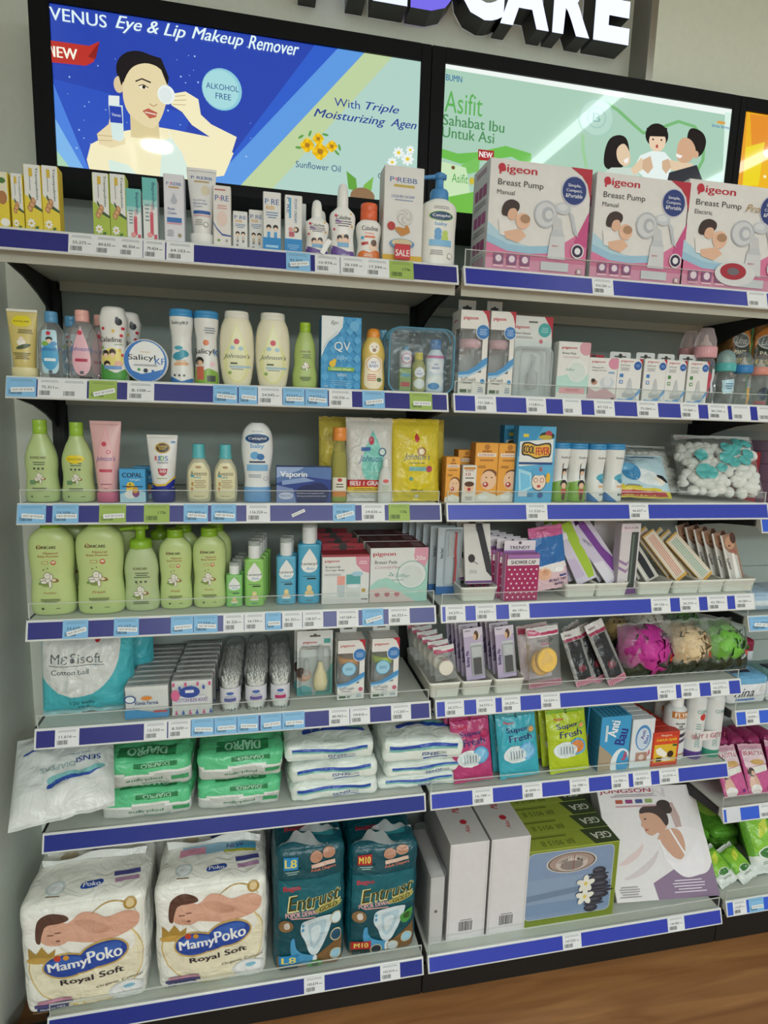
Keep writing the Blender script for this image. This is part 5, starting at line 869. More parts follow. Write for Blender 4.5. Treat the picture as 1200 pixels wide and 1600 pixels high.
def teat(lab, xl, xr, yt, blue):
    c = '3C7CC0' if blue else '4C8848'
    carton('teat_carton', lab, 'teat carton', P(2, xl, xr, yt, Y=.006), .045, ('E4E4E2', 'C8C8C6', 'DCDCDA'), BT+[('p', [(.85, 1), (1, 1), (1, .84), (.96, .92)], 'B8283C'), ('t', 'SofTouch', .32, .84, .38, .04, '504C4C', ''), ('l', .32, .75, .4, .08, 3, '909090'), ('e', .82, .84, .15, None, '2C5CA8'), ('l', .82, .84, .2, .06, 3, '88B0E0'), ('r', .2, .6, .14, .08, c), ('r', .2, .45, .14, .08, c), ('r', .2, .45, .08, .045, 'E4E4E2'), ('p', [(.1, .06), (.4, .04), (.7, .12), (1, .32), (1, .22), (.7, .03), (.4, 0), (.1, .02)], '6CA4D8'), ('p', [(.3, .2), (.42, .25), (.5, .5), (.55, .56), (.6, .5), (.68, .25), (.8, .2), (.78, .1), (.32, .1)], 'C0C4C6'), ('e', .55, .13, .26, .045, 'AEB4B8'), ('e', .55, .24, .16, .05, 'D0D4D6'), ('t', 'L', .84, .08, .05, .03, '5A5A5A', 'b'), ('l', .8, .04, .2, .02, 1, '909090')], tab=(.84, .019, 'DADAD8', .95), group='small teat cartons on the second right shelf')
teat('small teat carton with blue badge, first of four from the left', 961, 1000, 560, 1)
teat('small teat carton with blue badge, second of four from the left', 1003, 1038, 561, 1)
teat('small teat carton with green squares, third of four from the left', 1037, 1069, 563, 0)
teat('small teat carton with green squares, last of four beside the pink bottle', 1071, 1104, 564, 0)
def feeder(lab, pos, collar, cover, art, kind=0, group='feeding bottles on the second right shelf'):
    x, Y, z, w_, h_ = pos; r = thing('feeding_bottle', lab, 'feeding bottle', (x, Y+w_/2, z), (0, 0, 0), group); R_ = w_/2; m = MB(); hb = h_*.62
    pr = [(R_*.86, 0), (R_*.95, .003), (R_*.95, hb*.3), (R_*.85, hb*.45), (R_*.95, hb*.6), (R_*.92, hb*.9), (R_*.7, hb)]
    lathe(m, pr, 'EAEEF0:c12', 28); B = Body(w_*.95, hb, w_*.95, [(0, .9), (.3, 1), (.45, .9), (.6, 1), (1, .9)], [(0, .9), (.3, 1), (.45, .9), (.6, 1), (1, .9)], 2); m.art(B.S, w_, hb, art, 'p', base=3.5e-4, fine=.004)
    m.build('bottle_body', r); m = MB()
    lathe(m, [(R_*.88, hb*.985), (R_*.95, hb), (R_*.95, hb+h_*.13), (R_*.84, hb+h_*.14)], collar, 28)
    for i in range(28): a = 2*pi*i/28; m.box(R_*.95*cos(a)-.0004, R_*.95*cos(a)+.0004, R_*.95*sin(a)-.0004, R_*.95*sin(a)+.0004, hb+.001, hb+h_*.125, collar)
    m.build('collar', r); m = MB(); zc = hb+h_*.14; hc = h_-zc; lathe(m, [(R_*.9, zc), (R_*.84, zc+hc*.4), (R_*.62, zc+hc*.75), (R_*.56, zc+hc*.95), (R_*.4, h_)] if not kind else [(R_*.84, zc), (R_*.84, zc+hc*.4), (R_*.74, zc+hc*.7), (R_*.5, zc+hc*.9), (R_*.2, h_)], cover, 24); m.build('cover', r)
    m = MB(); lathe(m, [(R_*.6, zc), (R_*.5, zc+hc*.15), (R_*.22, zc+hc*.35), (R_*.16, zc+hc*.6), (R_*.08, zc+hc*.66)], 'E8DCC8:c50', 16); m.build('teat', r); return r
feeder('tall pink feeding bottle standing behind the front pink one', P(2, 1072, 1100, 514, Y=.085), 'E0A8B0:p', 'F0D8DC:c25', [])
feeder('tall pink feeding bottle with dark blue lettering, in front', P(2, 1097, 1129, 510, Y=.022), 'E0A8B0:p', 'F0D8DC:c25', [('t', 'HUKI', .45, .86, .7, .09, '2A3C80', 'b'), ('e', .3, .5, .35, .2, 'C04058'), ('r', .3, .25, .4, .2, 'B85868'), ('r', .7, .5, .2, .5, 'D8DCE0')])
feeder('teal feeding bottle with tilted white label', P(2, 1129, 1156, 545, Y=.02), '5CBCBC:p', 'A8DCE0:c35', [('r', .5, .55, .7, .4, 'B8D8E4', 8), ('l', .5, .56, .5, .2, 3, '4C80A8')], 1)
feeder('feeding bottle with blue collar and clear dome cover', P(2, 1157, 1182, 549, Y=.02), '3C88C8:p', 'E8ECF0:c12', [('r', .6, .3, .2, .5, 'D8A850')], 1)
feeder('feeding bottle with coral collar at the right frame edge', P(2, 1183, 1209, 553, Y=.02), 'E09888:p', 'E8ECF0:c12', [('e', .5, .4, .3, .2, '3C4858'), ('r', .5, .12, .8, .1, 'C03C48')], 1)
def lifree(lab, x0, x1, seed):
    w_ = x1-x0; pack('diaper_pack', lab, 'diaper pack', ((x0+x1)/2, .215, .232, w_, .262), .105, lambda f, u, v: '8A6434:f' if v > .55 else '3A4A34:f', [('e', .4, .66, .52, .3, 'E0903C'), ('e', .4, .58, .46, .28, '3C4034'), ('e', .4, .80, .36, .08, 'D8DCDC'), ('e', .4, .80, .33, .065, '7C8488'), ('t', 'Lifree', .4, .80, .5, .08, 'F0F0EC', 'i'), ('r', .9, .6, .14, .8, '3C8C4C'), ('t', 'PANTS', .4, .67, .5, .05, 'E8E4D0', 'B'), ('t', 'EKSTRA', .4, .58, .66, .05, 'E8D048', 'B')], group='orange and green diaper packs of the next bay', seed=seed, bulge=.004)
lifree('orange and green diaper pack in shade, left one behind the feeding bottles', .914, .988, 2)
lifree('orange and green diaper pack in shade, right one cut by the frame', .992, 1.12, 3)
# ------------------------------------------------------------------ ROW 3, left
def konib(lab, xl, xr, yt, yel):
    ops = [('t', 'KONICARE', .5, .66, .44, .035, '4A3420', 'b'), ('l', .52, .575, .46, .06, 2, '50604C')]+([('e', .43, .66, .2, .055, 'E8D020'), ('e', .57, .66, .2, .055, 'E8D020'), ('e', .5, .635, .18, .05, 'E8D020'), ('t', 'KONICARE', .5, .655, .4, .022, '6A5018', 'b')] if yel else [])
    for k in range(3): ops.append(('e', .38+.12*k, .5, .035, None, '48584C'))
    ops += lotus(.5, .36, .12, .62)+[('r', .32, .3, .16, .06, '6C9468'), ('l', .5, .2, .5, .05, 2, '3C4838'), ('e', .28, .09, .03, None, '50604C'), ('l', .7, .09, .16, .02, 1, '3C4838')]
    bottle('bath_bottle', lab, 'bath bottle', P(3, xl, xr, yt, Y=.03), .048, [(0, .9), (.03, .97), (.12, 1), (.28, .92), (.4, .88), (.55, .93), (.68, .9), (.85, .68), (.95, .48), (1, .42)], 'BACD8E:p', ops, .83, ('flip', .4, '9CC43C:p'), n=2.3)
konib('green bath bottle without sticker at the left end of the third shelf', 30, 86, 656, 0)
konib('green bath bottle with yellow heart sticker, third left shelf', 89, 143, 660, 1)
squeeze('lotion_tube', 'pink lotion tube with darker pink cap beside the blue duck carton', 'lotion tube', P(3, 138, 188, 658, Y=.03), .04, [(0, .62), (.4, .78), (.96, 1), (1, 1)], 'E0B2B2:p', [drop(.5, .5, .66, .9, 'E4A4AA'), drop(.5, .49, .6, .84, 'E8B4B8'), ('e', .46, .68, .08, None, 'C8384C'), ('e', .6, .57, .07, None, 'C8384C'), ('e', .6, .57, .045, None, 'E8B4B8'), ('t', "Johnson's", .5, .47, .62, .09, '3A4890', 'i'), ('r', .5, .31, .4, .04, 'C8485C'), ('l', .5, .12, .4, .03, 1, '9C5060'), ('t', '50g', .5, .06, .1, .02, '9C5060')], .12, 'D46C90:p', .7)
p = P(3, 188, 228, 733, Y=.03)
ops = [('r', .5, .5, 1, 1, '48A4DC'), ('p', [(0, 0), (1, 0), (1, .3), (.6, .42), (0, .25)], 'B8DCEC'), ('t', 'COPAL', .5, .82, .78, .14, '1C2440', 'B'), ('t', 'hangat', .6, .68, .4, .07, 'E8F0F4', ''), ('e', .42, .5, .16, None, 'E8C830'), ('e', .45, .38, .2, .12, 'E8D040'), ('e', .34, .46, .1, .03, 'E08030'), ('e', .4, .24, .22, .13, 'F0F0EC'), ('e', .62, .28, .14, .12, '8C3C78'), ('e', .6, .38, .12, .1, 'D8A030'), ('e', .4, .55, .03, None, '201818'), ('r', .5, .48, .8, .03, '203050')]
o = carton('ointment_carton', 'blue duck picture carton, front one beside the pink tube', 'ointment carton', p, .035, ('48A4DC', '4098C8', '68B0DC'), ops)
dup(o, (p[0]+.018, p[1]+.075, p[2]), 'blue duck picture carton, behind its twin')
squeeze('sunscreen_tube', 'white kids sunscreen tube with navy cap and blue yellow waves', 'sunscreen tube', P(3, 228, 277, 680, Y=.03), .04, [(0, .66), (.4, .84), (.96, 1), (1, 1)], 'E4E3E0:p', [('q', [(.16, .0), (.84, .0), (.9, .2), (.7, .1), (.4, .06), (.14, .12)], '24309C'), ('p', [(.14, .13), (.3, .09), (.6, .1), (.9, .24), (.9, .2), (.6, .06), (.3, .05), (.14, .09)], 'E8C038'), ('e', .52, .76, .24, .1, 'C89830'), ('e', .52, .76, .2, .08, '3A2C1C'), ('t', 'BANANA', .52, .79, .3, .04, 'E8C038', 'b'), ('t', 'BOAT', .52, .745, .22, .04, 'E8C038', 'b'), ('t', 'K', .32, .57, .09, .085, 'C84048', 'B'), ('t', 'I', .41, .57, .03, .085, '3C78C0', 'B'), ('t', 'D', .51, .57, .11, .085, '4C9C48', 'B'), ('t', 'S', .64, .57, .1, .085, '3C58A8', 'B'), ('l', .52, .49, .5, .04, 2, '506878'), ('p', [(.36, .38), (.68, .38), (.64, .28), (.52, .24), (.4, .28)], 'B83848'), ('t', '50', .52, .33, .2, .05, 'F0E8E8', 'b'), ('e', .86, .87, .08, .02, '4C88C0'), ('l', .5, .2, .4, .03, 1, 'A0B040')], .2, '202C80:p', .76)
def avee(lab, xl, xr, yt):
    bottle('lotion_bottle', lab, 'lotion bottle', P(3, xl, xr, yt, Y=.03), .03, [(0, .84), (.06, .92), (.3, 1), (.6, .97), (.8, .86), (.93, .6), (1, .44)], 'D3CCA4:c62', [('q', [(.12, .1), (.5, .06), (.88, .1), (.9, .7), (.7, .9), (.3, .9), (.1, .7)], 'E4DDB4'), ('e', .5, .8, .12, .03, 'B08858'), ('t', 'Aveeno', .5, .66, .64, .1, '5A5048', ''), ('t', 'baby', .46, .57, .3, .06, '3C9CB8', 'b'), ('e', .26, .6, .07, .025, '3C9CB8'), ('l', .56, .42, .5, .2, 5, 'A89870'), ('e', .26, .42, .05, .05, 'C89860'), ('e', .24, .3, .05, .05, 'C89860'), ('l', .5, .14, .5, .03, 1, 'A09070')], .76, ('ribbed', .5, '5CB8C0:p'), n=2.4, group='translucent beige lotion bottles on the third left shelf')
avee('small beige translucent bottle with turquoise cap, left of the pair', 290, 330, 694)
avee('small beige translucent bottle with turquoise cap, right of the pair', 333, 371, 695)
x, Y, z, w_, h_ = P(3, 377, 427, 661, Y=.03)
r = thing('wash_bottle', 'white inverted baby wash bottle standing on light blue cap', 'wash bottle', (x, Y+.02, z)); m = MB(); hc = h_*.19
B = Body(w_, h_-hc, .042, [(0, .84), (.1, .8), (.25, .84), (.45, .96), (.65, 1), (.85, .9), (.95, .66), (1, .4)], None, 2.4, hc); B.mesh(m, 'E8EAEA:p')
m.art(B.S, w_, h_-hc, [('l', .5, .87, .4, .03, 2, '9098A0'), ('e', .5, .76, .38, .075, '3C88B8'), ('e', .5, .76, .35, .065, '1E3C70'), ('t', 'Cetaphil', .5, .76, .56, .05, 'F0F4F4', 'b'), ('t', 'baby', .5, .64, .42, .09, '5CA0D8', 'b'), ('e', .42, .5, .14, .06, '6CB0E0'), ('e', .6, .48, .12, .05, '3C78B8'), ('r', .5, .4, .5, .025, '283C60'), ('r', .5, .31, .66, .1, '88BCE4'), ('l', .42, .18, .4, .06, 2, '909CA8'), ('e', .76, .14, .07, None, 'A0A4A8'), ('e', .76, .14, .055, None, 'E8EAEA')], 'p', base=3.5e-4, fine=.004); m.build('bottle_body', r)
m = MB(); a, b = B.ab(0); m.loft([sering(a*q, b*q, zz, 2.4, 28) for q, zz in ((1.0, 0), (1.06, .002), (1.04, hc*.8), (1.0, hc+.001))], '74A8DC:p'); m.build('cap', r)
p = P(3, 432, 517, 730, Y=.022)
carton('balm_carton', 'wide navy blue carton with dark head silhouette and pale beams', 'balm carton', p, .045, ('26408C', '3A5090', '5A70A8'), [('p', [(0, .0), (.36, 0), (.3, .4), (0, .5)], '7C90C0'), ('p', [(0, .55), (.5, .75), (1, .65), (1, 1), (0, 1)], '5878B0'), ('p', [(0, .7), (.4, .9), (.5, 1), (0, 1)], '98B0D8'), ('p', [(.1, .5), (.7, .62), (.5, .72), (.1, .62)], '8CA4D0'), ('q', [(.36, 0), (.38, .22), (.34, .32), (.4, .44), (.5, .5), (.62, .52), (.72, .58), (.84, .56), (.95, .42), (.96, .2), (.9, 0)], '18245C'), ('t', 'Vaporin', .31, .78, .48, .2, 'F0F2F6', 'B'), ('e', .17, .2, .13, .1, 'C8D0E8'), ('t', 'MEDICATED', .17, .2, .2, .05, '5868A0', 'b'), ('t', 'Membantu meringankan pilek', .62, .27, .5, .05, 'D8DCEC', ''), ('t', 'hidung tersumbat karena pilek', .64, .19, .54, .05, 'D8DCEC', '')])
bottle('hair_oil_bottle', 'clear yellow oil bottle with orange cap before the yellow pouch', 'oil bottle', P(3, 518, 545, 668, Y=.022), .03, [(0, .92), (.05, 1), (.35, 1), (.65, .94), (.85, .76), (.94, .62), (1, .6)], 'D8D890:c14', [('r', .5, .25, .8, .32, 'E4E0D0'), ('r', .5, .07, .8, .1, '8CA050'), ('r', .5, .15, .8, .1, 'D88840'), ('e', .5, .37, .14, .03, 'B83838'), ('l', .5, .28, .5, .08, 2, '5A4838')], .83, ('flip', .8, 'E8903C:p'), liquid=('BDB838:c45', .82))
def pouch(lab, pos, k, ops, T=.016, seed=1, loc=None, rot=(radians(-7), 0, 0), **kw):
    return bag('refill_pouch', lab, 'refill pouch', pos, T, k, ops, rot=rot, group=None, seed=seed, wr=.0018, taper=-.02, bow=.05, **kw)
p = P(3, 500, 548, 651, Y=.07, h=.195); pouch('yellow pouch partly hidden behind the clear oil bottle', p, 'C9B850:f', [('q', [(.1, .1), (.9, .1), (.8, .7), (.2, .7)], 'D4C040')], seed=4)
p = P(3, 640, 700, 652, Y=.075, h=.195); pouch('yellow pouch standing behind the front yellow pouch', p, 'C9B448:f', [], seed=6)
p = P(3, 543, 618, 652, Y=.03); pouch('silver white refill pouch with teal drop and red strip', p, 'D6D6D2:f', [drop(.56, .54, .56, .62, '7CC8BC'), ('e', .52, .72, .06, .05, 'B83048'), ('r', .4, .62, .2, .045, '3060A8'), ('t', "Johnson's", .55, .5, .6, .1, '2A4C94', 'i'), ('e', .76, .59, .09, .05, '4C7088'), ('e', .76, .59, .06, .035, 'D8E8E4'), ('l', .6, .34, .4, .06, 3, 'A8E0D4'), ('r', .5, .215, .96, .085, 'C03038'), ('t', 'BELI 1 GRATIS 1', .5, .215, .84, .05, 'F4F0EC', 'B'), ('r', .5, .14, .96, .065, 'E8C838'), ('l', .5, .14, .8, .04, 2, '6A5030'), ('b', .82, .06, .12, .05, '302C2C')], seed=2)
p = P(3, 588, 616, 716, Y=.022); p = (p[0], .018, p[2], p[3]*.8, p[4]); bottle('lotion_bottle', 'small white bottle taped before the silver white pouch', 'lotion bottle', p, .02, [(0, .9), (.1, 1), (.6, .9), (.85, .7), (1, .4)], 'E2E4E0:c70', [('l', .5, .4, .6, .2, 4, 'A0B890'), ('e', .5, .6, .2, .05, 'D86060')], .82, ('dome', .4, 'E8E8E6:p'))
p = P(3, 616, 692, 654, Y=.034); pouch('front yellow refill pouch with slanted top at the third left shelf end', p, 'DCC83C:f', [drop(.52, .52, .76, .76, 'E6D020'), drop(.52, .52, .7, .7, 'DCC828'), ('e', .5, .76, .05, .05, 'C03840'), ('e', .5, .78, .02, .04, 'C03840'), ('t', "Johnson's", .5, .53, .56, .1, '2A4C94', 'i'), ('e', .6, .6, .1, .055, 'A87840'), ('e', .6, .6, .06, .035, 'F0E0C0'), ('r', .56, .39, .46, .05, '7CB8B8'), ('l', .5, .46, .4, .02, 1, '6A6030'), ('e', .38, .27, .04, None, '5CA090'), ('e', .76, .39, .07, .04, 'B84858'), ('t', '400 mL', .52, .13, .26, .035, '5A4C20', 'b'), ('r', .52, .06, .08, .035, 'E8E8E0')], seed=9)
# ------------------------------------------------------------------ ROW 3, right
def orange(lab, xl, xr, yt, Y=.03, white=False, d=.035):
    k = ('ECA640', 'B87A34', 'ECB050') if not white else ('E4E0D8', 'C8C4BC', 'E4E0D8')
    ops = [('r', .5, .86, .4, .03, 'A86820'), ('e', .5, .93, .12, None, 'B87828'), ('r', .5, .8, .8, .06, 'F0E8D8'), ('t', 'SLEEKBABY', .5, .8, .7, .035, 'A83848', 'b'), ('r', .5, .71, .6, .03, 'B87830'), ('p', [(0, 0), (1, 0), (1, .12), (.5, .18), (0, .1)], 'E4E0D4'), ('e', .62, .37, .34, .16, 'EEC4A0'), ('e', .66, .48, .3, .08, '7A4A28'), ('e', .62, .41, .3, .12, 'EEC4A0'), ('e', .5, .3, .12, .045, 'B83C40'), ('e', .48, .31, .05, .02, 'F0E8E0'), ('e', .52, .42, .03, None, '302018'), ('e', .76, .42, .03, None, '302018'), ('e', .4, .08, .2, .04, 'F0F0EC'), ('l', .3, .6, .4, .05, 2, '8C5820')]
    if white: ops = [('r', .5, .92, .8, .06, 'C88830'), ('t', 'SLEEK', .5, .86, .6, .04, 'A83848', 'b'), ('t', '10', .4, .76, .34, .08, 'B83848', 'b'), ('r', .5, .66, .6, .03, '706860'), ('e', .5, .4, .34, .14, 'EEC4A0'), ('e', .5, .5, .34, .07, '5A3420'), ('e', .5, .36, .12, .05, 'B83C40'), ('l', .5, .12, .6, .1, 4, '908880')]
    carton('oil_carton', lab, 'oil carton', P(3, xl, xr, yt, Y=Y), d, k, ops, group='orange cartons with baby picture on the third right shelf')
orange('small orange carton with laughing baby, leftmost on the third right shelf', 695, 718, 714)
orange('orange carton partly hidden behind the leftmost small one', 714, 741, 703, .075)
orange('small white carton with baby face among the orange cartons', 721, 743, 727, .024, True, .028)
orange('tall orange carton with laughing baby, beside the small white carton', 741, 777, 692, .034)
orange('tall orange carton with laughing baby, beside the blue fever patch pack', 777, 812, 693, .034)
p = P(3, 808, 866, 666, Y=.022)
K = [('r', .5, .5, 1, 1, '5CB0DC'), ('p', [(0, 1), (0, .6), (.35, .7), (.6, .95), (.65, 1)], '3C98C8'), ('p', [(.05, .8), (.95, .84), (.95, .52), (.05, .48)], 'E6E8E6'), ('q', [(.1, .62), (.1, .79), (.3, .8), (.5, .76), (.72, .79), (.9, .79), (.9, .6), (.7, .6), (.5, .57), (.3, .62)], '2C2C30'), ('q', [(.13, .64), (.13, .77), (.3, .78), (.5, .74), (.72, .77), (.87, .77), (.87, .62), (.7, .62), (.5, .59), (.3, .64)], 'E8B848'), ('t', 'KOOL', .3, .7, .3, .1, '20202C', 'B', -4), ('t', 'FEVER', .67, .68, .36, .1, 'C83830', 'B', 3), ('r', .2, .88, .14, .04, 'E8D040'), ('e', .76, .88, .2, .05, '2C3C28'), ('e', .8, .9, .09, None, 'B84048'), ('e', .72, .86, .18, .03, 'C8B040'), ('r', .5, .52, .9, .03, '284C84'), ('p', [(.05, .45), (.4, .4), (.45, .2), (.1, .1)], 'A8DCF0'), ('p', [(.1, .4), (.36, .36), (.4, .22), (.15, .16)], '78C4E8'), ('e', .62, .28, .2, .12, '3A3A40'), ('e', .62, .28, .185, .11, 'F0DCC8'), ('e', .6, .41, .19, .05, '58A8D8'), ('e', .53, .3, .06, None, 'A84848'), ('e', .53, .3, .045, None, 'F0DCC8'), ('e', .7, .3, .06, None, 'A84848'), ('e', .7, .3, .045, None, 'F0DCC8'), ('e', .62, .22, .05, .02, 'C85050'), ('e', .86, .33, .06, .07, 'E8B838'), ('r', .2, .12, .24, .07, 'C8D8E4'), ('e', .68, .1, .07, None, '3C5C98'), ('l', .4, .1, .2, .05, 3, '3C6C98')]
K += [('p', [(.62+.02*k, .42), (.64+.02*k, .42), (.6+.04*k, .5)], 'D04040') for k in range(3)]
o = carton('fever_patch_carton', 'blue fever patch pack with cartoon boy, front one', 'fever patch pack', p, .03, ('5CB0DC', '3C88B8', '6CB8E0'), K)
dup(o, (p[0]-.004, p[1]+.09, p[2]), 'blue fever patch pack behind the cartoon boy pack')
def salr(lab, xl, xr, yt, kid):
    p = P(3, xl, xr, yt, Y=.034); wp = [(0, .94), (.04, 1), (.3, .98), (.5, .86), (.66, .88), (.82, .98), (1, 1)]
    ops = [('t', 'Salicyl', .66, .84, .6, .05, '2A3440', 'b')]+([('q', [(.02, 0), (.98, 0), (.98, .34), (.5, .42), (.02, .36)], '80AC48'), ('r', .5, .58, .04, .3, '303030'), ('r', .74, .62, .5, .02, '303030'), ('e', .62, .58, .14, None, '282020'), ('e', .62, .55, .1, None, 'E8C0A0'), ('e', .6, .34, .2, .08, '241C1C'), ('e', .6, .31, .14, .055, 'E8C0A0'), ('r', .6, .2, .3, .1, 'B85848'), ('e', .6, .1, .1, .08, '5C4030')] if kid else [('e', .66, .48, .3, .06, '50A8C0', 14), ('e', .74, .4, .22, .04, '3C88A8', -12), ('r', .7, .3, .4, .04, 'E0B080'), ('q', [(.02, 0), (.6, 0), (.2, .12), (.02, .2)], '3C78B8'), ('e', .64, .14, .06, None, '505860'), ('e', .8, .14, .06, None, '505860')])
    bottle('powder_bottle', lab, 'powder bottle', p, p[3]*.96, wp, 'E4E5E2:p', ops, .9, ('flip', 1.0, '3C90C8:p'), dp=wp, n=2.1)
salr('blue capped white bottle with green base next to the fever patch pack', 865, 894, 692, 1)
salr('blue capped white bottle with green base, second from the fever patch pack', 892, 922, 693, 1)
salr('blue capped white bottle with blue base corner, third of the row of four', 923, 950, 694, 0)
salr('blue capped white bottle with blue base corner, beside the wipes bag', 950, 980, 694, 0)
# wipes bag and the two cotton ball bags lean back on the shelf
def kf(u, v): return 'D8C838:f' if v < .13+.12*(1-u) and u > .1 else ('BFDCE8:f' if v > .28-.2*u else 'C4E0EA:f')
bag('cotton_pad_bag', 'light blue bag with yellow corner, leaning beside the four blue capped bottles', 'cotton bag', (0, 0, 0, .165, .14), .02, kf, [('r', .5, .93, .7, .07, '3A3C78'), ('e', .62, .4, .3, .16, 'E8F0F4', -20), ('e', .4, .5, .14, .2, '4C94C8', 20), ('e', .3, .62, .16, .08, '6CB0D8'), ('e', .88, .38, .1, .05, '201C24', -30), ('e', .82, .32, .1, .05, 'F0E8D8', -30), ('p', [(.1, .12), (.9, .1), (.96, .03), (.1, .03)], 'C04048'), ('l', .4, .2, .3, .04, 2, '6A5A30'), ('r', .14, .8, .2, .14, '5CA8D8', 20), ('l', .3, .75, .4, .16, 4, '708CA8')], loc=(.545, .045, SZ[3]+.006), rot=(radians(-42), 0, radians(-14)), seed=11, wr=.002)
def cotton_bag(name, lab, pos, loc, rot, teal, seed, group=None, T=.03):
    def parts(r, B):
        pass
    rr = random.Random(seed); x, Y, z, w_, h_ = pos; r = thing(name, lab, 'cotton bag', loc, rot, group)
    B = Pillow(w_, h_, T, seal=.07, p=3, q=.5, wr=.001, seed=seed, lump=.012); m = MB()
    n = 0
    for j in range(9):
        for i in range(8):
            u, v = (i+.5+.4*(j % 2))/8.5+rr.uniform(-.04, .04), .05+(j+.5)/11.9+rr.uniform(-.02, .02)
            if not .05 < u < .95 or v > .84: continue
            b = rr.uniform(.0125, .0175); cx, _, cz = B.P(u, v, -1, 0); t = max(B.t(u, v)-.015, -.004); kx, kz = rr.uniform(.85, 1.25), rr.uniform(.8, 1.1)
            vv = []; N1, N2 = 7, 10
            for a in range(N1+1):
                for c in range(N2):
                    th, ph = pi*a/N1, 2*pi*c/N2; vv.append((cx+b*kx*sin(th)*cos(ph), -t+b*.8*sin(th)*sin(ph), cz+b*kz*cos(th)))
            m.add(vv, [(a*N2+c, (a+1)*N2+c, (a+1)*N2+(c+1) % N2, a*N2+(c+1) % N2) for a in range(N1) for c in range(N2)], 'ECEBE6:n', True)
    tag(m.build('cotton_balls', r), kind='stuff')
    m = MB(); B.mesh(m, 'EEF2F0:c10', 30, 34); m.art(B.S, w_, h_, teal, 'p', base=6e-4, fine=.006); m.build('film_bag', r); return r
tl = [('r', .5, .93, .94, .13, 'DDE0DE'), ('t', 'pigeon', .24, .93, .3, .075, 'B82438', 'B'), ('r', .6, .93, .12, .02, '504848')]+[('e', u, v, a*1.5, None, '5CB8B8:p') for u, v, a in ((.28, .55, .055), (.6, .7, .05), (.68, .66, .06), (.75, .75, .04), (.3, .3, .07), (.36, .28, .06), (.58, .52, .06), (.66, .46, .05), (.5, .36, .04), (.8, .5, .05), (.86, .62, .05), (.78, .84, .06), (.88, .8, .04))]+[('l', .8, .05, .2, .03, 2, 'A04050')]
cotton_bag('cotton_ball_bag', 'big clear bag of cotton balls with teal dots, leaning at the third right shelf end', (0, 0, 0, .215, .20), (.79, .045, SZ[3]+.010), (radians(-38), 0, radians(-20)), tl, 21)
cotton_bag('cotton_ball_bag', 'clear bag of cotton balls tucked behind the big teal-dotted one', (0, 0, 0, .15, .16), (.655, .15, SZ[3]+.012), (radians(-42), 0, radians(-12)), tl[:3], 22, T=.022)
# next bay: stack of pink cartons
for k, (z0, hh, c, lab) in enumerate(((-.045, .05, 'B8A8C0', 'lilac and pink carton at the bottom of the next bay stack'), (.006, .035, 'C080A8', 'pink carton second from the bottom of the next bay stack'), (.042, .05, 'B0C0C8', 'grey and pink carton with ribbon in the next bay stack'), (.093, .035, 'A86098', 'magenta panelled carton near the top of the next bay stack'), (.129, .028, 'D0A8B8', 'thin pale pink carton topmost of the next bay stack'))):
    carton('pad_carton', lab, 'pad carton', (1.075, .10, z0, .155, hh), .12, (c, 'A890B0', c), [('r', .5, .5, .7, .5, 'B05088'), ('r', .45, .3, .5, .12, 'D8B0C8'), ('e', .3, .7, .05, None, 'D03C70'), ('r', .85, .6, .2, .3, 'D8D0D8')])
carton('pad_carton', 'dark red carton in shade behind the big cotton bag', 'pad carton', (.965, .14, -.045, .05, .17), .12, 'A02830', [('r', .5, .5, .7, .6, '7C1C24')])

# loose slips on the shelf edges
q0, q1 = x_on_strip(455, 0, 0), x_on_strip(477, 0, 0); m = MB(); W = q1-q0
m.box(-W/2, W/2, -.0006, 0, -.0035, .0035, 'EDEEEE:m'); m.art(lambda u, v, off: ((u-.5)*W, -.0006-off, (v-.5)*.007), W, .007, [('t', 'OUT OF STOCK', .5, .5, .86, .4, '2A2E36', 'b')])
tag(m.build('loose_sticker', loc=((q0+q1)/2, -.009, -.021), rot=(radians(-16), radians(-24), 0)), 'small tilted white sticker alone on the blue third left shelf edge', 'sticker')
a, b = aY(503, 396, -.050), aY(516, 374, -.056); m = MB(); W = .0095; L = (b-a).length
m.box(-W/2, W/2, -.0004, 0, 0, L, 'F2F3F3:m'); tag(m.build('paper_slip', loc=a, rot=(0, math.atan2(b.x-a.x, b.z-a.z), 0)), 'white paper slip sticking up before the small purple based bottles', 'paper slip')
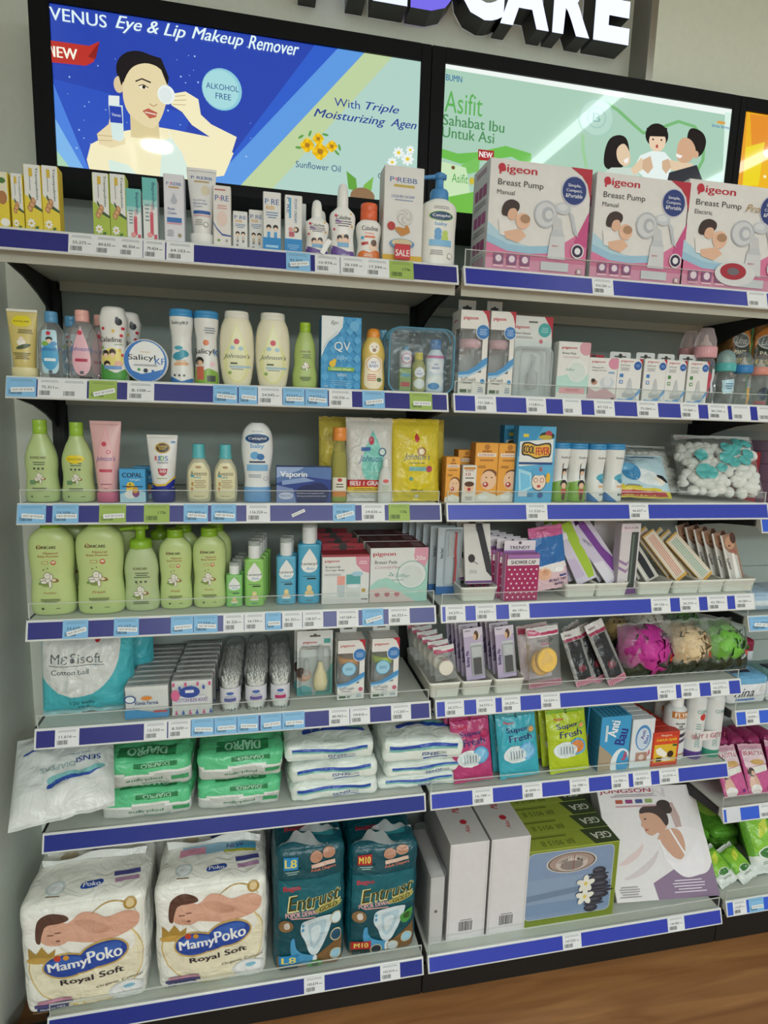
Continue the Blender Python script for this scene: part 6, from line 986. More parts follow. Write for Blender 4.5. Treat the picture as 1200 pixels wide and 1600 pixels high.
# ------------------------------------------------------------------ ROW 4, left
def konp(lab, pos, last, cap=None, group=None, behind=None, dy=.075, dx=.02):
    ops = [('e', .3, .795, .05, None, 'C05830'), ('e', .3, .795, .038, None, 'C2D48E'), ('t', 'KONICARE', .46, .79, .42, .032, '3A2C1C', 'B'), ('t', 'Natural', .55, .725, .3, .026, 'A86038', 'b'), ('t', 'Baby Powder', .5, .685, .46, .028, 'A86038', 'b'), ('r', .42, .615, .14, .035, 'C0704C'), ('r', .42, .615, .12, .027, 'C2D48E'), ('e', .6, .615, .06, None, 'C8684C'), ('e', .6, .62, .04, .012, 'E8E0C8')]+lotus(.46, .42, .15, .55 if pos[4] > .14 else .7)+[('t', last, .5, .265, .28, .03, 'B06840', 'i'), ('l', .5, .175, .44, .05, 3, '3A4028'), ('e', .33, .085, .03, None, '40502C'), ('l', .66, .085, .14, .015, 1, '3A4028')]
    wp = [(0, .86), (.03, .96), (.1, 1), (.28, .97), (.42, .92), (.6, .98), (.78, 1), (.9, .9), (.96, .68), (1, .46)]
    o = bottle('powder_bottle', lab, 'powder bottle', pos, min(pos[3]*.62, .055), wp, 'C2D48E:p', ops, .9 if cap else .93, ('flip', .5 if cap else .45, '86B020:p'), n=2.5, group=group)
    if behind: dup(o, (pos[0]+dx, pos[1]+min(pos[3]*.62, .055)/2+dy, pos[2]), behind)
    return o
konp('large green powder bottle with Powdery lettering at the left shelf end', P(4, 40, 113, 830, 962, h=.205), 'Powdery', behind='large green powder bottle behind the Powdery one')
konp('large green powder bottle with Fresh lettering, left of the green pump', P(4, 115, 191, 830, 960, h=.208), 'Fresh', behind='large green powder bottle behind the large Fresh one')
p = P(4, 190, 247, 822, 955)
pump_bottle('foam_pump_bottle', 'pale green foam pump bottle with bright green pump', 'pump bottle', p, .042, [(0, .86), (.04, .95), (.15, 1), (.35, .93), (.5, .92), (.65, .96), (.85, .84), (1, .58)], 'BACA98:p', [('t', 'KONICARE', .5, .68, .38, .04, '4A3420', 'b'), ('l', .54, .575, .44, .1, 3, '50604C')]+[('e', .38+.13*k, .47, .035, None, '48584C') for k in range(3)]+lotus(.48, .3, .15, .7)+[('l', .5, .14, .5, .05, 2, '3C4838')], .74, '8CB82C:p', -1, capw=.62)
o = pump_bottle('foam_pump_bottle', 'green pump top standing behind the front foam pump bottle', 'pump bottle', (p[0]+.028, p[1]+.1, p[2], p[3], p[4]), .042, [(0, .86), (.15, 1), (.35, .93), (.65, .96), (1, .58)], 'BACA98:p', [], .74, '7CA428:p', -1, capw=.62)
konp('smaller green powder bottle with Fresh lettering, right of the pump', P(4, 247, 299, 829, 952), 'Fresh', 1, behind='green capped powder bottle behind the smaller Fresh one', dy=.06, dx=.012)
konp('smaller green powder bottle with Powdery lettering, beside the mini wash bottle', P(4, 300, 353, 827, 950), 'Powdery', 1, behind='green capped powder bottle behind the smaller Powdery one', dy=.06, dx=.01)
def lact(lab, xl, xr, yt, yb, k, n=0, who=''):
    p = P(4, xl, xr, yt, yb); ops = [drop(.5, .72, .84, .4, 'ECEEEC'), ('t', 'Lactacyd', .5, .66, .7, .06, '1C2830', 'b'), ('t', 'Baby', .56, .58, .4, .055, '4C9CD0', 'i'), ('r', .6, .42, .4, .025, '20302C'), ('l', .5, .46, .7, .02, 1, '30484C'), ('e', .5, .26, .12, .055, 'E8D8A0'), ('e', .5, .18, .2, .05, 'E4C890'), ('e', .5, .14, .24, .02, 'F0F0EC'), ('r', .5, .06, .3, .02, '608890')]
    r = thing('wash_bottle', lab, 'wash bottle', (p[0], p[1]+.014, p[2])); h_ = p[4]; w_ = p[3]; m = MB(); B = Body(w_, h_*.74, .03, [(0, .94), (.03, 1), (.9, 1), (.97, .96), (1, .5)], None, 4.0); B.mesh(m, k+':p'); m.art(B.S, w_, h_*.74, ops, 'p', base=3.5e-4, fine=.004); m.build('bottle_body', r)
    m = MB(); q = w_*.31; lathe(m, [(q, h_*.74-.001), (q, h_*.93), (q*.98, h_*.935)], 'E6E8E8:p', 24); m.build('cap', r); m = MB(); lathe(m, [(q*1.02, h_*.925), (q*1.02, h_*.995), (q*.9, h_)], 'C8D0CC:c45', 24); m.build('clear_top', r)
    for i in range(n): dup(r, (p[0]+.006*(i+1), p[1]+.014+.033*(i+1), p[2]), f'{who}, {ORD[i]} behind the front one')
lact('mini green wash bottle with white cap, front one', 353, 379, 880, 948, '8CCC78', 3, 'mini green wash bottle')
lact('green wash bottle with white cap, taller front one', 382, 413, 846, 947, '94CC6C', 3, 'taller green wash bottle')
lact('small blue wash bottle with white cap, front one', 432, 463, 841, 944, '60B0D0', 1, 'small blue wash bottle')
lact('tall blue wash bottle beside the storage bag carton, front one', 466, 501, 815, 943, '4CA8CC', 1, 'tall blue wash bottle')
p = P(4, 503, 577, 867, 943)
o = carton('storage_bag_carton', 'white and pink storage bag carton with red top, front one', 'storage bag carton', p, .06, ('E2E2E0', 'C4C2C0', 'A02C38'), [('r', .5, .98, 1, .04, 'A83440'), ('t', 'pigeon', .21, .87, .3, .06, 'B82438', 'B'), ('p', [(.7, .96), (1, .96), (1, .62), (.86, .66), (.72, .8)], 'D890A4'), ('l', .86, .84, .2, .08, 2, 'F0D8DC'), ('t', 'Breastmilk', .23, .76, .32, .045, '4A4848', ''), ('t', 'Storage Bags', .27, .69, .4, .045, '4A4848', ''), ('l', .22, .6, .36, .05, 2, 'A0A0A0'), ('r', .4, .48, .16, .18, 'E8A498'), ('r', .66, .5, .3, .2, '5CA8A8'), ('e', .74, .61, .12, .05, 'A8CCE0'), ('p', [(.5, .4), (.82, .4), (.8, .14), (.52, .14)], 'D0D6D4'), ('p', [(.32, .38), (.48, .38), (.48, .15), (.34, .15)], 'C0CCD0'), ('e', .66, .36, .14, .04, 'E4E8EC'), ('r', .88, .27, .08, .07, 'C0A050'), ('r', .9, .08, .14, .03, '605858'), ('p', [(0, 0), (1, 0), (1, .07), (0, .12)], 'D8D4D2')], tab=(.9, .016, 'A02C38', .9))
for i in range(3): dup(o, (p[0]-.004*(i+1), p[1]+.03+.064*(i+1), p[2]), f'red topped storage bag carton, {ORD[i]} behind the front one')
p = P(4, 578, 668, 856, 940)
top = [('r', u, .5, .16, .6, c) for u, c in ((.2, '6C5054'), (.45, '7C5C60'), (.85, '9C7C80'))]
o = carton('breast_pad_carton', 'wide pad carton with 20x mark and mint waves, front one', 'pad carton', p, .075, ('E0E2E0', 'C4C6C4', '6A3C40'), [('t', 'pigeon', .24, .88, .38, .09, 'B82438', 'B'), ('p', [(.76, 1), (1, 1), (1, .62), (.86, .68), (.76, .84)], 'DC9CB0'), ('e', .88, .86, .13, None, 'DC9CB0'), ('t', '20x', .87, .81, .18, .08, 'F0ECEC', 'b'), ('t', 'Breast Pads', .27, .74, .38, .06, '4A4848', ''), ('t', 'ComfyFeel', .32, .64, .48, .07, 'C08CA0', 'i'), ('p', [(0, .3), (.14, .42), (.3, .46), (.46, .36), (.7, .3), (.9, .5), (1, .8), (1, 0), (0, 0)], 'A8D4C8'), ('e', .72, .5, .26, .26, '88BCB0'), ('e', .72, .5, .245, .245, 'E0E4E2'), ('e', .72, .48, .2, .2, 'D4DCD8'), ('t', '2x Softer', .5, .5, .38, .07, '7CA8A0', 'ib', -6), ('l', .48, .41, .3, .03, 1, '90A8A0'), ('p', [(0, 0), (.8, 0), (.5, .2), (.25, .28), (0, .24)], 'D4C4C0')]+[('e', .13+.17*k, .15, .045, None, 'C07880') for k in range(3)], top=top)
for i in range(2): dup(o, (p[0]-.003*(i+1), p[1]+.0375+.079*(i+1), p[2]), f'wide pad carton, {ORD[i]} behind the 20x carton')
# ------------------------------------------------------------------ ROW 4, right
def card(name, lab, cat, L, w_, col, ops, T=.005, blister=None, group=None, side=None):
    """header card pack standing or leaning; L = lean(...)"""
    loc, rot, h_ = L; m = MB(); c = col if ':' in col else col+':m'
    m.box(-w_/2, w_/2, 0, T, 0, h_, (c, (side or 'C8C8C8')+':m', c), .0005); m.art(face(w_, h_, 0), w_, h_, ops, 'm')
    if not blister: return tag(m.build(name, loc=loc, rot=rot), lab, cat, group)
    r = thing(name, lab, cat, loc, rot, group); m.build('card', r); blister(r, w_, h_); return r
def bl_box(u0, u1, v0, v1, dp=.012, key='EEF2F4:c9', inner=None):
    def f(r, w_, h_):
        x0, x1, z0, z1 = (u0-.5)*w_, (u1-.5)*w_, v0*h_, v1*h_; cx, cz = (x0+x1)/2, (z0+z1)/2; m = MB()
        rings = []
        for q, y in ((1, -.0003), (.97, -dp*.7), (.86, -dp)):
            rings.append([(cx+(x1-x0)/2*q*sx*(1 if abs(sz) < .99 or True else 1), y, cz+(z1-z0)/2*q*sz) for sx, sz in ((1, .86), (.86, 1), (-.86, 1), (-1, .86), (-1, -.86), (-.86, -1), (.86, -1), (1, -.86))])
        m.loft(rings, key, smooth=False, c0=False); m.build('blister', r)
        if inner: inner(r, cx, cz, x1-x0, z1-z0, dp)
    return f
def brush(k):
    def f(r, cx, cz, w_, h_, dp):
        m = MB(); m.tube([(cx+w_*.12, -dp*.5, cz-h_*.46), (cx+w_*.16, -dp*.5, cz-h_*.1), (cx+w_*.1, -dp*.5, cz+h_*.1), (cx+w_*.12, -dp*.5, cz+h_*.46)], [.0035, .003, .0035, .003], k, 8); m.build('brush_handle', r)
        m = MB()
        for j in range(18): zz = cz+h_*(.02+.024*j); m.box(cx-w_*.3, cx+w_*.1, -dp*.6, -dp*.4, zz, zz+.0012, 'E0E0E0:p')
        m.build('bristles', r)
    return f
p = aY(700, 918, .1)
rows = []
for i in range(6):
    Y = .10+.026*i; x0 = p.x-.012*i; L = (Vector((x0, Y, SZ[4]-.003)), (0, 0, 0), .175)
    if i == 0: o = card('comb_blister_card', 'clear comb pack with red brush handle at the left end, front one', 'comb pack', L, .066, 'B8C4CC', [('r', .5, .06, 1, .12, '3C6CA8'), ('t', 'Pumice Stone 2', .18, .62, .42, .05, '2C3438', 'b', 90), ('r', .85, .5, .12, .9, 'A8B4BC')], .001, bl_box(.28, .96, .14, .97, .014, 'F4F8F8:c4', inner=brush('B83038:p')), group='comb packs at the left end of the fourth right shelf')
    else: dup(o, L[0], f'clear comb pack, {ORD[i-1]} behind the red brush one')
tl4 = [(721, 778, 936, 'leftmost white tray on the fourth right shelf, holding hair dye brush packs'), (884, 934, 931, 'white tray holding the lime green packs on the fourth right shelf'), (932, 983, 930, 'white tray holding the purple packs on the fourth right shelf'), (998, 1052, 927, 'white tray holding the dark brush packs on the fourth right shelf'), (1053, 1096, 926, 'white tray holding the orange stick packs on the fourth right shelf'), (1094, 1134, 922, 'white tray holding the teal stick packs on the fourth right shelf'), (1133, 1182, 922, 'rightmost white tray on the fourth right shelf, holding brown packs')]
for a, b, c, l in tl4: tray(l, 4, a, b, c, depth=.22, Y=.034)
def series(n, step, name, lab, who, cat, L, w_, *a, **k):
    o = card(name, lab, cat, L, w_, *a, **k)
    for i in range(n): dup(o, L[0]+Vector(step)*(i+1), f'{who}, {ORD[i]} behind the front one', rot=tuple(q+random.uniform(-.02, .02) for q in L[1]))
    return o
series(3, (-.006, .03, .002), 'hair_dye_brush_pack', 'black and white hair dye brush pack in the leftmost tray, front one', 'hair dye brush pack in leftmost tray', 'brush pack', lean(748, 912, .062, 745, 818, .10, SZ[4]+.003), wid(724, 766, 870, .06), 'DAD8D4', [('p', [(.45, 1), (.7, 1), (1, .3), (1, .1), (.8, .2)], '2C2C30'), ('p', [(.74, 1), (1, 1), (1, .36)], 'E4E2DE'), ('t', 'Hair Dye Brush & Comb', .76, .62, 1.55, .06, '201C1C', 'B', -66), ('e', .26, .42, .13, .07, '2C2420'), ('r', .36, .36, .3, .012, '302C2C', -30), ('l', .3, .2, .4, .06, 3, 'A0A09C'), ('r', .5, .03, 1, .04, '6C3C80')], .008)
# shower caps
p = P(4, 789, 842, 866, 934, Y=.026)
dots = [('r', .5, .38, .94, .72, 'A82860')]+[('e', .1+.16*i+.08*(j % 2), .08+.1*j, .028, None, 'E8D0DC') for j in range(7) for i in range(6) if .1+.16*i+.08*(j % 2) < .94]+[('r', .5, .84, .94, .14, 'E4DEE2'), ('t', 'SHOWER CAP', .5, .835, .72, .08, '302028', 'B'), ('r', .5, .96, .94, .08, 'A070B0')]
def hdr(r, w_, h_, d):
    m = MB(); m.box(-w_*.46, w_*.46, d/2-.001, d/2, h_, h_+.03, 'E4DCE4:m'); m.art(lambda u, v, off: ((u-.5)*w_*.92, d/2-.001-off, h_+v*.03), w_*.92, .03, [('t', 'TRENDY', .5, .4, .66, .26, '302838', 'B'), ('e', .5, .8, .05, None, '605868'), ('r', .5, .08, 1, .16, 'A070B0')]); m.build('header_flap', r)
o = carton('shower_cap_carton', 'magenta dotted shower cap carton, front one', 'shower cap carton', p, .024, ('A82860', 'C890B8', '9868A8'), dots, parts=hdr)
for i in range(5): dup(o, (p[0]-.0085*(i+1), p[1]+.012+.027*(i+1), p[2]), f'magenta dotted shower cap carton, {ORD[i]} behind the front one')
loc, rot, h_ = lean(862, 920, .05, 851, 822, .07, SZ[4]); w_ = wid(834, 887, 880, .05)
bag('shower_cap_bag', 'shower cap bag with blue cap, pink base and header', 'shower cap bag', (0, 0, 0, w_, h_), .008, lambda u, v: 'C85C90:f' if v > .82 else ('2C6CB0:f' if v > .38 else 'E0C0C8:f'), [('r', .5, .95, .9, .05, 'D8709C'), ('t', 'TRENDY', .4, .95, .4, .03, '802848', 'b'), ('p', [(.05, .38), (.95, .42), (.98, .34), (.6, .26), (.3, .34)], 'E8E4E2'), ('e', .3, .26, .2, .1, 'E8B898'), ('e', .34, .28, .1, .05, 'D09878'), ('e', .75, .3, .14, .04, 'F0F0F0'), ('t', 'BLAKE TIM', .68, .14, .5, .04, '4C3C6C', 'B'), ('t', 'BAND', .72, .08, .26, .04, '4C3C6C', 'B'), ('r', .85, .2, .2, .03, '304C90')], loc=loc, rot=rot, seed=31)
LC = [('r', .5, .5, 1, 1, 'D8D4DC')]
series(2, (-.012, .025, .003), 'nail_file_pack', 'lime green and lilac pack leaning in the second tray, front one', 'lime green and lilac pack', 'beauty pack', lean(918, 908, .062, 880, 818, .11, SZ[4]+.003), .062, 'D4CCDC', [('p', [(.35, 1), (.85, 1), (.98, .2), (.9, .04), (.6, .04), (.5, .4)], 'A4C430'), ('p', [(.0, .45), (.4, .4), (.5, .1), (0, .1)], 'C8B8D4'), ('r', .3, .8, .3, .1, 'E8E4EC')], .006)
series(3, (-.012, .022, .003), 'nail_file_pack', 'lilac pack with dark purple file leaning beside the lime green one, front', 'lilac pack with purple file', 'beauty pack', lean(963, 905, .062, 905, 818, .11, SZ[4]+.003), .062, 'CFC6DA', [('q', [(.4, 1), (.75, 1), (.8, .5), (.95, .3), (.9, .12), (.6, .1), (.5, .4)], '7A3C98'), ('p', [(0, .4), (.45, .34), (.5, .04), (0, .04)], 'E0DCE6'), ('t', 'TRENDY', .3, .7, .5, .04, '605870', 'b', -70)], .006)
carton('comb_carton', 'tall pale lilac carton standing upright between the purple and dark packs', 'comb carton', P(4, 968, 998, 818, 912, Y=.05), .03, ('D4CED2', 'BCB4BC', 'D0C8D0'), [('r', .72, .45, .36, .86, '3C4440'), ('r', .66, .5, .1, .7, '647068'), ('r', .3, .93, .6, .1, 'E0D0D8'), ('t', 'BLACK ME', .5, .94, .7, .03, '806070', 'b'), ('p', [(0, .5), (.4, .44), (.5, .48), (.5, .44), (.4, .40), (0, .46)], '9C7CA8'), ('p', [(0, .4), (.4, .34), (.5, .38), (.5, .34), (.4, .30), (0, .36)], '9C7CA8'), ('r', .5, .04, 1, .08, '6C3C80')])
carton('comb_carton', 'wide pale lilac carton behind the purple file packs', 'comb carton', P(4, 925, 970, 812, 905, Y=.14), .03, ('CCC6CC', 'B4ACB4', 'C8C0C8'), [('p', [(.5, .5), (.8, .44), (1, .48), (1, .44), (.8, .40), (.5, .46)], '9C7CA8'), ('p', [(.5, .34), (.8, .28), (1, .32), (1, .28), (.8, .24), (.5, .3)], '9C7CA8')])
series(1, (-.012, .02, .003), 'brush_pack', 'clear pack with black brush leaning in the middle tray', 'clear black brush pack', 'brush pack', lean(1020, 905, .064, 982, 845, .12, SZ[4]+.003), .045, 'C8C4BC', [('q', [(.3, .04), (.75, .04), (.8, .5), (.7, .95), (.4, .95), (.3, .5)], '20242C'), ('r', .12, .5, .14, .9, 'E4E0D4')], .005)
def sticks(c):
    return [('r', .5, .5, .9, .94, 'E0D4C4')]+[('r', .3+.13*k, .5, .05, .84, c) for k in range(4)]+[('r', .5, .98, .9, .03, 'D8A850'), ('p', [(.05, .0), (.95, .0), (.95, .05), (.05, .05)], 'D8A850')]
series(1, (-.010, .02, .003), 'orange_stick_pack', 'pack of orange sticks leaning left, front one', 'pack of orange sticks', 'stick pack', lean(1066, 903, .064, 1012, 832, .12, SZ[4]+.003), .045, 'D8C8A8', sticks('D8785C'), .004, side='C89C48')
series(2, (-.010, .02, .003), 'teal_stick_pack', 'pack of teal sticks leaning left, front one', 'pack of teal sticks', 'stick pack', lean(1106, 903, .064, 1048, 838, .12, SZ[4]+.003), .05, 'D8C8A8', sticks('6CB8A4'), .005, side='C89C48')
series(5, (-.013, .02, .002), 'beauty_photo_pack', 'brown packs with face photo in the rightmost tray, front one', 'brown face photo pack', 'beauty pack', lean(1152, 905, .062, 1136, 834, .085, SZ[4]+.003), .046, '9C7864', [('p', [(0, 0), (.86, 0), (.86, .5), (.3, .62), (0, .8)], 'C8C4BE'), ('r', .06, .5, .1, 1, 'E4E0D8'), ('e', .55, .8, .34, .14, 'C89878'), ('e', .8, .88, .2, .12, '4C2C20'), ('e', .45, .74, .1, .02, '6C4030'), ('t', 'Eyeliner', .16, .36, .7, .08, '282420', 'B', -82), ('p', [(.4, .02), (.7, .02), (.66, .58), (.5, .6)], 'F0EEEA'), ('r', .62, .62, .4, .02, 'B0504C'), ('r', .66, .58, .36, .02, 'B0504C')], .003)
# ------------------------------------------------------------------ ROW 5, left
p = P(5, 57, 204, 999, 1113, Y=.052); cir = [(min(max(.40+.47*cos(radians(a)), .015), .985), min(max(.86+.60*sin(radians(a)), .02), .965)) for a in range(180, 361, 9)]+[(.87, .965), (.015, .965)]
bag('cotton_ball_bag', 'large turquoise and white bag of cotton balls at the fifth left shelf', 'cotton bag', p, .035, lambda u, v: '9CC8CC:f' if v < .06 else '4CB8C4:f', [('q', cir, 'DCDEDC'), ('t', 'Mεδisoft', .4, .73, .56, .12, '5C6468', ''), ('r', .4, .645, .6, .008, '5C6468'), ('t', 'Cotton ball', .33, .57, .4, .06, '4C5458', 'b'), ('e', .62, .93, .03, None, 'C82838'), ('t', '120 balls', .44, .17, .26, .045, '26646C', 'b'), ('t', '75 g', .45, .1, .12, .045, '26646C', 'b')], seed=41, wr=.003, lump=.006, taper=-.02, rot=(radians(-4), 0, radians(3)), nu=34, nv=34)
bag('cotton_ball_bag', 'turquoise cotton ball bag behind the large front one', 'cotton bag', (p[0]+.03, .15, p[2], p[3], p[4]), .035, '4CB8C4:f', [('q', [(.015, .965), (.7, .965), (.6, .5), (.2, .4), (.015, .6)], 'DCDEDC')], seed=42, wr=.003, lump=.006, taper=-.02)
def buds_pack(lab, xl, xr, yt, yb, kind, n, who, Y):
    x, Y, z, w_, h_ = P(5, xl, xr, yt, yb, Y=Y); d = .026; r = thing('cotton_bud_pack', lab, 'cotton bud pack', (x, Y+d/2, z)); m = MB(); N_ = 26
    for i in range(N_):
        for yy in (-d*.32, 0, d*.32):
            xx = -w_*.47+w_*.94*(i+.5)/N_; m.box(xx-.001, xx+.001, yy-.0008, yy+.0008, .002, h_-.003, 'E4E4E0:m'); m.box(xx-.0014, xx+.0014, yy-.0014, yy+.0014, h_-.012, h_-.002, 'F0F0EC:n'); m.box(xx-.0014, xx+.0014, yy-.0014, yy+.0014, .001, .010, 'F0F0EC:n')
    m.box(-w_*.465, w_*.465, -d*.3, d*.36, .003, h_-.005, 'E9E9E5:m')
    tag(m.build('cotton_buds', r), kind='stuff')
    B = SoftBox(w_, d, h_, .004, .001, .0006, seed=5+len(who)); m = MB(); B.mesh(m, 'F4F8FA:c7', 12, 10)
    ops = [('p', [(.02, .02), (.98, .02), (.98, .28), (.7, .2), (.4, .26), (.2, .34), (.02, .3)], '3C94CC:p'), ('e', .14, .62, .13, .12, '2C4C90'), ('e', .14, .62, .1, .09, 'E0E8EC'), ('t', 'Kimia Farma', .5, .5, .5, .11, '2C4C90', 'b'), ('e', .5, .64, .12, .06, 'E08C3C'), ('r', .8, .22, .3, .06, 'C04C50')] if kind == 'k' else [('e', .45, .68, .24, .16, '2C4CA0'), ('r', .45, .7, .2, .08, 'E0E4F0'), ('r', .46, .46, .7, .22, 'D8DCE0'), ('t', 'COTTON BUDS ADULT', .5, .46, .74, .1, '7C5C98', 'b'), ('e', .12, .6, .1, .16, 'D86C98')]+[('e', .08+.14*k, .9-.1*(k % 2), .03, .06, ('D05C90', '3C5CB0')[k % 2]) for k in range(7)]+[('p', [(.1+.16*k, .06), (.18+.16*k, .06), (.14+.16*k, .2)], ('D05C90', '3C5CB0')[k % 2]) for k in range(6)]
    m.art(B.S, w_, h_, ops, 'p', base=4e-4); m.art(B.ST, w_, d, [('r', .5, .5, .92, .7, 'D0D6D6:c30')], 'p', base=4e-4); m.build('film_wrap', r)
    for i in range(n): dup(r, (x+.002*(i % 2)+.0015*i, Y+d/2+.0275*(i+1), z), f'{who}, {ORD[i]} behind the front one')
buds_pack('cotton bud pack with blue wave base, front one', 193, 265, 1072, 1122, 'k', 8, 'cotton bud pack of the left column', .03)
buds_pack('cotton bud pack with blue oval and pink dots, front one', 266, 333, 1063, 1116, 'm', 8, 'cotton bud pack of the right column', .03)
def drum(lab, xl, xr, yt, yb, col, n, who):
    x, Y, z, w_, h_ = P(5, xl, xr, yt, yb); R_ = w_/2; Y = .032; r = thing('cotton_bud_drum', lab, 'cotton bud drum', (x, Y+R_, z)); m = MB(); rr = random.Random(5)
    pr = [(R_*.94, 0), (R_*.96, h_*.1), (R_*.86, h_*.3), (R_*.86, h_*.62), (R_*.96, h_*.78), (R_*.98, h_*.8)]
    lathe(m, pr, 'F8FAFA:c4', 28, c1=False); B = Body(w_, h_, w_, [(0, .95), (.3, .88), (.62, .88), (.8, .98)], [(0, .95), (.3, .88), (.62, .88), (.8, .98)], 2)
    m.build('clear_cup', r); m = MB(); F = lambda v: interp([(0, .95), (.3, .88), (.62, .88), (.8, .98)], v)*R_+.0004
    m.loft([sering(F(v), F(v), v*h_, 2, 28) for v in (.2, .3, .45, .58)], 'DCDCE4:p', c0=False, c1=False); m.art(B.S, w_, h_, [('r', .5, .3, .5, .08, col), ('e', .5, .46, .16, .04, '4C6CB0'), ('l', .5, .38, .5, .05, 2, '9090A8')], 'p', base=8e-4, fine=.004); m.build('label', r)
    m = MB(); lathe(m, [(R_*.74, .006), (R_*.7, h_*.4), (R_*.74, h_*.66)], 'E6E6E2:m', 20)
    for i in range(46):
        a = i*2.399; q = R_*.78*math.sqrt((i+.5)/46); xx, yy = q*cos(a), q*sin(a); zt = h_*.74+rr.uniform(-.003, .004); tx, ty = rr.uniform(-.002, .002), rr.uniform(-.002, .002)
        m.tube([(xx*.85, yy*.85, .003), (xx+tx, yy+ty, zt-.008)], .0009, 'ECECE8:m', 5); m.loft([sering(q2, q2, 0, 2, 6) if False else [(xx+tx+q2*cos(2*pi*k/6), yy+ty+q2*sin(2*pi*k/6), zt-.009+zz) for k in range(6)] for q2, zz in ((.0012, 0), (.0021, .003), (.0021, .007), (.001, .0095))], 'F2F2EE:n')
        if i > 24: m.loft([[(xx*.86+q2*cos(2*pi*k/6), yy*.86+q2*sin(2*pi*k/6), .001+zz) for k in range(6)] for q2, zz in ((.0012, 0), (.0021, .003), (.002, .007), (.001, .0095))], 'F2F2EE:n')
    tag(m.build('cotton_buds', r), kind='stuff'); m = MB(); lathe(m, [(R_, h_*.8), (R_, h_*.86), (R_*.97, h_*.98), (R_*.9, h_)], 'F8FAFA:c4', 28, c0=False); m.build('lid', r)
    for i in range(n): dup(r, (x+.0015*(i+1)+.001*(i % 2), Y+R_+.046*(i+1), z), f'{who}, {ORD[i]} behind the front one')
drum('clear drum of cotton buds with dark blue label stripe, left of three', 341, 378, 1048, 1110, '5C64A0', 4, 'clear bud drum of the left column')
drum('clear drum of cotton buds with violet label stripe, middle of three', 381, 419, 1044, 1107, '6C5CA0', 4, 'clear bud drum of the middle column')
drum('clear drum of cotton buds with crimson label stripe, right of three', 421, 455, 1042, 1104, 'B8386C', 4, 'clear bud drum of the right column')
def bl2(r, w_, h_):
    m = MB(); lathe(m, [(.004, h_*.12), (.016, h_*.14), (.0185, h_*.24), (.016, h_*.36), (.009, h_*.46), (.006, h_*.56)], 'D8CFA8:p', 24, cx=w_*.14, cy=-.016, dr=.8); m.build('suction_bulb', r)
    m = MB(); lathe(m, [(.006, h_*.56), (.008, h_*.62), (.008, h_*.72), (.004, h_*.8)], 'E8ECEC:c20', 16, cx=w_*.14, cy=-.012); lathe(m, [(.007, h_*.34), (.008, h_*.36), (.006, h_*.58)], 'E8ECEC:c25', 16, cx=-w_*.24, cy=-.01); m.build('clear_nozzle', r)
    m = MB(); m.loft([[(w_*(.5*q*sx), y, h_*(.4+.36*q*sz)) for sx, sz in ((.9, .8), (.8, 1), (-.8, 1), (-.9, .8), (-.9, -.8), (-.8, -1), (.8, -1), (.9, -.8))] for q, y in ((1, -.0004), (.95, -.014), (.85, -.022))], 'EEF2F4:c6', smooth=False, c0=False); m.build('blister', r)
p = P(5, 465, 521, 990, 1090, Y=.075)
o = clam('cleaner_blister_card', 'grey blister card with cream suction bulb and baby photo, front one', p, [('r', .5, .3, 1, .6, 'B8C0BC'), ('p', [(0, 0), (.45, 0), (.4, .12), (.2, .16), (0, .12)], '5CA8A8'), ('p', [(.6, .14), (1, .5), (1, .0), (.5, 0)], '6CB0A8'), ('t', 'pigeon', .36, .82, .38, .045, 'C02438', 'B'), ('t', 'Nose Cleaner', .38, .765, .48, .03, '3A3838', ''), ('l', .4, .72, .4, .02, 1, '808080'), ('r', .84, .84, .18, .07, '4CA098'), ('r', .5, .92, .3, .025, '605850'), ('e', .5, .93, .05, None, '605850'), ('e', .2, .32, .2, .1, 'B88C74'), ('e', .1, .36, .14, .08, '4A342C'), ('e', .26, .31, .12, .06, 'D8AC90')], bl2)
dup(o, (p[0]-.004, p[1]+.02+.04, p[2]+.0), 'grey blister card behind the cream suction bulb card')
gs5 = [('e', .42, .52, .001, None, '58A8D0')]
soft_carton('short window carton with orange banded bottle on the fifth left shelf', P(5, 527, 570, 1000, 1093), 'D89848:p', .022, extra=gs5)
soft_carton('short window carton with lime banded bottle on the fifth left shelf', P(5, 580, 623, 997, 1090), 'A4C040:p', .022, extra=gs5)
# ------------------------------------------------------------------ ROW 5, right
for a, b, c, l in ((672, 721, 1082, 'leftmost white tray on the fifth right shelf, holding makeup puffs'), (723, 770, 1080, 'white tray holding the left bobby pin cards'), (774, 820, 1077, 'white tray holding the right bobby pin cards')): tray(l, 5, a, b, c, depth=.24, Y=.03, h_=.04)
def bagw(name, lab, cat, L, w_, T, kf, ops, n=0, step=(0, .02, 0), who='', parts=None, **k):
    loc, rot, h_ = L; o = bag(name, lab, cat, (0, 0, 0, w_, h_), T, kf, ops, loc=loc, rot=rot, parts=parts, **k)
    for i in range(n): dup(o, loc+Vector(step)*(i+1), f'{who}, {ORD[i]} behind the front one')
    return o
def puff(r, B):
    m = MB(); w_, h_ = B.w, B.h
    for s_, y in ((0, -.004), (.002, .001)): m.loft([[(s_+w_*.34*q*cos(2*pi*i/28), yy+y, h_*.36+w_*.34*q*sin(2*pi*i/28)) for i in range(28)] for q, yy in ((.9, .002), (1, 0), (1, -.002), (.9, -.004))], 'E8E2D4:n')
    m.build('puff', r)
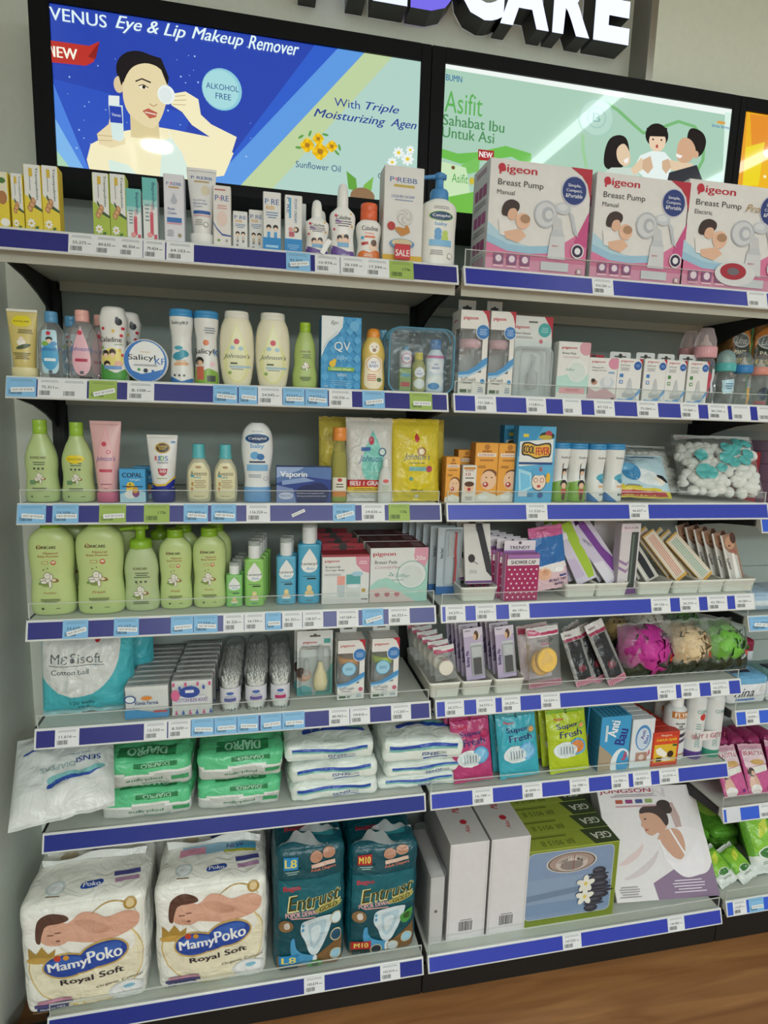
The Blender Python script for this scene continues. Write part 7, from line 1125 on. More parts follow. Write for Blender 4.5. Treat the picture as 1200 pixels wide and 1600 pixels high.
PF = [('r', .5, .9, .94, .16, 'E2E0DE:p'), ('p', [(.04, .8), (.96, .8), (.96, .87), (.4, .86), (.2, .92), (.04, .9)], 'B83060:p'), ('t', 'TRENDY', .24, .88, .3, .035, '7C1C3C', 'b'), ('t', 'MAKEUP', .5, .66, .6, .075, '302C2C', ''), ('r', .5, .6, .3, .015, 'B83060')]
bagw('makeup_puff_bag', 'small clear bag with white round makeup puff, front one', 'makeup puff bag', lean(698, 1062, .05, 692, 1008, .062, SZ[5]+.003), .058, .007, 'ECEEEE:c12', PF, 5, (-.007, .026, .004), 'small makeup puff bag', parts=puff, seed=51, wr=.0008)
def pinb(r, cx, cz, w_, h_, dp):
    m = MB(); rr = random.Random(2)
    for i in range(9): x_ = cx-w_*.3+w_*.07*i; m.box(x_-.0009, x_+.0009, -dp*.6, -dp*.2, cz-h_*.44, cz+h_*.1, '22242A:m')
    m.build('hairpins', r)
def bobby(lab, L, who, n):
    series(n, (-.004, .024, .002), 'bobby_pin_card', lab, who, 'bobby pin card', L, .052, 'BDB0CC', [('r', .5, .92, 1, .16, 'D8D0E0'), ('t', 'TRENDY', .24, .95, .34, .03, '403848', 'b'), ('e', .68, .84, .2, None, 'E4D8CC'), ('e', .66, .85, .12, .09, '5C4030'), ('e', .58, .82, .08, .06, 'E0B898'), ('r', .62, .4, .6, .62, 'C8CCCC'), ('t', 'Bobby Pin', .17, .42, .78, .085, '3A3064', 'B', 90)], .002, blister=bl_box(.32, .94, .08, .66, .011, inner=pinb), side='8C7CA0')
bobby('lilac bobby pin card with black pins in the left tray, front one', lean(744, 1062, .045, 738, 981, .06, SZ[5]+.003), 'lilac bobby pin card of left tray', 4)
bobby('lilac bobby pin card with black pins in the right tray, front one', lean(793, 1058, .045, 787, 978, .06, SZ[5]+.003), 'lilac bobby pin card of right tray', 4)
def sponge(r, B):
    m = MB(); w_, h_ = B.w, B.h
    for s_, y, k in ((.004, -.008, 'F0C868:n'), (-.006, .004, 'E0B050:n')): m.loft([[(s_+w_*.31*q*cos(2*pi*i/32), yy+y, h_*.42+s_+w_*.31*q*1.15*sin(2*pi*i/32)) for i in range(32)] for q, yy in ((.85, .006), (1, .003), (1, -.003), (.9, -.006))], k)
    m.build('sponge', r)
bagw('sponge_bag', 'clear makeup bag with round yellow sponge and pink striped base', 'sponge bag', lean(852, 1076, .04, 846, 976, .058, SZ[5]+.003), .094, .014, lambda u, v: 'DDA0B4:c50' if v < .1 else 'ECEEEE:c10', [('r', .5, .9, .94, .14, 'E2E0DE:p'), ('p', [(.04, .85), (.96, .85), (.96, .9), (.4, .89), (.2, .95), (.04, .95)], 'B83060:p'), ('t', 'TRENDY', .2, .905, .26, .03, 'F0E0E8', 'b'), ('t', 'MAKEUP', .52, .76, .44, .06, '403C3C', ''), ('r', .5, .71, .26, .012, 'B83060')]+[('r', .06+.052*k, .06, .02, .08, 'C8507C:p', 0) for k in range(18)], parts=sponge, seed=53, wr=.0012)
bagw('sponge_bag', 'pink header bag hidden behind the yellow sponge bag', 'sponge bag', (lean(838, 1070, .09, 830, 975, .11, SZ[5]+.003)), .09, .01, 'D8C8CC:f', [('r', .5, .9, .94, .1, 'B83060:p')], seed=54)
for i, (xb, yb, xt, yt, Y) in enumerate(((916, 1070, 890, 985, .036), (944, 1068, 905, 978, .056), (966, 1067, 926, 972, .034), (930, 1060, 890, 975, .10))):
    L = lean(xb, yb, Y, xt, yt, Y+.05, SZ[5]+.003)
    bagw('hair_net_pack', 'clear pack with black hair net and pink striped base, '+('leftmost of the leaning ones', 'middle of the leaning ones', 'rightmost, nearest the pink bath puff', 'hidden behind the leaning ones')[i], 'hair net pack', L, .058, .005, lambda u, v: 'D898AC:f' if v < .09 else ('D8D4D2:f' if v > .86 else ('262628:f' if .16 < u < .84 and v < .8 else '8C8C8A:f')), [('r', .5, .84, .9, .05, 'A02C50'), ('t', 'TRENDY', .3, .92, .4, .03, '702040', 'b'), ('e', .5, .3, .2, .06, '6C2430')]+[('r', .1+.09*k, .05, .03, .07, 'B84870', 0) for k in range(10)], seed=60+i)
def loofah(k, R_):
    def f(r, B):
        m = MB(); rr = random.Random(len(k)+int(R_*1e4)); cz = B.h*.52
        for i in range(150):
            z_ = 1-2*(i+.5)/150; q = math.sqrt(1-z_*z_); a = i*2.39996; d = Vector((q*cos(a), q*sin(a)*.55, z_)); c = Vector((0, 0, cz))+Vector((d.x*R_, d.y*R_, d.z*R_*.86))*rr.uniform(.62, .92)
            n = d.normalized(); t1 = n.orthogonal().normalized(); t1 = Matrix.Rotation(rr.uniform(0, 6.28), 3, n)@t1; t2 = n.cross(t1); s_ = R_*rr.uniform(.26, .4)
            pts = [c+n*s_*.5]+[c+t1*s_*cos(2*pi*j/10)+t2*s_*sin(2*pi*j/10)+n*s_*(.35*sin(2*pi*j/10*3+i)) for j in range(10)]
            m.add(pts, [(0, 1+j, 1+(j+1) % 10) for j in range(10)], k, True)
        m.build('bath_puff', r)
    return f
def puffbag(lab, xc, yb, yt, wpx, k, Y=.05, seed=1, lift=0):
    L = lean(xc, yb, Y, xc-4, yt, Y+.03, SZ[5]+.003+lift); w_ = wid(xc-wpx/2, xc+wpx/2, (yb+yt)/2, Y)
    def both(r, B):
        loofah(k, w_*.45)(r, B)
        m = MB(); jag = [(.02, .02), (.98, .02), (.98, .22)]
        for j in range(9): jag += [(.95-.1*j, .33 if j % 2 else .22)]
        jag += [(.02, .25)]; m.art(B.S, B.w, B.h, [('p', jag, '26301C:p')]+([('t', 'Lavar', .5, .78, .6, .09, '1C2414', 'i')] if 'bath' in lab or 1 else [])+[('e', .85, .36, .06, None, 'C84830:p')], 'p', base=8e-4, fine=.006); m.build('printed_panel', r)
    bag('bath_puff_bag', lab, 'bath puff bag', (0, 0, 0, w_, L[2]), .036, 'F0F4F0:c10', loc=L[0], rot=L[1], parts=both, seed=seed, wr=.004, fr=22)
puffbag('clear bag with magenta bath puff and black printed base', 1010, 1068, 972, 84, 'C8389C:m', .05, 71)
puffbag('clear bag with cream bath puff, between magenta and green ones', 1074, 1062, 968, 72, 'E4CCA4:m', .055, 72)
puffbag('clear bag with lime green bath puff at the fifth right shelf end', 1132, 1056, 965, 68, '78C048:m', .055, 73)
puffbag('clear bag with white bath puff lying high behind the magenta one', 1012, 1030, 955, 66, 'D8D4C8:m', .15, 74, .06)
puffbag('clear bag with dark green bath puff high behind the cream one', 1066, 1026, 952, 56, '4C8438:m', .15, 75, .06)
puffbag('clear bag with yellow bath puff behind the dark hair net packs', 966, 1030, 958, 44, 'D0A850:m', .17, 76, .04)
# ------------------------------------------------------------------ ROW 6, left: pads
def diapro(lab, x, Y, z, w_, h_, seed, rz=0):
    g = '62CC92:f'
    def kf(f, u, v):
        if f == 'top': return g
        if f in ('front', 'left', 'right'): return g if v > .56+.05*sin(u*9+seed) else ('E8ECE8:f' if v > .46+.05*sin(u*9+seed) else 'C6CBC6:f')
        return 'D8DCD8:f'
    return pack('pad_pack', lab, 'pad pack', (x, Y, z, w_, h_), .21, kf, [('r', .62, .8, .46, .16, '2C8450'), ('t', 'DIAPRO', .62, .8, .3, .12, 'A8D8B8', 'B', 180), ('t', 'popLigne', .5, .3, .38, .12, '2C7C50', 'b', 180), ('l', .62, .16, .3, .06, 1, '7C9C88'), ('r', .88, .32, .18, .14, '3C9C64')],
        top=[('r', .52, .16, .62, .2, '2C8450'), ('t', 'DIAPRO', .52, .16, .42, .15, '9CD0B0', 'B', 180), ('t', 'underpad', .5, .55, .6, .2, '2C7C50', 'b', 180)], seed=seed, wr=.0042, r=.014, bulge=.005, group=None, rot=(0, 0, rz), n=26, nz=16)
diapro('green and white pad pack, bottom of the left green stack', -.683, .045, SZ[6]-.003, .205, .068, 3)
diapro('green and white pad pack, top of the left green stack', -.690, .055, SZ[6]+.068, .21, .07, 7, .03)
diapro('green and white pad pack, bottom of the right green stack', -.468, .045, SZ[6]-.003, .195, .066, 5, -.02)
diapro('green and white pad pack, top of the right green stack', -.466, .055, SZ[6]+.066, .20, .068, 9)
def sensi(lab, x, Y, z, w_, h_, seed, rz=0, up=True, tilt=0, d=.2, fl=0):
    wave = lambda v0, c, s_=.035: ('q', [(.08+.84*i/12, v0+.05*sin(i*.6+seed)+s_) for i in range(13)]+[(.92-.84*i/12, v0+.05*sin((12-i)*.6+seed)-s_) for i in range(13)], c)
    a = 180 if fl else 0
    return pack('pad_pack', lab, 'pad pack', (x, Y, z, w_, h_), d, 'E8F0EA:f', [wave(.72, '2C50B0', .07), wave(.60, '7CBCB0', .05), ('t', 'SENSI', .58, .38, .2, .16, '2C4490', 'B', a), ('t', 'PADS', .73, .38, .1, .14, '8CA0A8', '', a), ('r', .64, .2, .3, .05, '2C50B0')],
        top=[('q', [(.2, .26), (.5, .34), (.92, .24), (.92, .32), (.5, .42), (.2, .38)], '2C50B0'), ('q', [(.5, .42), (.92, .32), (.92, .38), (.6, .46)], '7CBCB0'), ('t', 'SENSI', .62, .62, .34, .14, '2C4490', 'B', 180), ('t', 'PADS', .3, .62, .26, .14, '8CA8A8', '', 180)], seed=seed, wr=.0042, r=.014, bulge=.004, rot=(tilt, 0, rz), n=24, nz=14)
sensi('white pad pack with blue wave, bottom of the middle stack', -.238, .04, SZ[6]-.003, .22, .045, 11)
sensi('white pad pack with blue wave, middle one of the middle stack', -.240, .045, SZ[6]+.044, .22, .046, 12, .02, fl=1)
sensi('white pad pack with blue wave, top of the middle stack', -.246, .055, SZ[6]+.092, .225, .044, 13, -.02, fl=1)
sensi('white pad pack, bottom one at the left shelf end under two others', -.015, .05, SZ[6]-.003, .215, .034, 14)
sensi('white pad pack, second from the bottom at the left shelf end', .0, .048, SZ[6]+.032, .22, .036, 15, .03)
sensi('white pad pack with large blue waves on top at the shelf end', .0, .052, SZ[6]+.069, .215, .062, 16, -.05, fl=1)
loc, rot, h_ = lean(98, 1280, -.055, 104, 1142, .13)
bag('diaper_bag', 'large white diaper bag hanging over the left shelf end', 'diaper bag', (0, 0, 0, .205, h_), .032, lambda u, v: 'D6DAD8:f' if v > .3 else 'E0E2E0:f', [tuple([(u, v-.2) for u, v in q] if isinstance(q, list) else (q-.2 if (k == 3 and o[0] == 't') else q) for k, q in enumerate(o)) for o in [('q', [(.36, .52), (.5, .56), (.7, .54), (.92, .6), (.92, .66), (.7, .6), (.5, .62), (.36, .6)], '7CB8B8'), ('q', [(.36, .46), (.5, .53), (.7, .52), (.92, .6), (.7, .56), (.5, .58), (.36, .53)], '2C50A8'), ('t', 'SENSI', .76, .72, .24, .055, '2C4490', 'B', 180), ('t', 'DIAPERS', .46, .69, .34, .055, '88A8A8', '', 180), ('t', 'Adult Diapers', .66, .79, .26, .02, '5C78A0', 'b', 180), ('q', [(.1, .92), (.5, .97), (.9, .96), (.9, .985), (.5, .985), (.1, .95)], '2C50A8')]], loc=loc, rot=rot, seed=81, wr=.004, nu=34, nv=34)
# ------------------------------------------------------------------ ROW 6, right
def fresh(xc, yb, yt, k, k2, lab, who, n, seed, w_):
    def kf(u, v): return k
    ops = [('t', 'Bagus', .3, .84, .24, .05, 'D83048', 'B'), ('t', 'Super', .5, .73, .56, .10, '24286C', 'B', 3), ('t', 'Fresh', .56, .61, .56, .10, '24286C', 'B', 3), ('e', .84, .72, .12, .07, k2), ('e', .84, .72, .07, .04, 'E0A060' if k2 != 'A02058' else 'C03068'),
           ('e', .42, .36, .32, .13, 'E4ECF0'), ('e', .70, .4, .22, .13, '5CA8D8'), ('e', .7, .4, .17, .1, '88C4E8' if k2 != '88B840' else 'E08840'), ('e', .42, .36, .26, .1, 'D4E0E4')]+[('r', .28+.07*i, .36, .022, .12, '6C7C88') for i in range(5)]+[('r', .5, .96, .96, .04, k2), ('e', .5, .95, .04, None, '202428')]
    bagw('toilet_freshener_pack', lab, 'toilet freshener pack', lean(xc, yb, .045, xc-8, yt, .085, SZ[6]+.003), w_, .0105, kf, ops, n, (-.006, .034, .003), who, seed=seed, wr=.003)
fresh(740, 1226, 1118, 'B83C74:f', 'A02058', 'magenta freshener pack with purple lettering, front one', 'magenta freshener pack', 2, 91, .108)
fresh(812, 1220, 1112, '3CACC0:f', '4C98A0', 'teal freshener pack with orange fruit, front one', 'teal freshener pack', 2, 92, .114)
fresh(890, 1208, 1106, 'B4C828:f', '88B840', 'lime freshener pack with orange and blue disc, front one', 'lime freshener pack', 2, 93, .118)
bag('toilet_freshener_pack', 'dark green freshener pack behind the lime ones', 'toilet freshener pack', (0, 0, 0, .10, .12), .012, '3C7C50:f', [], loc=(.42, .22, SZ[6]), rot=(radians(-10), 0, 0), seed=94)
p = P(6, 937, 984, 1120, 1203)
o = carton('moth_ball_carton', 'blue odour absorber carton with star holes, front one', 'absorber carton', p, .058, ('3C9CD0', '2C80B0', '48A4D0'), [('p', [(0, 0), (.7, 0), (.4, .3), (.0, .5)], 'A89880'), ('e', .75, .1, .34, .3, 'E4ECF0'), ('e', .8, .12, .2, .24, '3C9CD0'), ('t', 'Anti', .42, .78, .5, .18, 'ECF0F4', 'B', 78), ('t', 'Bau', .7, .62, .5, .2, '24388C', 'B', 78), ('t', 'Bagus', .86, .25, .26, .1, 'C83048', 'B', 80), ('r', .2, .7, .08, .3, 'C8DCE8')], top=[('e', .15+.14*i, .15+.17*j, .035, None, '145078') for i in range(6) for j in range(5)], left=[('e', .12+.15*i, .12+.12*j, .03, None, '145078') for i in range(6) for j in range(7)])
for i in range(3): dup(o, (p[0]-.0035*(i+1), p[1]+.029+.061*(i+1), p[2]), f'blue odour absorber carton, {ORD[i]} behind the front one')
p = P(6, 986, 1021, 1124, 1199)
o = carton('absorber_carton', 'white absorber pack with blue arch and red lettering, front one', 'absorber carton', p, .022, ('DCE2E6', 'C0C8CC', 'D4DADC'), [('e', .52, .62, .34, .26, '4C8CC8'), ('e', .52, .6, .28, .22, 'C8D8E8'), ('t', 'Anti', .5, .68, .36, .08, '5C3C90', 'B', 80), ('t', 'Bau', .66, .58, .34, .08, '3C58A8', 'B', 80), ('r', .5, .22, .5, .2, 'B08878'), ('e', .5, .22, .12, None, 'D8C8C0'), ('t', 'Bagus', .82, .3, .24, .06, 'C83048', 'B', 80)])
for i in range(5): dup(o, (p[0]-.003*(i+1), p[1]+.011+.025*(i+1), p[2]), f'white absorber pack, {ORD[i]} behind the front one')
p = P(6, 1019, 1060, 1144, 1196)
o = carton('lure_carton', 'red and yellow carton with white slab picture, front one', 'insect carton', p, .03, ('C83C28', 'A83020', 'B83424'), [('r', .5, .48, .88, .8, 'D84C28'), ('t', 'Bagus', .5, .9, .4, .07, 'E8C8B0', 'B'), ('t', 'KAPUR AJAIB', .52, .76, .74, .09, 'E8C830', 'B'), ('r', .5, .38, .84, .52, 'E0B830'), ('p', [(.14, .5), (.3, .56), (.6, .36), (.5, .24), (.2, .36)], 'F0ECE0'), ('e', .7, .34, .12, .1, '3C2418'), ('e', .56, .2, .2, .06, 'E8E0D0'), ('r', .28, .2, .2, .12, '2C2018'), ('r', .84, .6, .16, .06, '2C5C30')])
for i in range(5): dup(o, (p[0]-.0045*(i+1), p[1]+.015+.033*(i+1), p[2]), f'red and yellow carton, {ORD[i]} behind the front one')
def can(lab, xl, xr, yt, yb, base, ops, kind, Y=None):
    p = P(6, xl, xr, yt, yb, Y=Y); w_, h_ = p[3], p[4]; R_ = w_/2; r = thing('spray_can', lab, 'spray can', (p[0], p[1]+R_, p[2])); m = MB(); z1 = h_*.8 if kind else h_*.98
    lathe(m, [(R_*.94, 0), (R_, .002), (R_, h_*.12)], base, 28, c1=False); lathe(m, [(R_, h_*.12), (R_, z1*.88), (R_*.92, z1*.94), (R_*.62, z1)], 'DADCDC:p', 28, c0=False)
    B = Body(w_, h_, w_, [(0, 1), (.8, 1), (1, .9)], [(0, 1), (.8, 1), (1, .9)], 2); m.art(B.S, w_, h_, ops, 'p', base=3.5e-4, fine=.004); m.build('can_body', r)
    if kind: q = MB(); lathe(q, [(R_*.6, z1-.001), (R_*.6, h_*.9), (R_*.5, h_*.98), (R_*.3, h_)], 'ECECEC:p', 20); q.build('spray_cap', r)
    return r
FL = [('r', .5, .7, .8, .1, 'C07838'), ('t', 'FLYN', .5, .7, .62, .07, 'F0ECE4', 'B'), ('t', 'NATURAL', .46, .57, .44, .03, '3C3C40', 'B'), ('t', 'AIR', .46, .53, .2, .03, '3C3C40', 'B'), ('t', 'ESSENCE', .5, .49, .44, .03, '3C3C40', 'B'), ('p', [(.2, .34), (.7, .38), (.8, .44), (.3, .4)], '3C3448'), ('p', [(.2, .24), (.7, .3), (.8, .36), (.3, .3)], '5C4868'), ('r', .5, .1, .6, .02, 'B08058')]
can('silver spray can with orange name band, front one', 1050, 1080, 1088, 1188, 'DADCDC:p', FL, 1)
can('silver spray can with orange name band, half hidden behind', 1034, 1062, 1082, 1170, 'DADCDC:p', FL, 1, Y=.11)
can('slim spray can with violet base, wrapped in the offer band', 1082, 1108, 1084, 1186, '5C4090:p', [('t', 'CLEAR', .56, .72, .6, .05, '3C8C84', 'b'), ('e', .6, .64, .18, .05, 'C84038'), ('l', .4, .5, .3, .1, 3, '7C9C98'), ('t', 'DISINFECT', .4, .3, .8, .07, '5C9890', '', 90)], 0)
can('slim spray can with green base, wrapped in the offer band', 1110, 1136, 1084, 1183, '3C9880:p', [('t', 'CLEAR', .56, .72, .6, .05, '3C8C84', 'b'), ('t', 'DISINFECT', .4, .3, .8, .07, '5C9890', '', 90)], 0)
a = P(6, 1082, 1108, 1084, 1186); b = P(6, 1110, 1136, 1084, 1183); m = MB(); R_ = a[3]/2+.0008; L = []
for i in range(13): t = pi/2+pi*i/12; L.append((a[0]+R_*cos(t), a[1]+R_+R_*sin(t)))
for i in range(13): t = -pi/2+pi*i/12; L.append((b[0]+R_*cos(t), b[1]+R_+R_*sin(t)))
x0 = (a[0]+b[0])/2; y0 = a[1]; zb, zt = .058, .086
m.loft([[(x-x0, y-y0, z) for x, y in L] for z in (zb, zt)], 'E4DEDE:p', c0=False, c1=False, smooth=False); W_ = b[0]-a[0]+2*R_
m.art(lambda u, v, off: ((u-.5)*W_*.98, (b[1]-a[1])*(u-.3)*0-.0006-off-.0006, zb+v*(zt-zb)), W_, zt-zb, [('t', 'BUY 1 GET 1', .5, .5, .92, .5, 'B8586C', '')])
tag(m.build('offer_band', loc=(x0, y0, a[2])), 'white paper band reading BUY 1 GET 1 around two slim cans', 'offer band')
# ------------------------------------------------------------------ ROW 7, left: diaper packs
def mamy(lab, x, Y, w_, h_, d, seed, rz=0, opened=False):
    sk, gd = 'DCA890', 'B08C40'; hook = lambda X, Y_, Z: (X*(1+.03*min(Z/h_, .5)), Y_+(.03*max(0, Z/h_)**2), Z)
    ops = [('e', .52, .45, .47, .42, 'D8B868'), ('e', .52, .45, .46, .41, 'F0E8CC'), ('e', .5, .6, .42, .2, 'F2EFE6'), ('e', .22, .8, .24, .17, 'F0EEE8'),
           ('q', [(.3, .70), (.45, .68), (.62, .64), (.8, .66), (.95, .72), (.96, .84), (.84, .88), (.68, .84), (.6, .9), (.48, .92), (.4, .84), (.3, .82)], sk), ('e', .28, .76, .14, .10, sk), ('q', [(.12, .8), (.14, .9), (.24, .94), (.36, .91), (.4, .86), (.3, .84), (.2, .84), (.17, .76), (.16, .68), (.12, .7)], '5C3C30'), ('e', .3, .70, .02, .008, '7C4C40'), ('e', .3, .77, .03, .006, '8C6050'), ('e', .24, .755, .03, .006, '8C6050'), ('q', [(.4, .84), (.52, .86), (.7, .78), (.72, .72), (.6, .72), (.5, .78)], 'D09C84'), ('line0',),
           ('a', .74, .8, .2, .17, .012, 20, 150, gd), ('e', .88, .93, .055, None, gd), ('e', .88, .93, .035, None, 'E0C898'),
           ('p', [(.06, .52), (.06, .66), (.12, .60), (.17, .67), (.22, .60), (.28, .64), (.26, .52)], gd), ('e', .16, .54, .12, .03, 'C8A050'),
           ('e', .35, .47, .19, .125, 'C8A860', 5), ('e', .66, .53, .21, .13, 'C8A860', 8), ('e', .5, .48, .2, .10, 'C8A860', 10), ('e', .35, .47, .175, .108, '2A4CA4', 5), ('e', .66, .53, .195, .112, '2A4CA4', 8), ('e', .5, .475, .2, .082, '2A4CA4', 10), ('e', .36, .5, .13, .06, '3C66BC', 5), ('e', .66, .565, .15, .06, '3C66BC', 8),
           ('e', .29, .55, .03, None, 'C84838'), ('e', .36, .55, .025, None, 'D89838'), ('t', 'Mamy', .37, .465, .32, .11, 'F4F4F4', 'B', 6), ('t', 'Poko', .67, .525, .28, .11, 'F4F4F4', 'B', 6),
           ('t', 'Royal Soft', .56, .32, .52, .07, '343038', 'B', 5), ('t', 'Organic Cotton', .78, .235, .38, .03, '5C5450', 'b', 6), ('e', .84, .14, .15, .085, 'D8DCDC'), ('e', .84, .15, .12, .065, 'ECEEEE'), ('e', .86, .17, .05, .02, '88C0D8'),
           ('r', .24, .135, .28, .03, 'C890A8', 3), ('r', .23, .10, .32, .03, '504C84', 3), ('r', .22, .068, .26, .03, '34406C', 3), ('t', 'Medium M52', .22, .068, .2, .018, 'E8E8F0', 'b', 3), ('r', .3, .02, .5, .03, 'D8C48C')]
    ops = [o for o in ops if o[0] != 'line0']
    top = [('e', .24, .22, .08, .10, 'C8D4D4'), ('e', .24, .22, .06, .08, 'E8ECEC'), ('l', .24, .1, .16, .03, 1, '806848'), ('q', [(.44, .16), (.46, .24), (.54, .24), (.62, .26), (.64, .2), (.58, .15), (.5, .14)], '2C50A8'), ('t', 'Poko', .54, .2, .14, .06, 'F0F0F4', 'B'), ('r', .82, .32, .22, .07, '4C4C8C', 8), ('r', .83, .22, .2, .06, 'B890B0', 8), ('e', .26, .74, .08, .07, 'B8A888'), ('e', .55, .76, .1, .06, '2C50A8')]
    if opened: top += [('r', .55, .52, .7, .16, '8CB8D0'), ('r', .3, .5, .24, .12, 'D890A8'), ('r', .8, .52, .2, .12, '4CA0C8'), ('t', 'NEW', .7, .53, .16, .08, '2C4C8C', 'B'), ('r', .75, .44, .3, .04, 'B8B838')]
    rgt = [('q', [(.05, .1), (.3, .12), (.3, .9), (.05, .92)], 'E4E6E2'), ('t', 'MamyPoko', .5, .55, .7, .05, '2C50A8', 'b', 90)]
    def parts(r, B):
        m = MB()     # gathered film seam at the top
        for k, (v0, hh) in enumerate(((.62, .022), (.8, .014))):
            def F(i, j): p_ = B.ST(.06+.88*i, v0+.012*sin(i*7+k), .0005+hh*j*(.75+.25*sin(i*9+seed))); return (p_[0], p_[1]-.008*j*sin(i*5), p_[2])
            m.grid(F, 30, 3, 'E6E6E2:f'); m.grid(lambda i, j: tuple(Vector(F(i, j))+Vector((0, .0006, 0))), 30, 3, 'E6E6E2:f')
        m.build('film_seam', r)
    return pack('diaper_pack', lab, 'diaper pack', (x, Y, SZ[7]-.003, w_, h_), d, 'F0EFE6:f', ops, top=top, right=rgt, seed=seed, wr=.0032, r=.018, bulge=.010, rot=(0, 0, rz), warp=hook, n=34, nz=34, fr=12, parts=parts)
mamy('cream diaper pack with sleeping baby, left one at the corner', -.820, -.008, .262, .275, .20, 3, .02)
mamy('cream diaper pack with sleeping baby, right one with torn open top', -.535, .0, .256, .272, .20, 8, -.01, True)
def entrust(lab, x, Y, w_, h_, d, mk, seed, rz=0):
    L8 = mk == 'L8'; T1 = '0D4E5A'
    ops = [('q', [(.0, .0), (1, 0), (1, .3), (.85, .22), (.6, .13), (.3, .12), (0, .16)], '7C5C38'), ('r', .5, .62, .9, .3, '166470'),
           ('t', 'Bagus', .24, .70, .24, .05, 'C83040', 'B', 4), ('t', 'Entrust', .55, .60, .78, .13, 'E8E0A0', 'iB', 8), ('t', 'Entrust', .553, .602, .76, .112, '4C4820', 'ib', 8), ('t', 'POPOK DEWASA', .4, .50, .5, .04, 'E8B0B0', 'B', 6), ('l', .4, .465, .46, .025, 1, 'D8A0A0'), ('e', .76, .53, .2, .03, 'B0A860', 10), ('t', 'GOLD', .76, .53, .26, .035, '3C3A20', 'iB', 8),
           ('q', [(.36, .33), (.37, .42), (.44, .445), (.62, .46), (.84, .455), (.82, .40), (.78, .33), (.72, .25), (.64, .16), (.56, .13), (.48, .17), (.44, .26)], 'D4E2E8'), ('q', [(.46, .41), (.76, .43), (.7, .3), (.58, .18), (.5, .22), (.5, .3)], 'B4CEDA'), ('q', [(.5, .38), (.68, .39), (.62, .26), (.54, .22)], 'D8E6EC'), ('q', [(.22, .29), (.22, .17), (.28, .10), (.42, .06), (.58, .05), (.60, .14), (.46, .15), (.34, .18), (.29, .23), (.28, .31)], '4C9CCC'), ('q', [(.54, .05), (.60, .055), (.61, .14), (.55, .14)], 'E4ECF0'), ('e', .4, .4, .02, .015, '5CA8D0'), ('e', .4, .36, .02, .015, '5CA8D0'),
           ('e', .16, .4, .1, .05, '8C6C48'), ('q', [(.12, .42), (.2, .44), (.22, .38), (.14, .37)], 'D8D0C8')]
    ops += [('e', a, b, .085, .05, 'C8C0A0') for a, b in ((.88, .42), (.88, .28), (.88, .12))]+[('e', a, b, .07, .04, c) for a, b, c in ((.88, .42, 'D8E8EC'), (.88, .28, '20506C'), (.88, .12, '9CC8DC'))] if L8 else [('e', a, b, .085, .05, 'C8C0A0') for a, b in ((.42, .07), (.66, .09), (.86, .15))]+[('e', a, b, .07, .04, c) for a, b, c in ((.42, .07, '20303C'), (.66, .09, 'C8D4D8'), (.86, .15, '9CC8DC'))]
    ops += [('q', [(.46, .07), (.58, .1), (.7, .08), (.66, .02), (.56, .0), (.48, .02)], '4C9C48'), ('e', .58, .05, .05, .025, '385C30')] if L8 else [('q', [(.74, .36), (.86, .4), (.96, .42), (.94, .32), (.86, .28), (.78, .29)], '4C9C48'), ('e', .86, .35, .06, .03, '385C30')]
    c = '2C8CC8' if L8 else 'B82C30'; ops += [('r', .2, .12, .28, .08, c), ('t', mk, .2, .12, .2, .05, 'E8D868', 'B'), ('r', .2, .06, .26, .035, '203838'), ('r', .22, .9, .2, .09, c), ('t', mk, .22, .9, .16, .06, 'E8D868', 'B'), ('r', .24, .83, .26, .05, '1C5058'), ('l', .24, .83, .2, .03, 2, 'A8C0C0'),
            ('e', .58, .93, .09, .04, 'B88870'), ('e', .76, .95, .09, .04, 'B88870'), ('r', .68, .875, .34, .03, 'D8B8A8', 6), ('t', 'Adult Diapers', .68, .84, .36, .03, 'C87868', 'B', 6)]
    top = [('t', 'Bagus', .3, .4, .3, .12, 'B03040', 'B'), ('r', .7, .3, .3, .2, '1C7078')]
    def parts(r, B):
        m = MB()
        for (u0, u1, v0, hh, ph) in ((.0, .75, .08, .035, 0), (.3, 1.0, .3, .03, 2)):
            def F(i, j): p_ = B.ST(min(max(u0+(u1-u0)*i, .02), .98), v0+.05*sin(i*6+ph), .001); return (p_[0], p_[1]-.012*j*sin(i*8+ph), p_[2]+hh*sin(pi*min(max(i, .0), 1))*j*(.8+.2*sin(i*21)))
            m.grid(F, 30, 4, 'E8ECEC:c28')
        m.build('torn_clear_film', r)
    return pack('diaper_pack', lab, 'diaper pack', (x, Y, SZ[7]-.003, w_, h_), d, T1+':f', ops, top=top, seed=seed, wr=.003, r=.02, bulge=.010, rot=(0, 0, rz), n=34, nz=40, fr=12, parts=parts, warp=lambda X, Y_, Z: (X, Y_+.10*max(0, Z/h_-.72)**1.6*3, Z))
entrust('dark teal adult diaper pack marked L8', -.3, -.004, .172, .345, .16, 'L8', 5)
entrust('dark teal adult diaper pack marked M10, beside the white cartons', -.112, .008, .18, .315, .16, 'M10', 9)
pack('diaper_pack', 'dark teal diaper pack standing behind the M10 pack', 'diaper pack', (-.112, .215, SZ[7]-.003, .175, .36), .085, '0D4E5A:f', [('t', 'Bagus', .3, .86, .3, .04, 'B03040', 'B')], seed=10, wr=.003)
pack('diaper_pack', 'dark teal diaper pack standing behind the L8 pack', 'diaper pack', (-.3, .215, SZ[7]-.003, .17, .36), .085, '0D4E5A:f', [('t', 'Bagus', .3, .9, .3, .04, 'B03040', 'B')], seed=12, wr=.003)
pack('diaper_pack', 'cream diaper pack behind the corner one', 'diaper pack', (-.80, .235, SZ[7]-.003, .26, .26), .08, 'E8E6DC:f', seed=14, wr=.003)
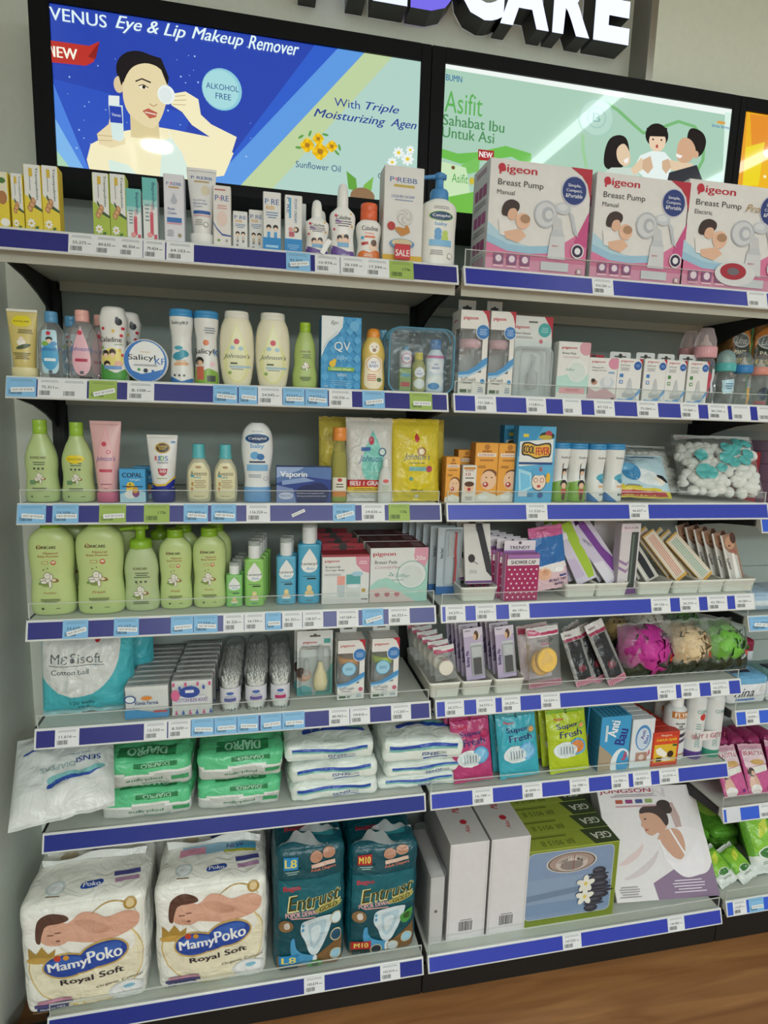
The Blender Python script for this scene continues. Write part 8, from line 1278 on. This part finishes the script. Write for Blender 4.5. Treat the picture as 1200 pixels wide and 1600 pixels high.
pack('diaper_pack', 'cream diaper pack behind the torn open one', 'diaper pack', (-.53, .235, SZ[7]-.003, .25, .28), .08, 'E8E6DC:f', seed=15, wr=.003, top=[('e', .3, .4, .1, .2, 'B8A888'), ('e', .6, .4, .12, .2, '2C50A8')])
# ------------------------------------------------------------------ ROW 7, right
p = P(7, 666, 701, 1385, 1482)
carton('wrapped_carton', 'narrow pale carton in loose clear film with a dark dot', 'wrapped carton', (p[0], .01, p[2], .040, .215), .19, ('C8C4C4', 'B0AEAE', 'C4C0C0'), [('e', .42, .5, .14, None, '504048'), ('r', .5, .9, 1, .01, '9C9898')], parts=lambda r, w_, h_, d: bagfilm(r, w_, h_, d)) if False else None
r = thing('wrapped_carton', 'narrow pale carton in loose clear film with a dark dot', 'wrapped carton', (p[0]+.001, .105, SZ[7]-.003)); m = MB(); m.box(-.019, .019, -.095, .095, 0, .20, 'CCC8C8:m', .0012); m.art(face(.038, .20, -.095), .038, .20, [('e', .45, .5, .12, None, '504048')]); m.build('carton', r)
B = SoftBox(.046, .20, .225, .012, .003, .003, seed=33); m = MB(); B.mesh(m, 'F0F4F4:c10', 14, 18); m.build('clear_film', r)
def whitebox(lab, xl, xr, seed, dz=0):
    p = P(7, xl, xr, 1330, 1470, Y=.012)
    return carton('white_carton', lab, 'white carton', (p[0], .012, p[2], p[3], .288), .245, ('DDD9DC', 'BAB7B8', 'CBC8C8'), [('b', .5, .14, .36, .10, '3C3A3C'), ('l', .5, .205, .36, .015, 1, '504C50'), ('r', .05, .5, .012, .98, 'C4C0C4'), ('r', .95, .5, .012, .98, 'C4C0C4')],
        top=[('t', 'Alat', .6, .22, .3, .05, 'B82838', 'ib', 80), ('e', .58, .34, .09, None, 'B82838'), ('t', 'Masker', .55, .62, .55, .09, 'B82838', 'ib', 80), ('t', 'Peace Love', .3, .62, .4, .05, '8C5058', 'i', 20)])
whitebox('plain white carton with barcode, left one of two', 700, 760, 1)
whitebox('plain white carton with barcode, right one beside the green carton', 763, 823, 2)
def scale_art():
    ops = [('r', .5, .5, .98, .97, '7C8C2C')]
    rr_ = lambda e, r_: [(cx+r_*cos(radians(a0+15*i)), cy+r_*1.2*sin(radians(a0+15*i))) for cx, cy, a0 in ((.95-e-r_, .97-e-r_*1.2, 0), (.045+e+r_, .97-e-r_*1.2, 90), (.045+e+r_, .09+e+r_*1.2, 180), (.95-e-r_, .09+e+r_*1.2, 270)) for i in range(7)]
    ops += [('p', rr_(0, .06), 'B8C0C0'), ('p', rr_(.008, .055), '8498B8')]
    ops += [('p', [(.055, .3), (.94, .3), (.94, .62), (.055, .62)], '8CA0BC'), ('p', [(.055, .34), (.94, .42), (.94, .5), (.055, .42)], '7488A4'), ('p', [(.055, .15), (.94, .15), (.94, .3), (.055, .3)], '7C94B4')]
    ops += [('e', .5, .80, .265, .135, 'D4CCC4'), ('e', .5, .80, .25, .125, '5C5450'), ('e', .5, .80, .235, .115, 'A89088'), ('e', .5, .785, .17, .1, 'C8BCB4'), ('e', .5, .76, .12, .06, '8C807C'), ('r', .52, .8, .006, .2, '8C3030')]+[('r', .5+.15*cos(radians(a)), .785+.085*sin(radians(a)), .004, .03, '3C3838', a-90) for a in range(20, 161, 10)]+[('t', str(n_), .5+.115*cos(radians(a)), .785+.06*sin(radians(a)), .035, .03, '3C3838', 'b', a-90) for n_, a in ((10, 150), (20, 125), (80, 55), (90, 30))]
    zs = [(.80, .645, .07, .05), (.79, .60, .12, .015), (.80, .545, .1, .055), (.81, .465, .1, .045), (.82, .415, .13, .018), (.77, .375, .2, .022), (.80, .325, .12, .05), (.76, .26, .1, .045), (.77, .215, .11, .015), (.74, .16, .07, .05)]
    for x_, y_, a_, b_ in zs: ops.append(('e', x_, y_, a_, b_, '343440')); ops.append(('e', x_-.01, y_+b_*.3, a_*.7, b_*.4, '50505C'))
    for cx, cy in ((.66, .5), (.66, .33)):
        for k in range(5): ops.append(('e', cx+.05*cos(k*1.256+.3), cy+.055*sin(k*1.256+.3), .05, .035, 'E8E6DC', k*72+17))
        ops.append(('e', cx, cy, .02, None, 'E0C860'))
    return ops
p = P(7, 816, 962, 1322, 1440, Y=.014)
tp = [('r', .5, .5, 1, 1, '98A63C'), ('p', [(.74, 0), (1, 0), (1, 1), (.68, 1)], '3C4A2C'), ('t', 'GEA', .86, .5, .2, .42, 'D8DCD0', 'B', 180), ('t', 'BR 9015 B', .38, .36, .34, .32, '5C6A24', 'b', 180), ('r', .3, .78, .42, .12, '6C7A28')]
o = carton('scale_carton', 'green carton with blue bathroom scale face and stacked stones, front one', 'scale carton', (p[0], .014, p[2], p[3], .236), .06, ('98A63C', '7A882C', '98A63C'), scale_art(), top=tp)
for i in range(3): dup(o, (p[0]+.001*(i+1), .044+.0625*(i+1), p[2]), f'green scale carton, {ORD[i]} behind the front one')
_y = aZ(1046, 1405, SZ[7]+.024).y; loc, rot, h_ = lean(1046, 1405, _y, 1008, 1228, .185); w_ = wid(970, 1122, 1407, .035)
sk = 'C89C84'; J = [('r', .5, .5, 1, 1, 'DEDADC'), ('p', [(.62, .02), (1, .1), (1, 0), (.5, 0), (.5, .02)], '907C94'), ('p', [(.40, .0), (1, .0), (1, .28), (.62, .25), (.38, .14)], '86708C'), ('a', .10, .52, .42, .34, .05, -88, -20, 'CDC4C8'), ('a', .08, .56, .3, .26, .05, -88, -20, 'D8C4C4'),
     ('p', [(.62, .95), (.7, .95), (.74, .8), (.74, .68), (.68, .66), (.66, .8)], 'B8A09C'), ('q', [(.62, .66), (.7, .7), (.88, .68), (.98, .56), (1, .4), (.9, .22), (.7, .2), (.55, .34), (.5, .48), (.52, .6)], 'E4E0E4'),
     ('q', [(.46, .58), (.52, .66), (.64, .69), (.72, .66), (.74, .5), (.68, .36), (.6, .38), (.54, .46), (.5, .54)], sk), ('q', [(.5, .5), (.52, .38), (.6, .33), (.7, .36), (.82, .5), (.86, .58), (.9, .4), (.86, .22), (.66, .18), (.56, .28), (.49, .4)], 'E8E4EA'), ('p', [(.47, .57), (.49, .58), (.53, .42), (.51, .42)], 'ECE8EC'), ('p', [(.6, .68), (.62, .68), (.72, .42), (.70, .42)], 'ECE8EC'),
     ('q', [(.48, .62), (.58, .68), (.62, .76), (.56, .8), (.48, .72)], sk), ('q', [(.33, .82), (.35, .88), (.44, .9), (.54, .86), (.56, .76), (.5, .66), (.44, .62), (.40, .62), (.36, .66), (.36, .7), (.33, .72), (.35, .77)], sk), ('q', [(.33, .84), (.36, .91), (.46, .94), (.56, .92), (.62, .84), (.62, .74), (.58, .7), (.55, .78), (.5, .84), (.42, .86)], '3A2A28'), ('e', .60, .93, .07, .045, '32241F'), ('e', .63, .88, .05, .04, '32241F'), ('e', .385, .79, .015, .006, '302020'), ('p', [(.36, .69), (.41, .685), (.37, .665)], 'B05850'),
     ('t', 'JUNGSON', .28, .955, .52, .05, 'A83048', 'B'), ('l', .36, .915, .5, .03, 2, '8C7C84'), ('t', 'N', .62, .93, .12, .08, 'D0CCD0', 'B')]+[('r', .2+.1*k, .86, .07, .035, ('B05038', '8C3070', '3C4C8C', '88A060')[k]) for k in range(4)]+[('r', .36, .815, .4, .012, 'C09098'), ('l', .14, .08, .22, .1, 5, '9C989C'), ('l', .72, .1, .34, .12, 5, 'D8CCDC')]
m = MB(); m.box(-w_/2, w_/2, 0, .045, 0, h_, ('DEDADC:m', 'A8A4A8:m', 'D0CCD0:m'), .0015); 
def fig(o):
    g_ = lambda u, v: (u+.04, v*.88)
    if o[0] in 'pq' : return (o[0], [g_(*q) for q in o[1]], o[2])
    return (o[0],)+g_(o[1], o[2])+tuple(o[3:])
J = J[:5]+[fig(o) if o[0] in 'pqe' else o for o in J[5:]]
m.art(face(w_, h_, 0), w_, h_, J[1:], 'm')
tag(m.build('scale_carton', loc=loc, rot=rot), 'large white carton with woman stretching, leaning back beside the green cartons', 'scale carton')
# ------------------------------------------------------------------ next bay goods
def nina(lab, x, Y, z, k, seed, w_=.13, h_=.085, txt='nina'):
    pack('sanitary_pack', lab, 'sanitary pack', (x, Y, z, w_, h_), .11, lambda f, u, v: (k if f == 'top' or v > .72 else 'E2E6EA:f'), [('t', txt, .36, .45, .5, .3, '3C4048', 'i'), ('r', .4, .2, .5, .08, '5C88C8'), ('e', .2, .62, .05, None, '3C8C8C'), ('e', .82, .55, .06, .12, 'D8D8D8')], top=[('r', .4, .4, .5, .4, '243048')], seed=seed, wr=.002)
nina('white and blue sanitary pack with cursive lettering, next bay', .975, .06, -.604, '6CA8D0:f', 2)
nina('teal and grey pack at the right edge beside the cursive one', 1.11, .06, -.604, '7CA8A8:f', 3, txt='soft')
nina('dark red soft pack behind the cursive pack, next bay', 1.01, .19, -.604, '8C1C3C:f', 4, .2, .14, '')
def pinkp(lab, xb, yb, xt, yt, Y, seed, w_=.085):
    L = lean(xb, yb, Y, xt, yt, Y+.08, -.91)
    bag('sanitary_pack', lab, 'sanitary pack', (0, 0, 0, w_, L[2]), .012, lambda u, v: 'D8A8BC:f' if v > .88 else 'C85890:f', [('q', [(.05, .5), (.95, .6), (.95, .9), (.05, .86)], 'E4C8D4'), ('r', .5, .8, .86, .14, 'E8DCE0'), ('t', 'BEAUTY-U', .5, .8, .8, .09, 'B82858', 'B'), ('e', .55, .62, .3, .06, 'D0A868'), ('p', [(.1, .36), (.9, .46), (.9, .58), (.1, .5)], 'E4E4DC'), ('q', [(.08, .02), (.5, .02), (.44, .2), (.3, .4), (.14, .36), (.06, .2)], 'D8B09C'), ('e', .2, .42, .12, .09, '3C2420'), ('e', .24, .4, .07, .05, 'D8B09C'), ('e', .3, .08, .22, .1, 'E8E4E4'), ('e', .8, .1, .06, None, '6C2C7C')], loc=L[0], rot=L[1], seed=seed, wr=.002)
pinkp('pink sanitary pack with woman picture, left front one', 1152, 1244, 1128, 1165, .06, 5)
pinkp('pink sanitary pack with woman picture, beside the left front one', 1190, 1240, 1170, 1162, .06, 6)
pinkp('pink sanitary pack with woman picture, cut by the right edge', 1228, 1236, 1212, 1158, .06, 7)
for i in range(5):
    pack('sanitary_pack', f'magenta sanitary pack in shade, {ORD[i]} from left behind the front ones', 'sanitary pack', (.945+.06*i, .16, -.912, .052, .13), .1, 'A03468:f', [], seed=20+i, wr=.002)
def wipes(lab, xb, yb, xt, yt, Y, seed, w_, T, dY=.09):
    L = lean(xb, yb, Y, xt, yt, Y+dY, -1.17)
    bag('wipes_pack', lab, 'wipes pack', (0, 0, 0, w_, L[2]), T, lambda u, v: 'DDE2DE:f' if v < .26 or v > .9 else '6CAC38:f', [('q', [(.1, .3), (.5, .34), (.9, .3), (.9, .8), (.5, .88), (.1, .8)], '8CC840'), ('q', [(.3, .5), (.7, .6), (.8, .8), (.4, .7)], 'D0DC50'), ('e', .5, .3, .3, .09, 'E8ECE4'), ('e', .5, .3, .26, .075, '3C7C38'), ('l', .5, .16, .5, .05, 2, '88A088')], loc=L[0], rot=L[1], seed=seed, wr=.0025)
wipes('green and white wipes pack leaning beside the woman stretching carton', 1138, 1405, 1098, 1325, .03, 31, .075, .014)
wipes('green and white wipes pack leaning, middle one on the lowest shelf', 1170, 1398, 1128, 1322, .035, 32, .075, .014)
wipes('large pale green wipes pack standing upright at the right edge', 1196, 1385, 1168, 1255, .05, 33, .10, .03, .10)
wipes('grey wipes pack cut by the right frame edge', 1232, 1375, 1208, 1255, .05, 34, .08, .03, .10)
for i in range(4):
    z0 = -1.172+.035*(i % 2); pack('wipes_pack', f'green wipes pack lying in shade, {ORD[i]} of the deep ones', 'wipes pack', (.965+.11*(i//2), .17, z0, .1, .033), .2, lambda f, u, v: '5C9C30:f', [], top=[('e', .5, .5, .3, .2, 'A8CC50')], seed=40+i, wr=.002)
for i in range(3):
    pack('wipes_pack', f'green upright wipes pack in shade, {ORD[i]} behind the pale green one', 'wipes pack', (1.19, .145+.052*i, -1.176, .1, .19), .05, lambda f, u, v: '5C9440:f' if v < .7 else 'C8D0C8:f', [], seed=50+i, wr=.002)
# pale things on the shelf with the blue tag
for i, (x, k, l) in enumerate(((.98, 'A8C4DC', 'pale blue folded pack above the blue price tag, left one'), (1.10, 'B8C8D8', 'pale grey blue pack above the blue price tag, right one'))):
    pack('tissue_pack', l, 'tissue pack', (x, .06, -.321, .11, .05), .12, k+':f', [('r', .5, .5, .6, .3, 'D8E4EC')], seed=60+i, wr=.002)
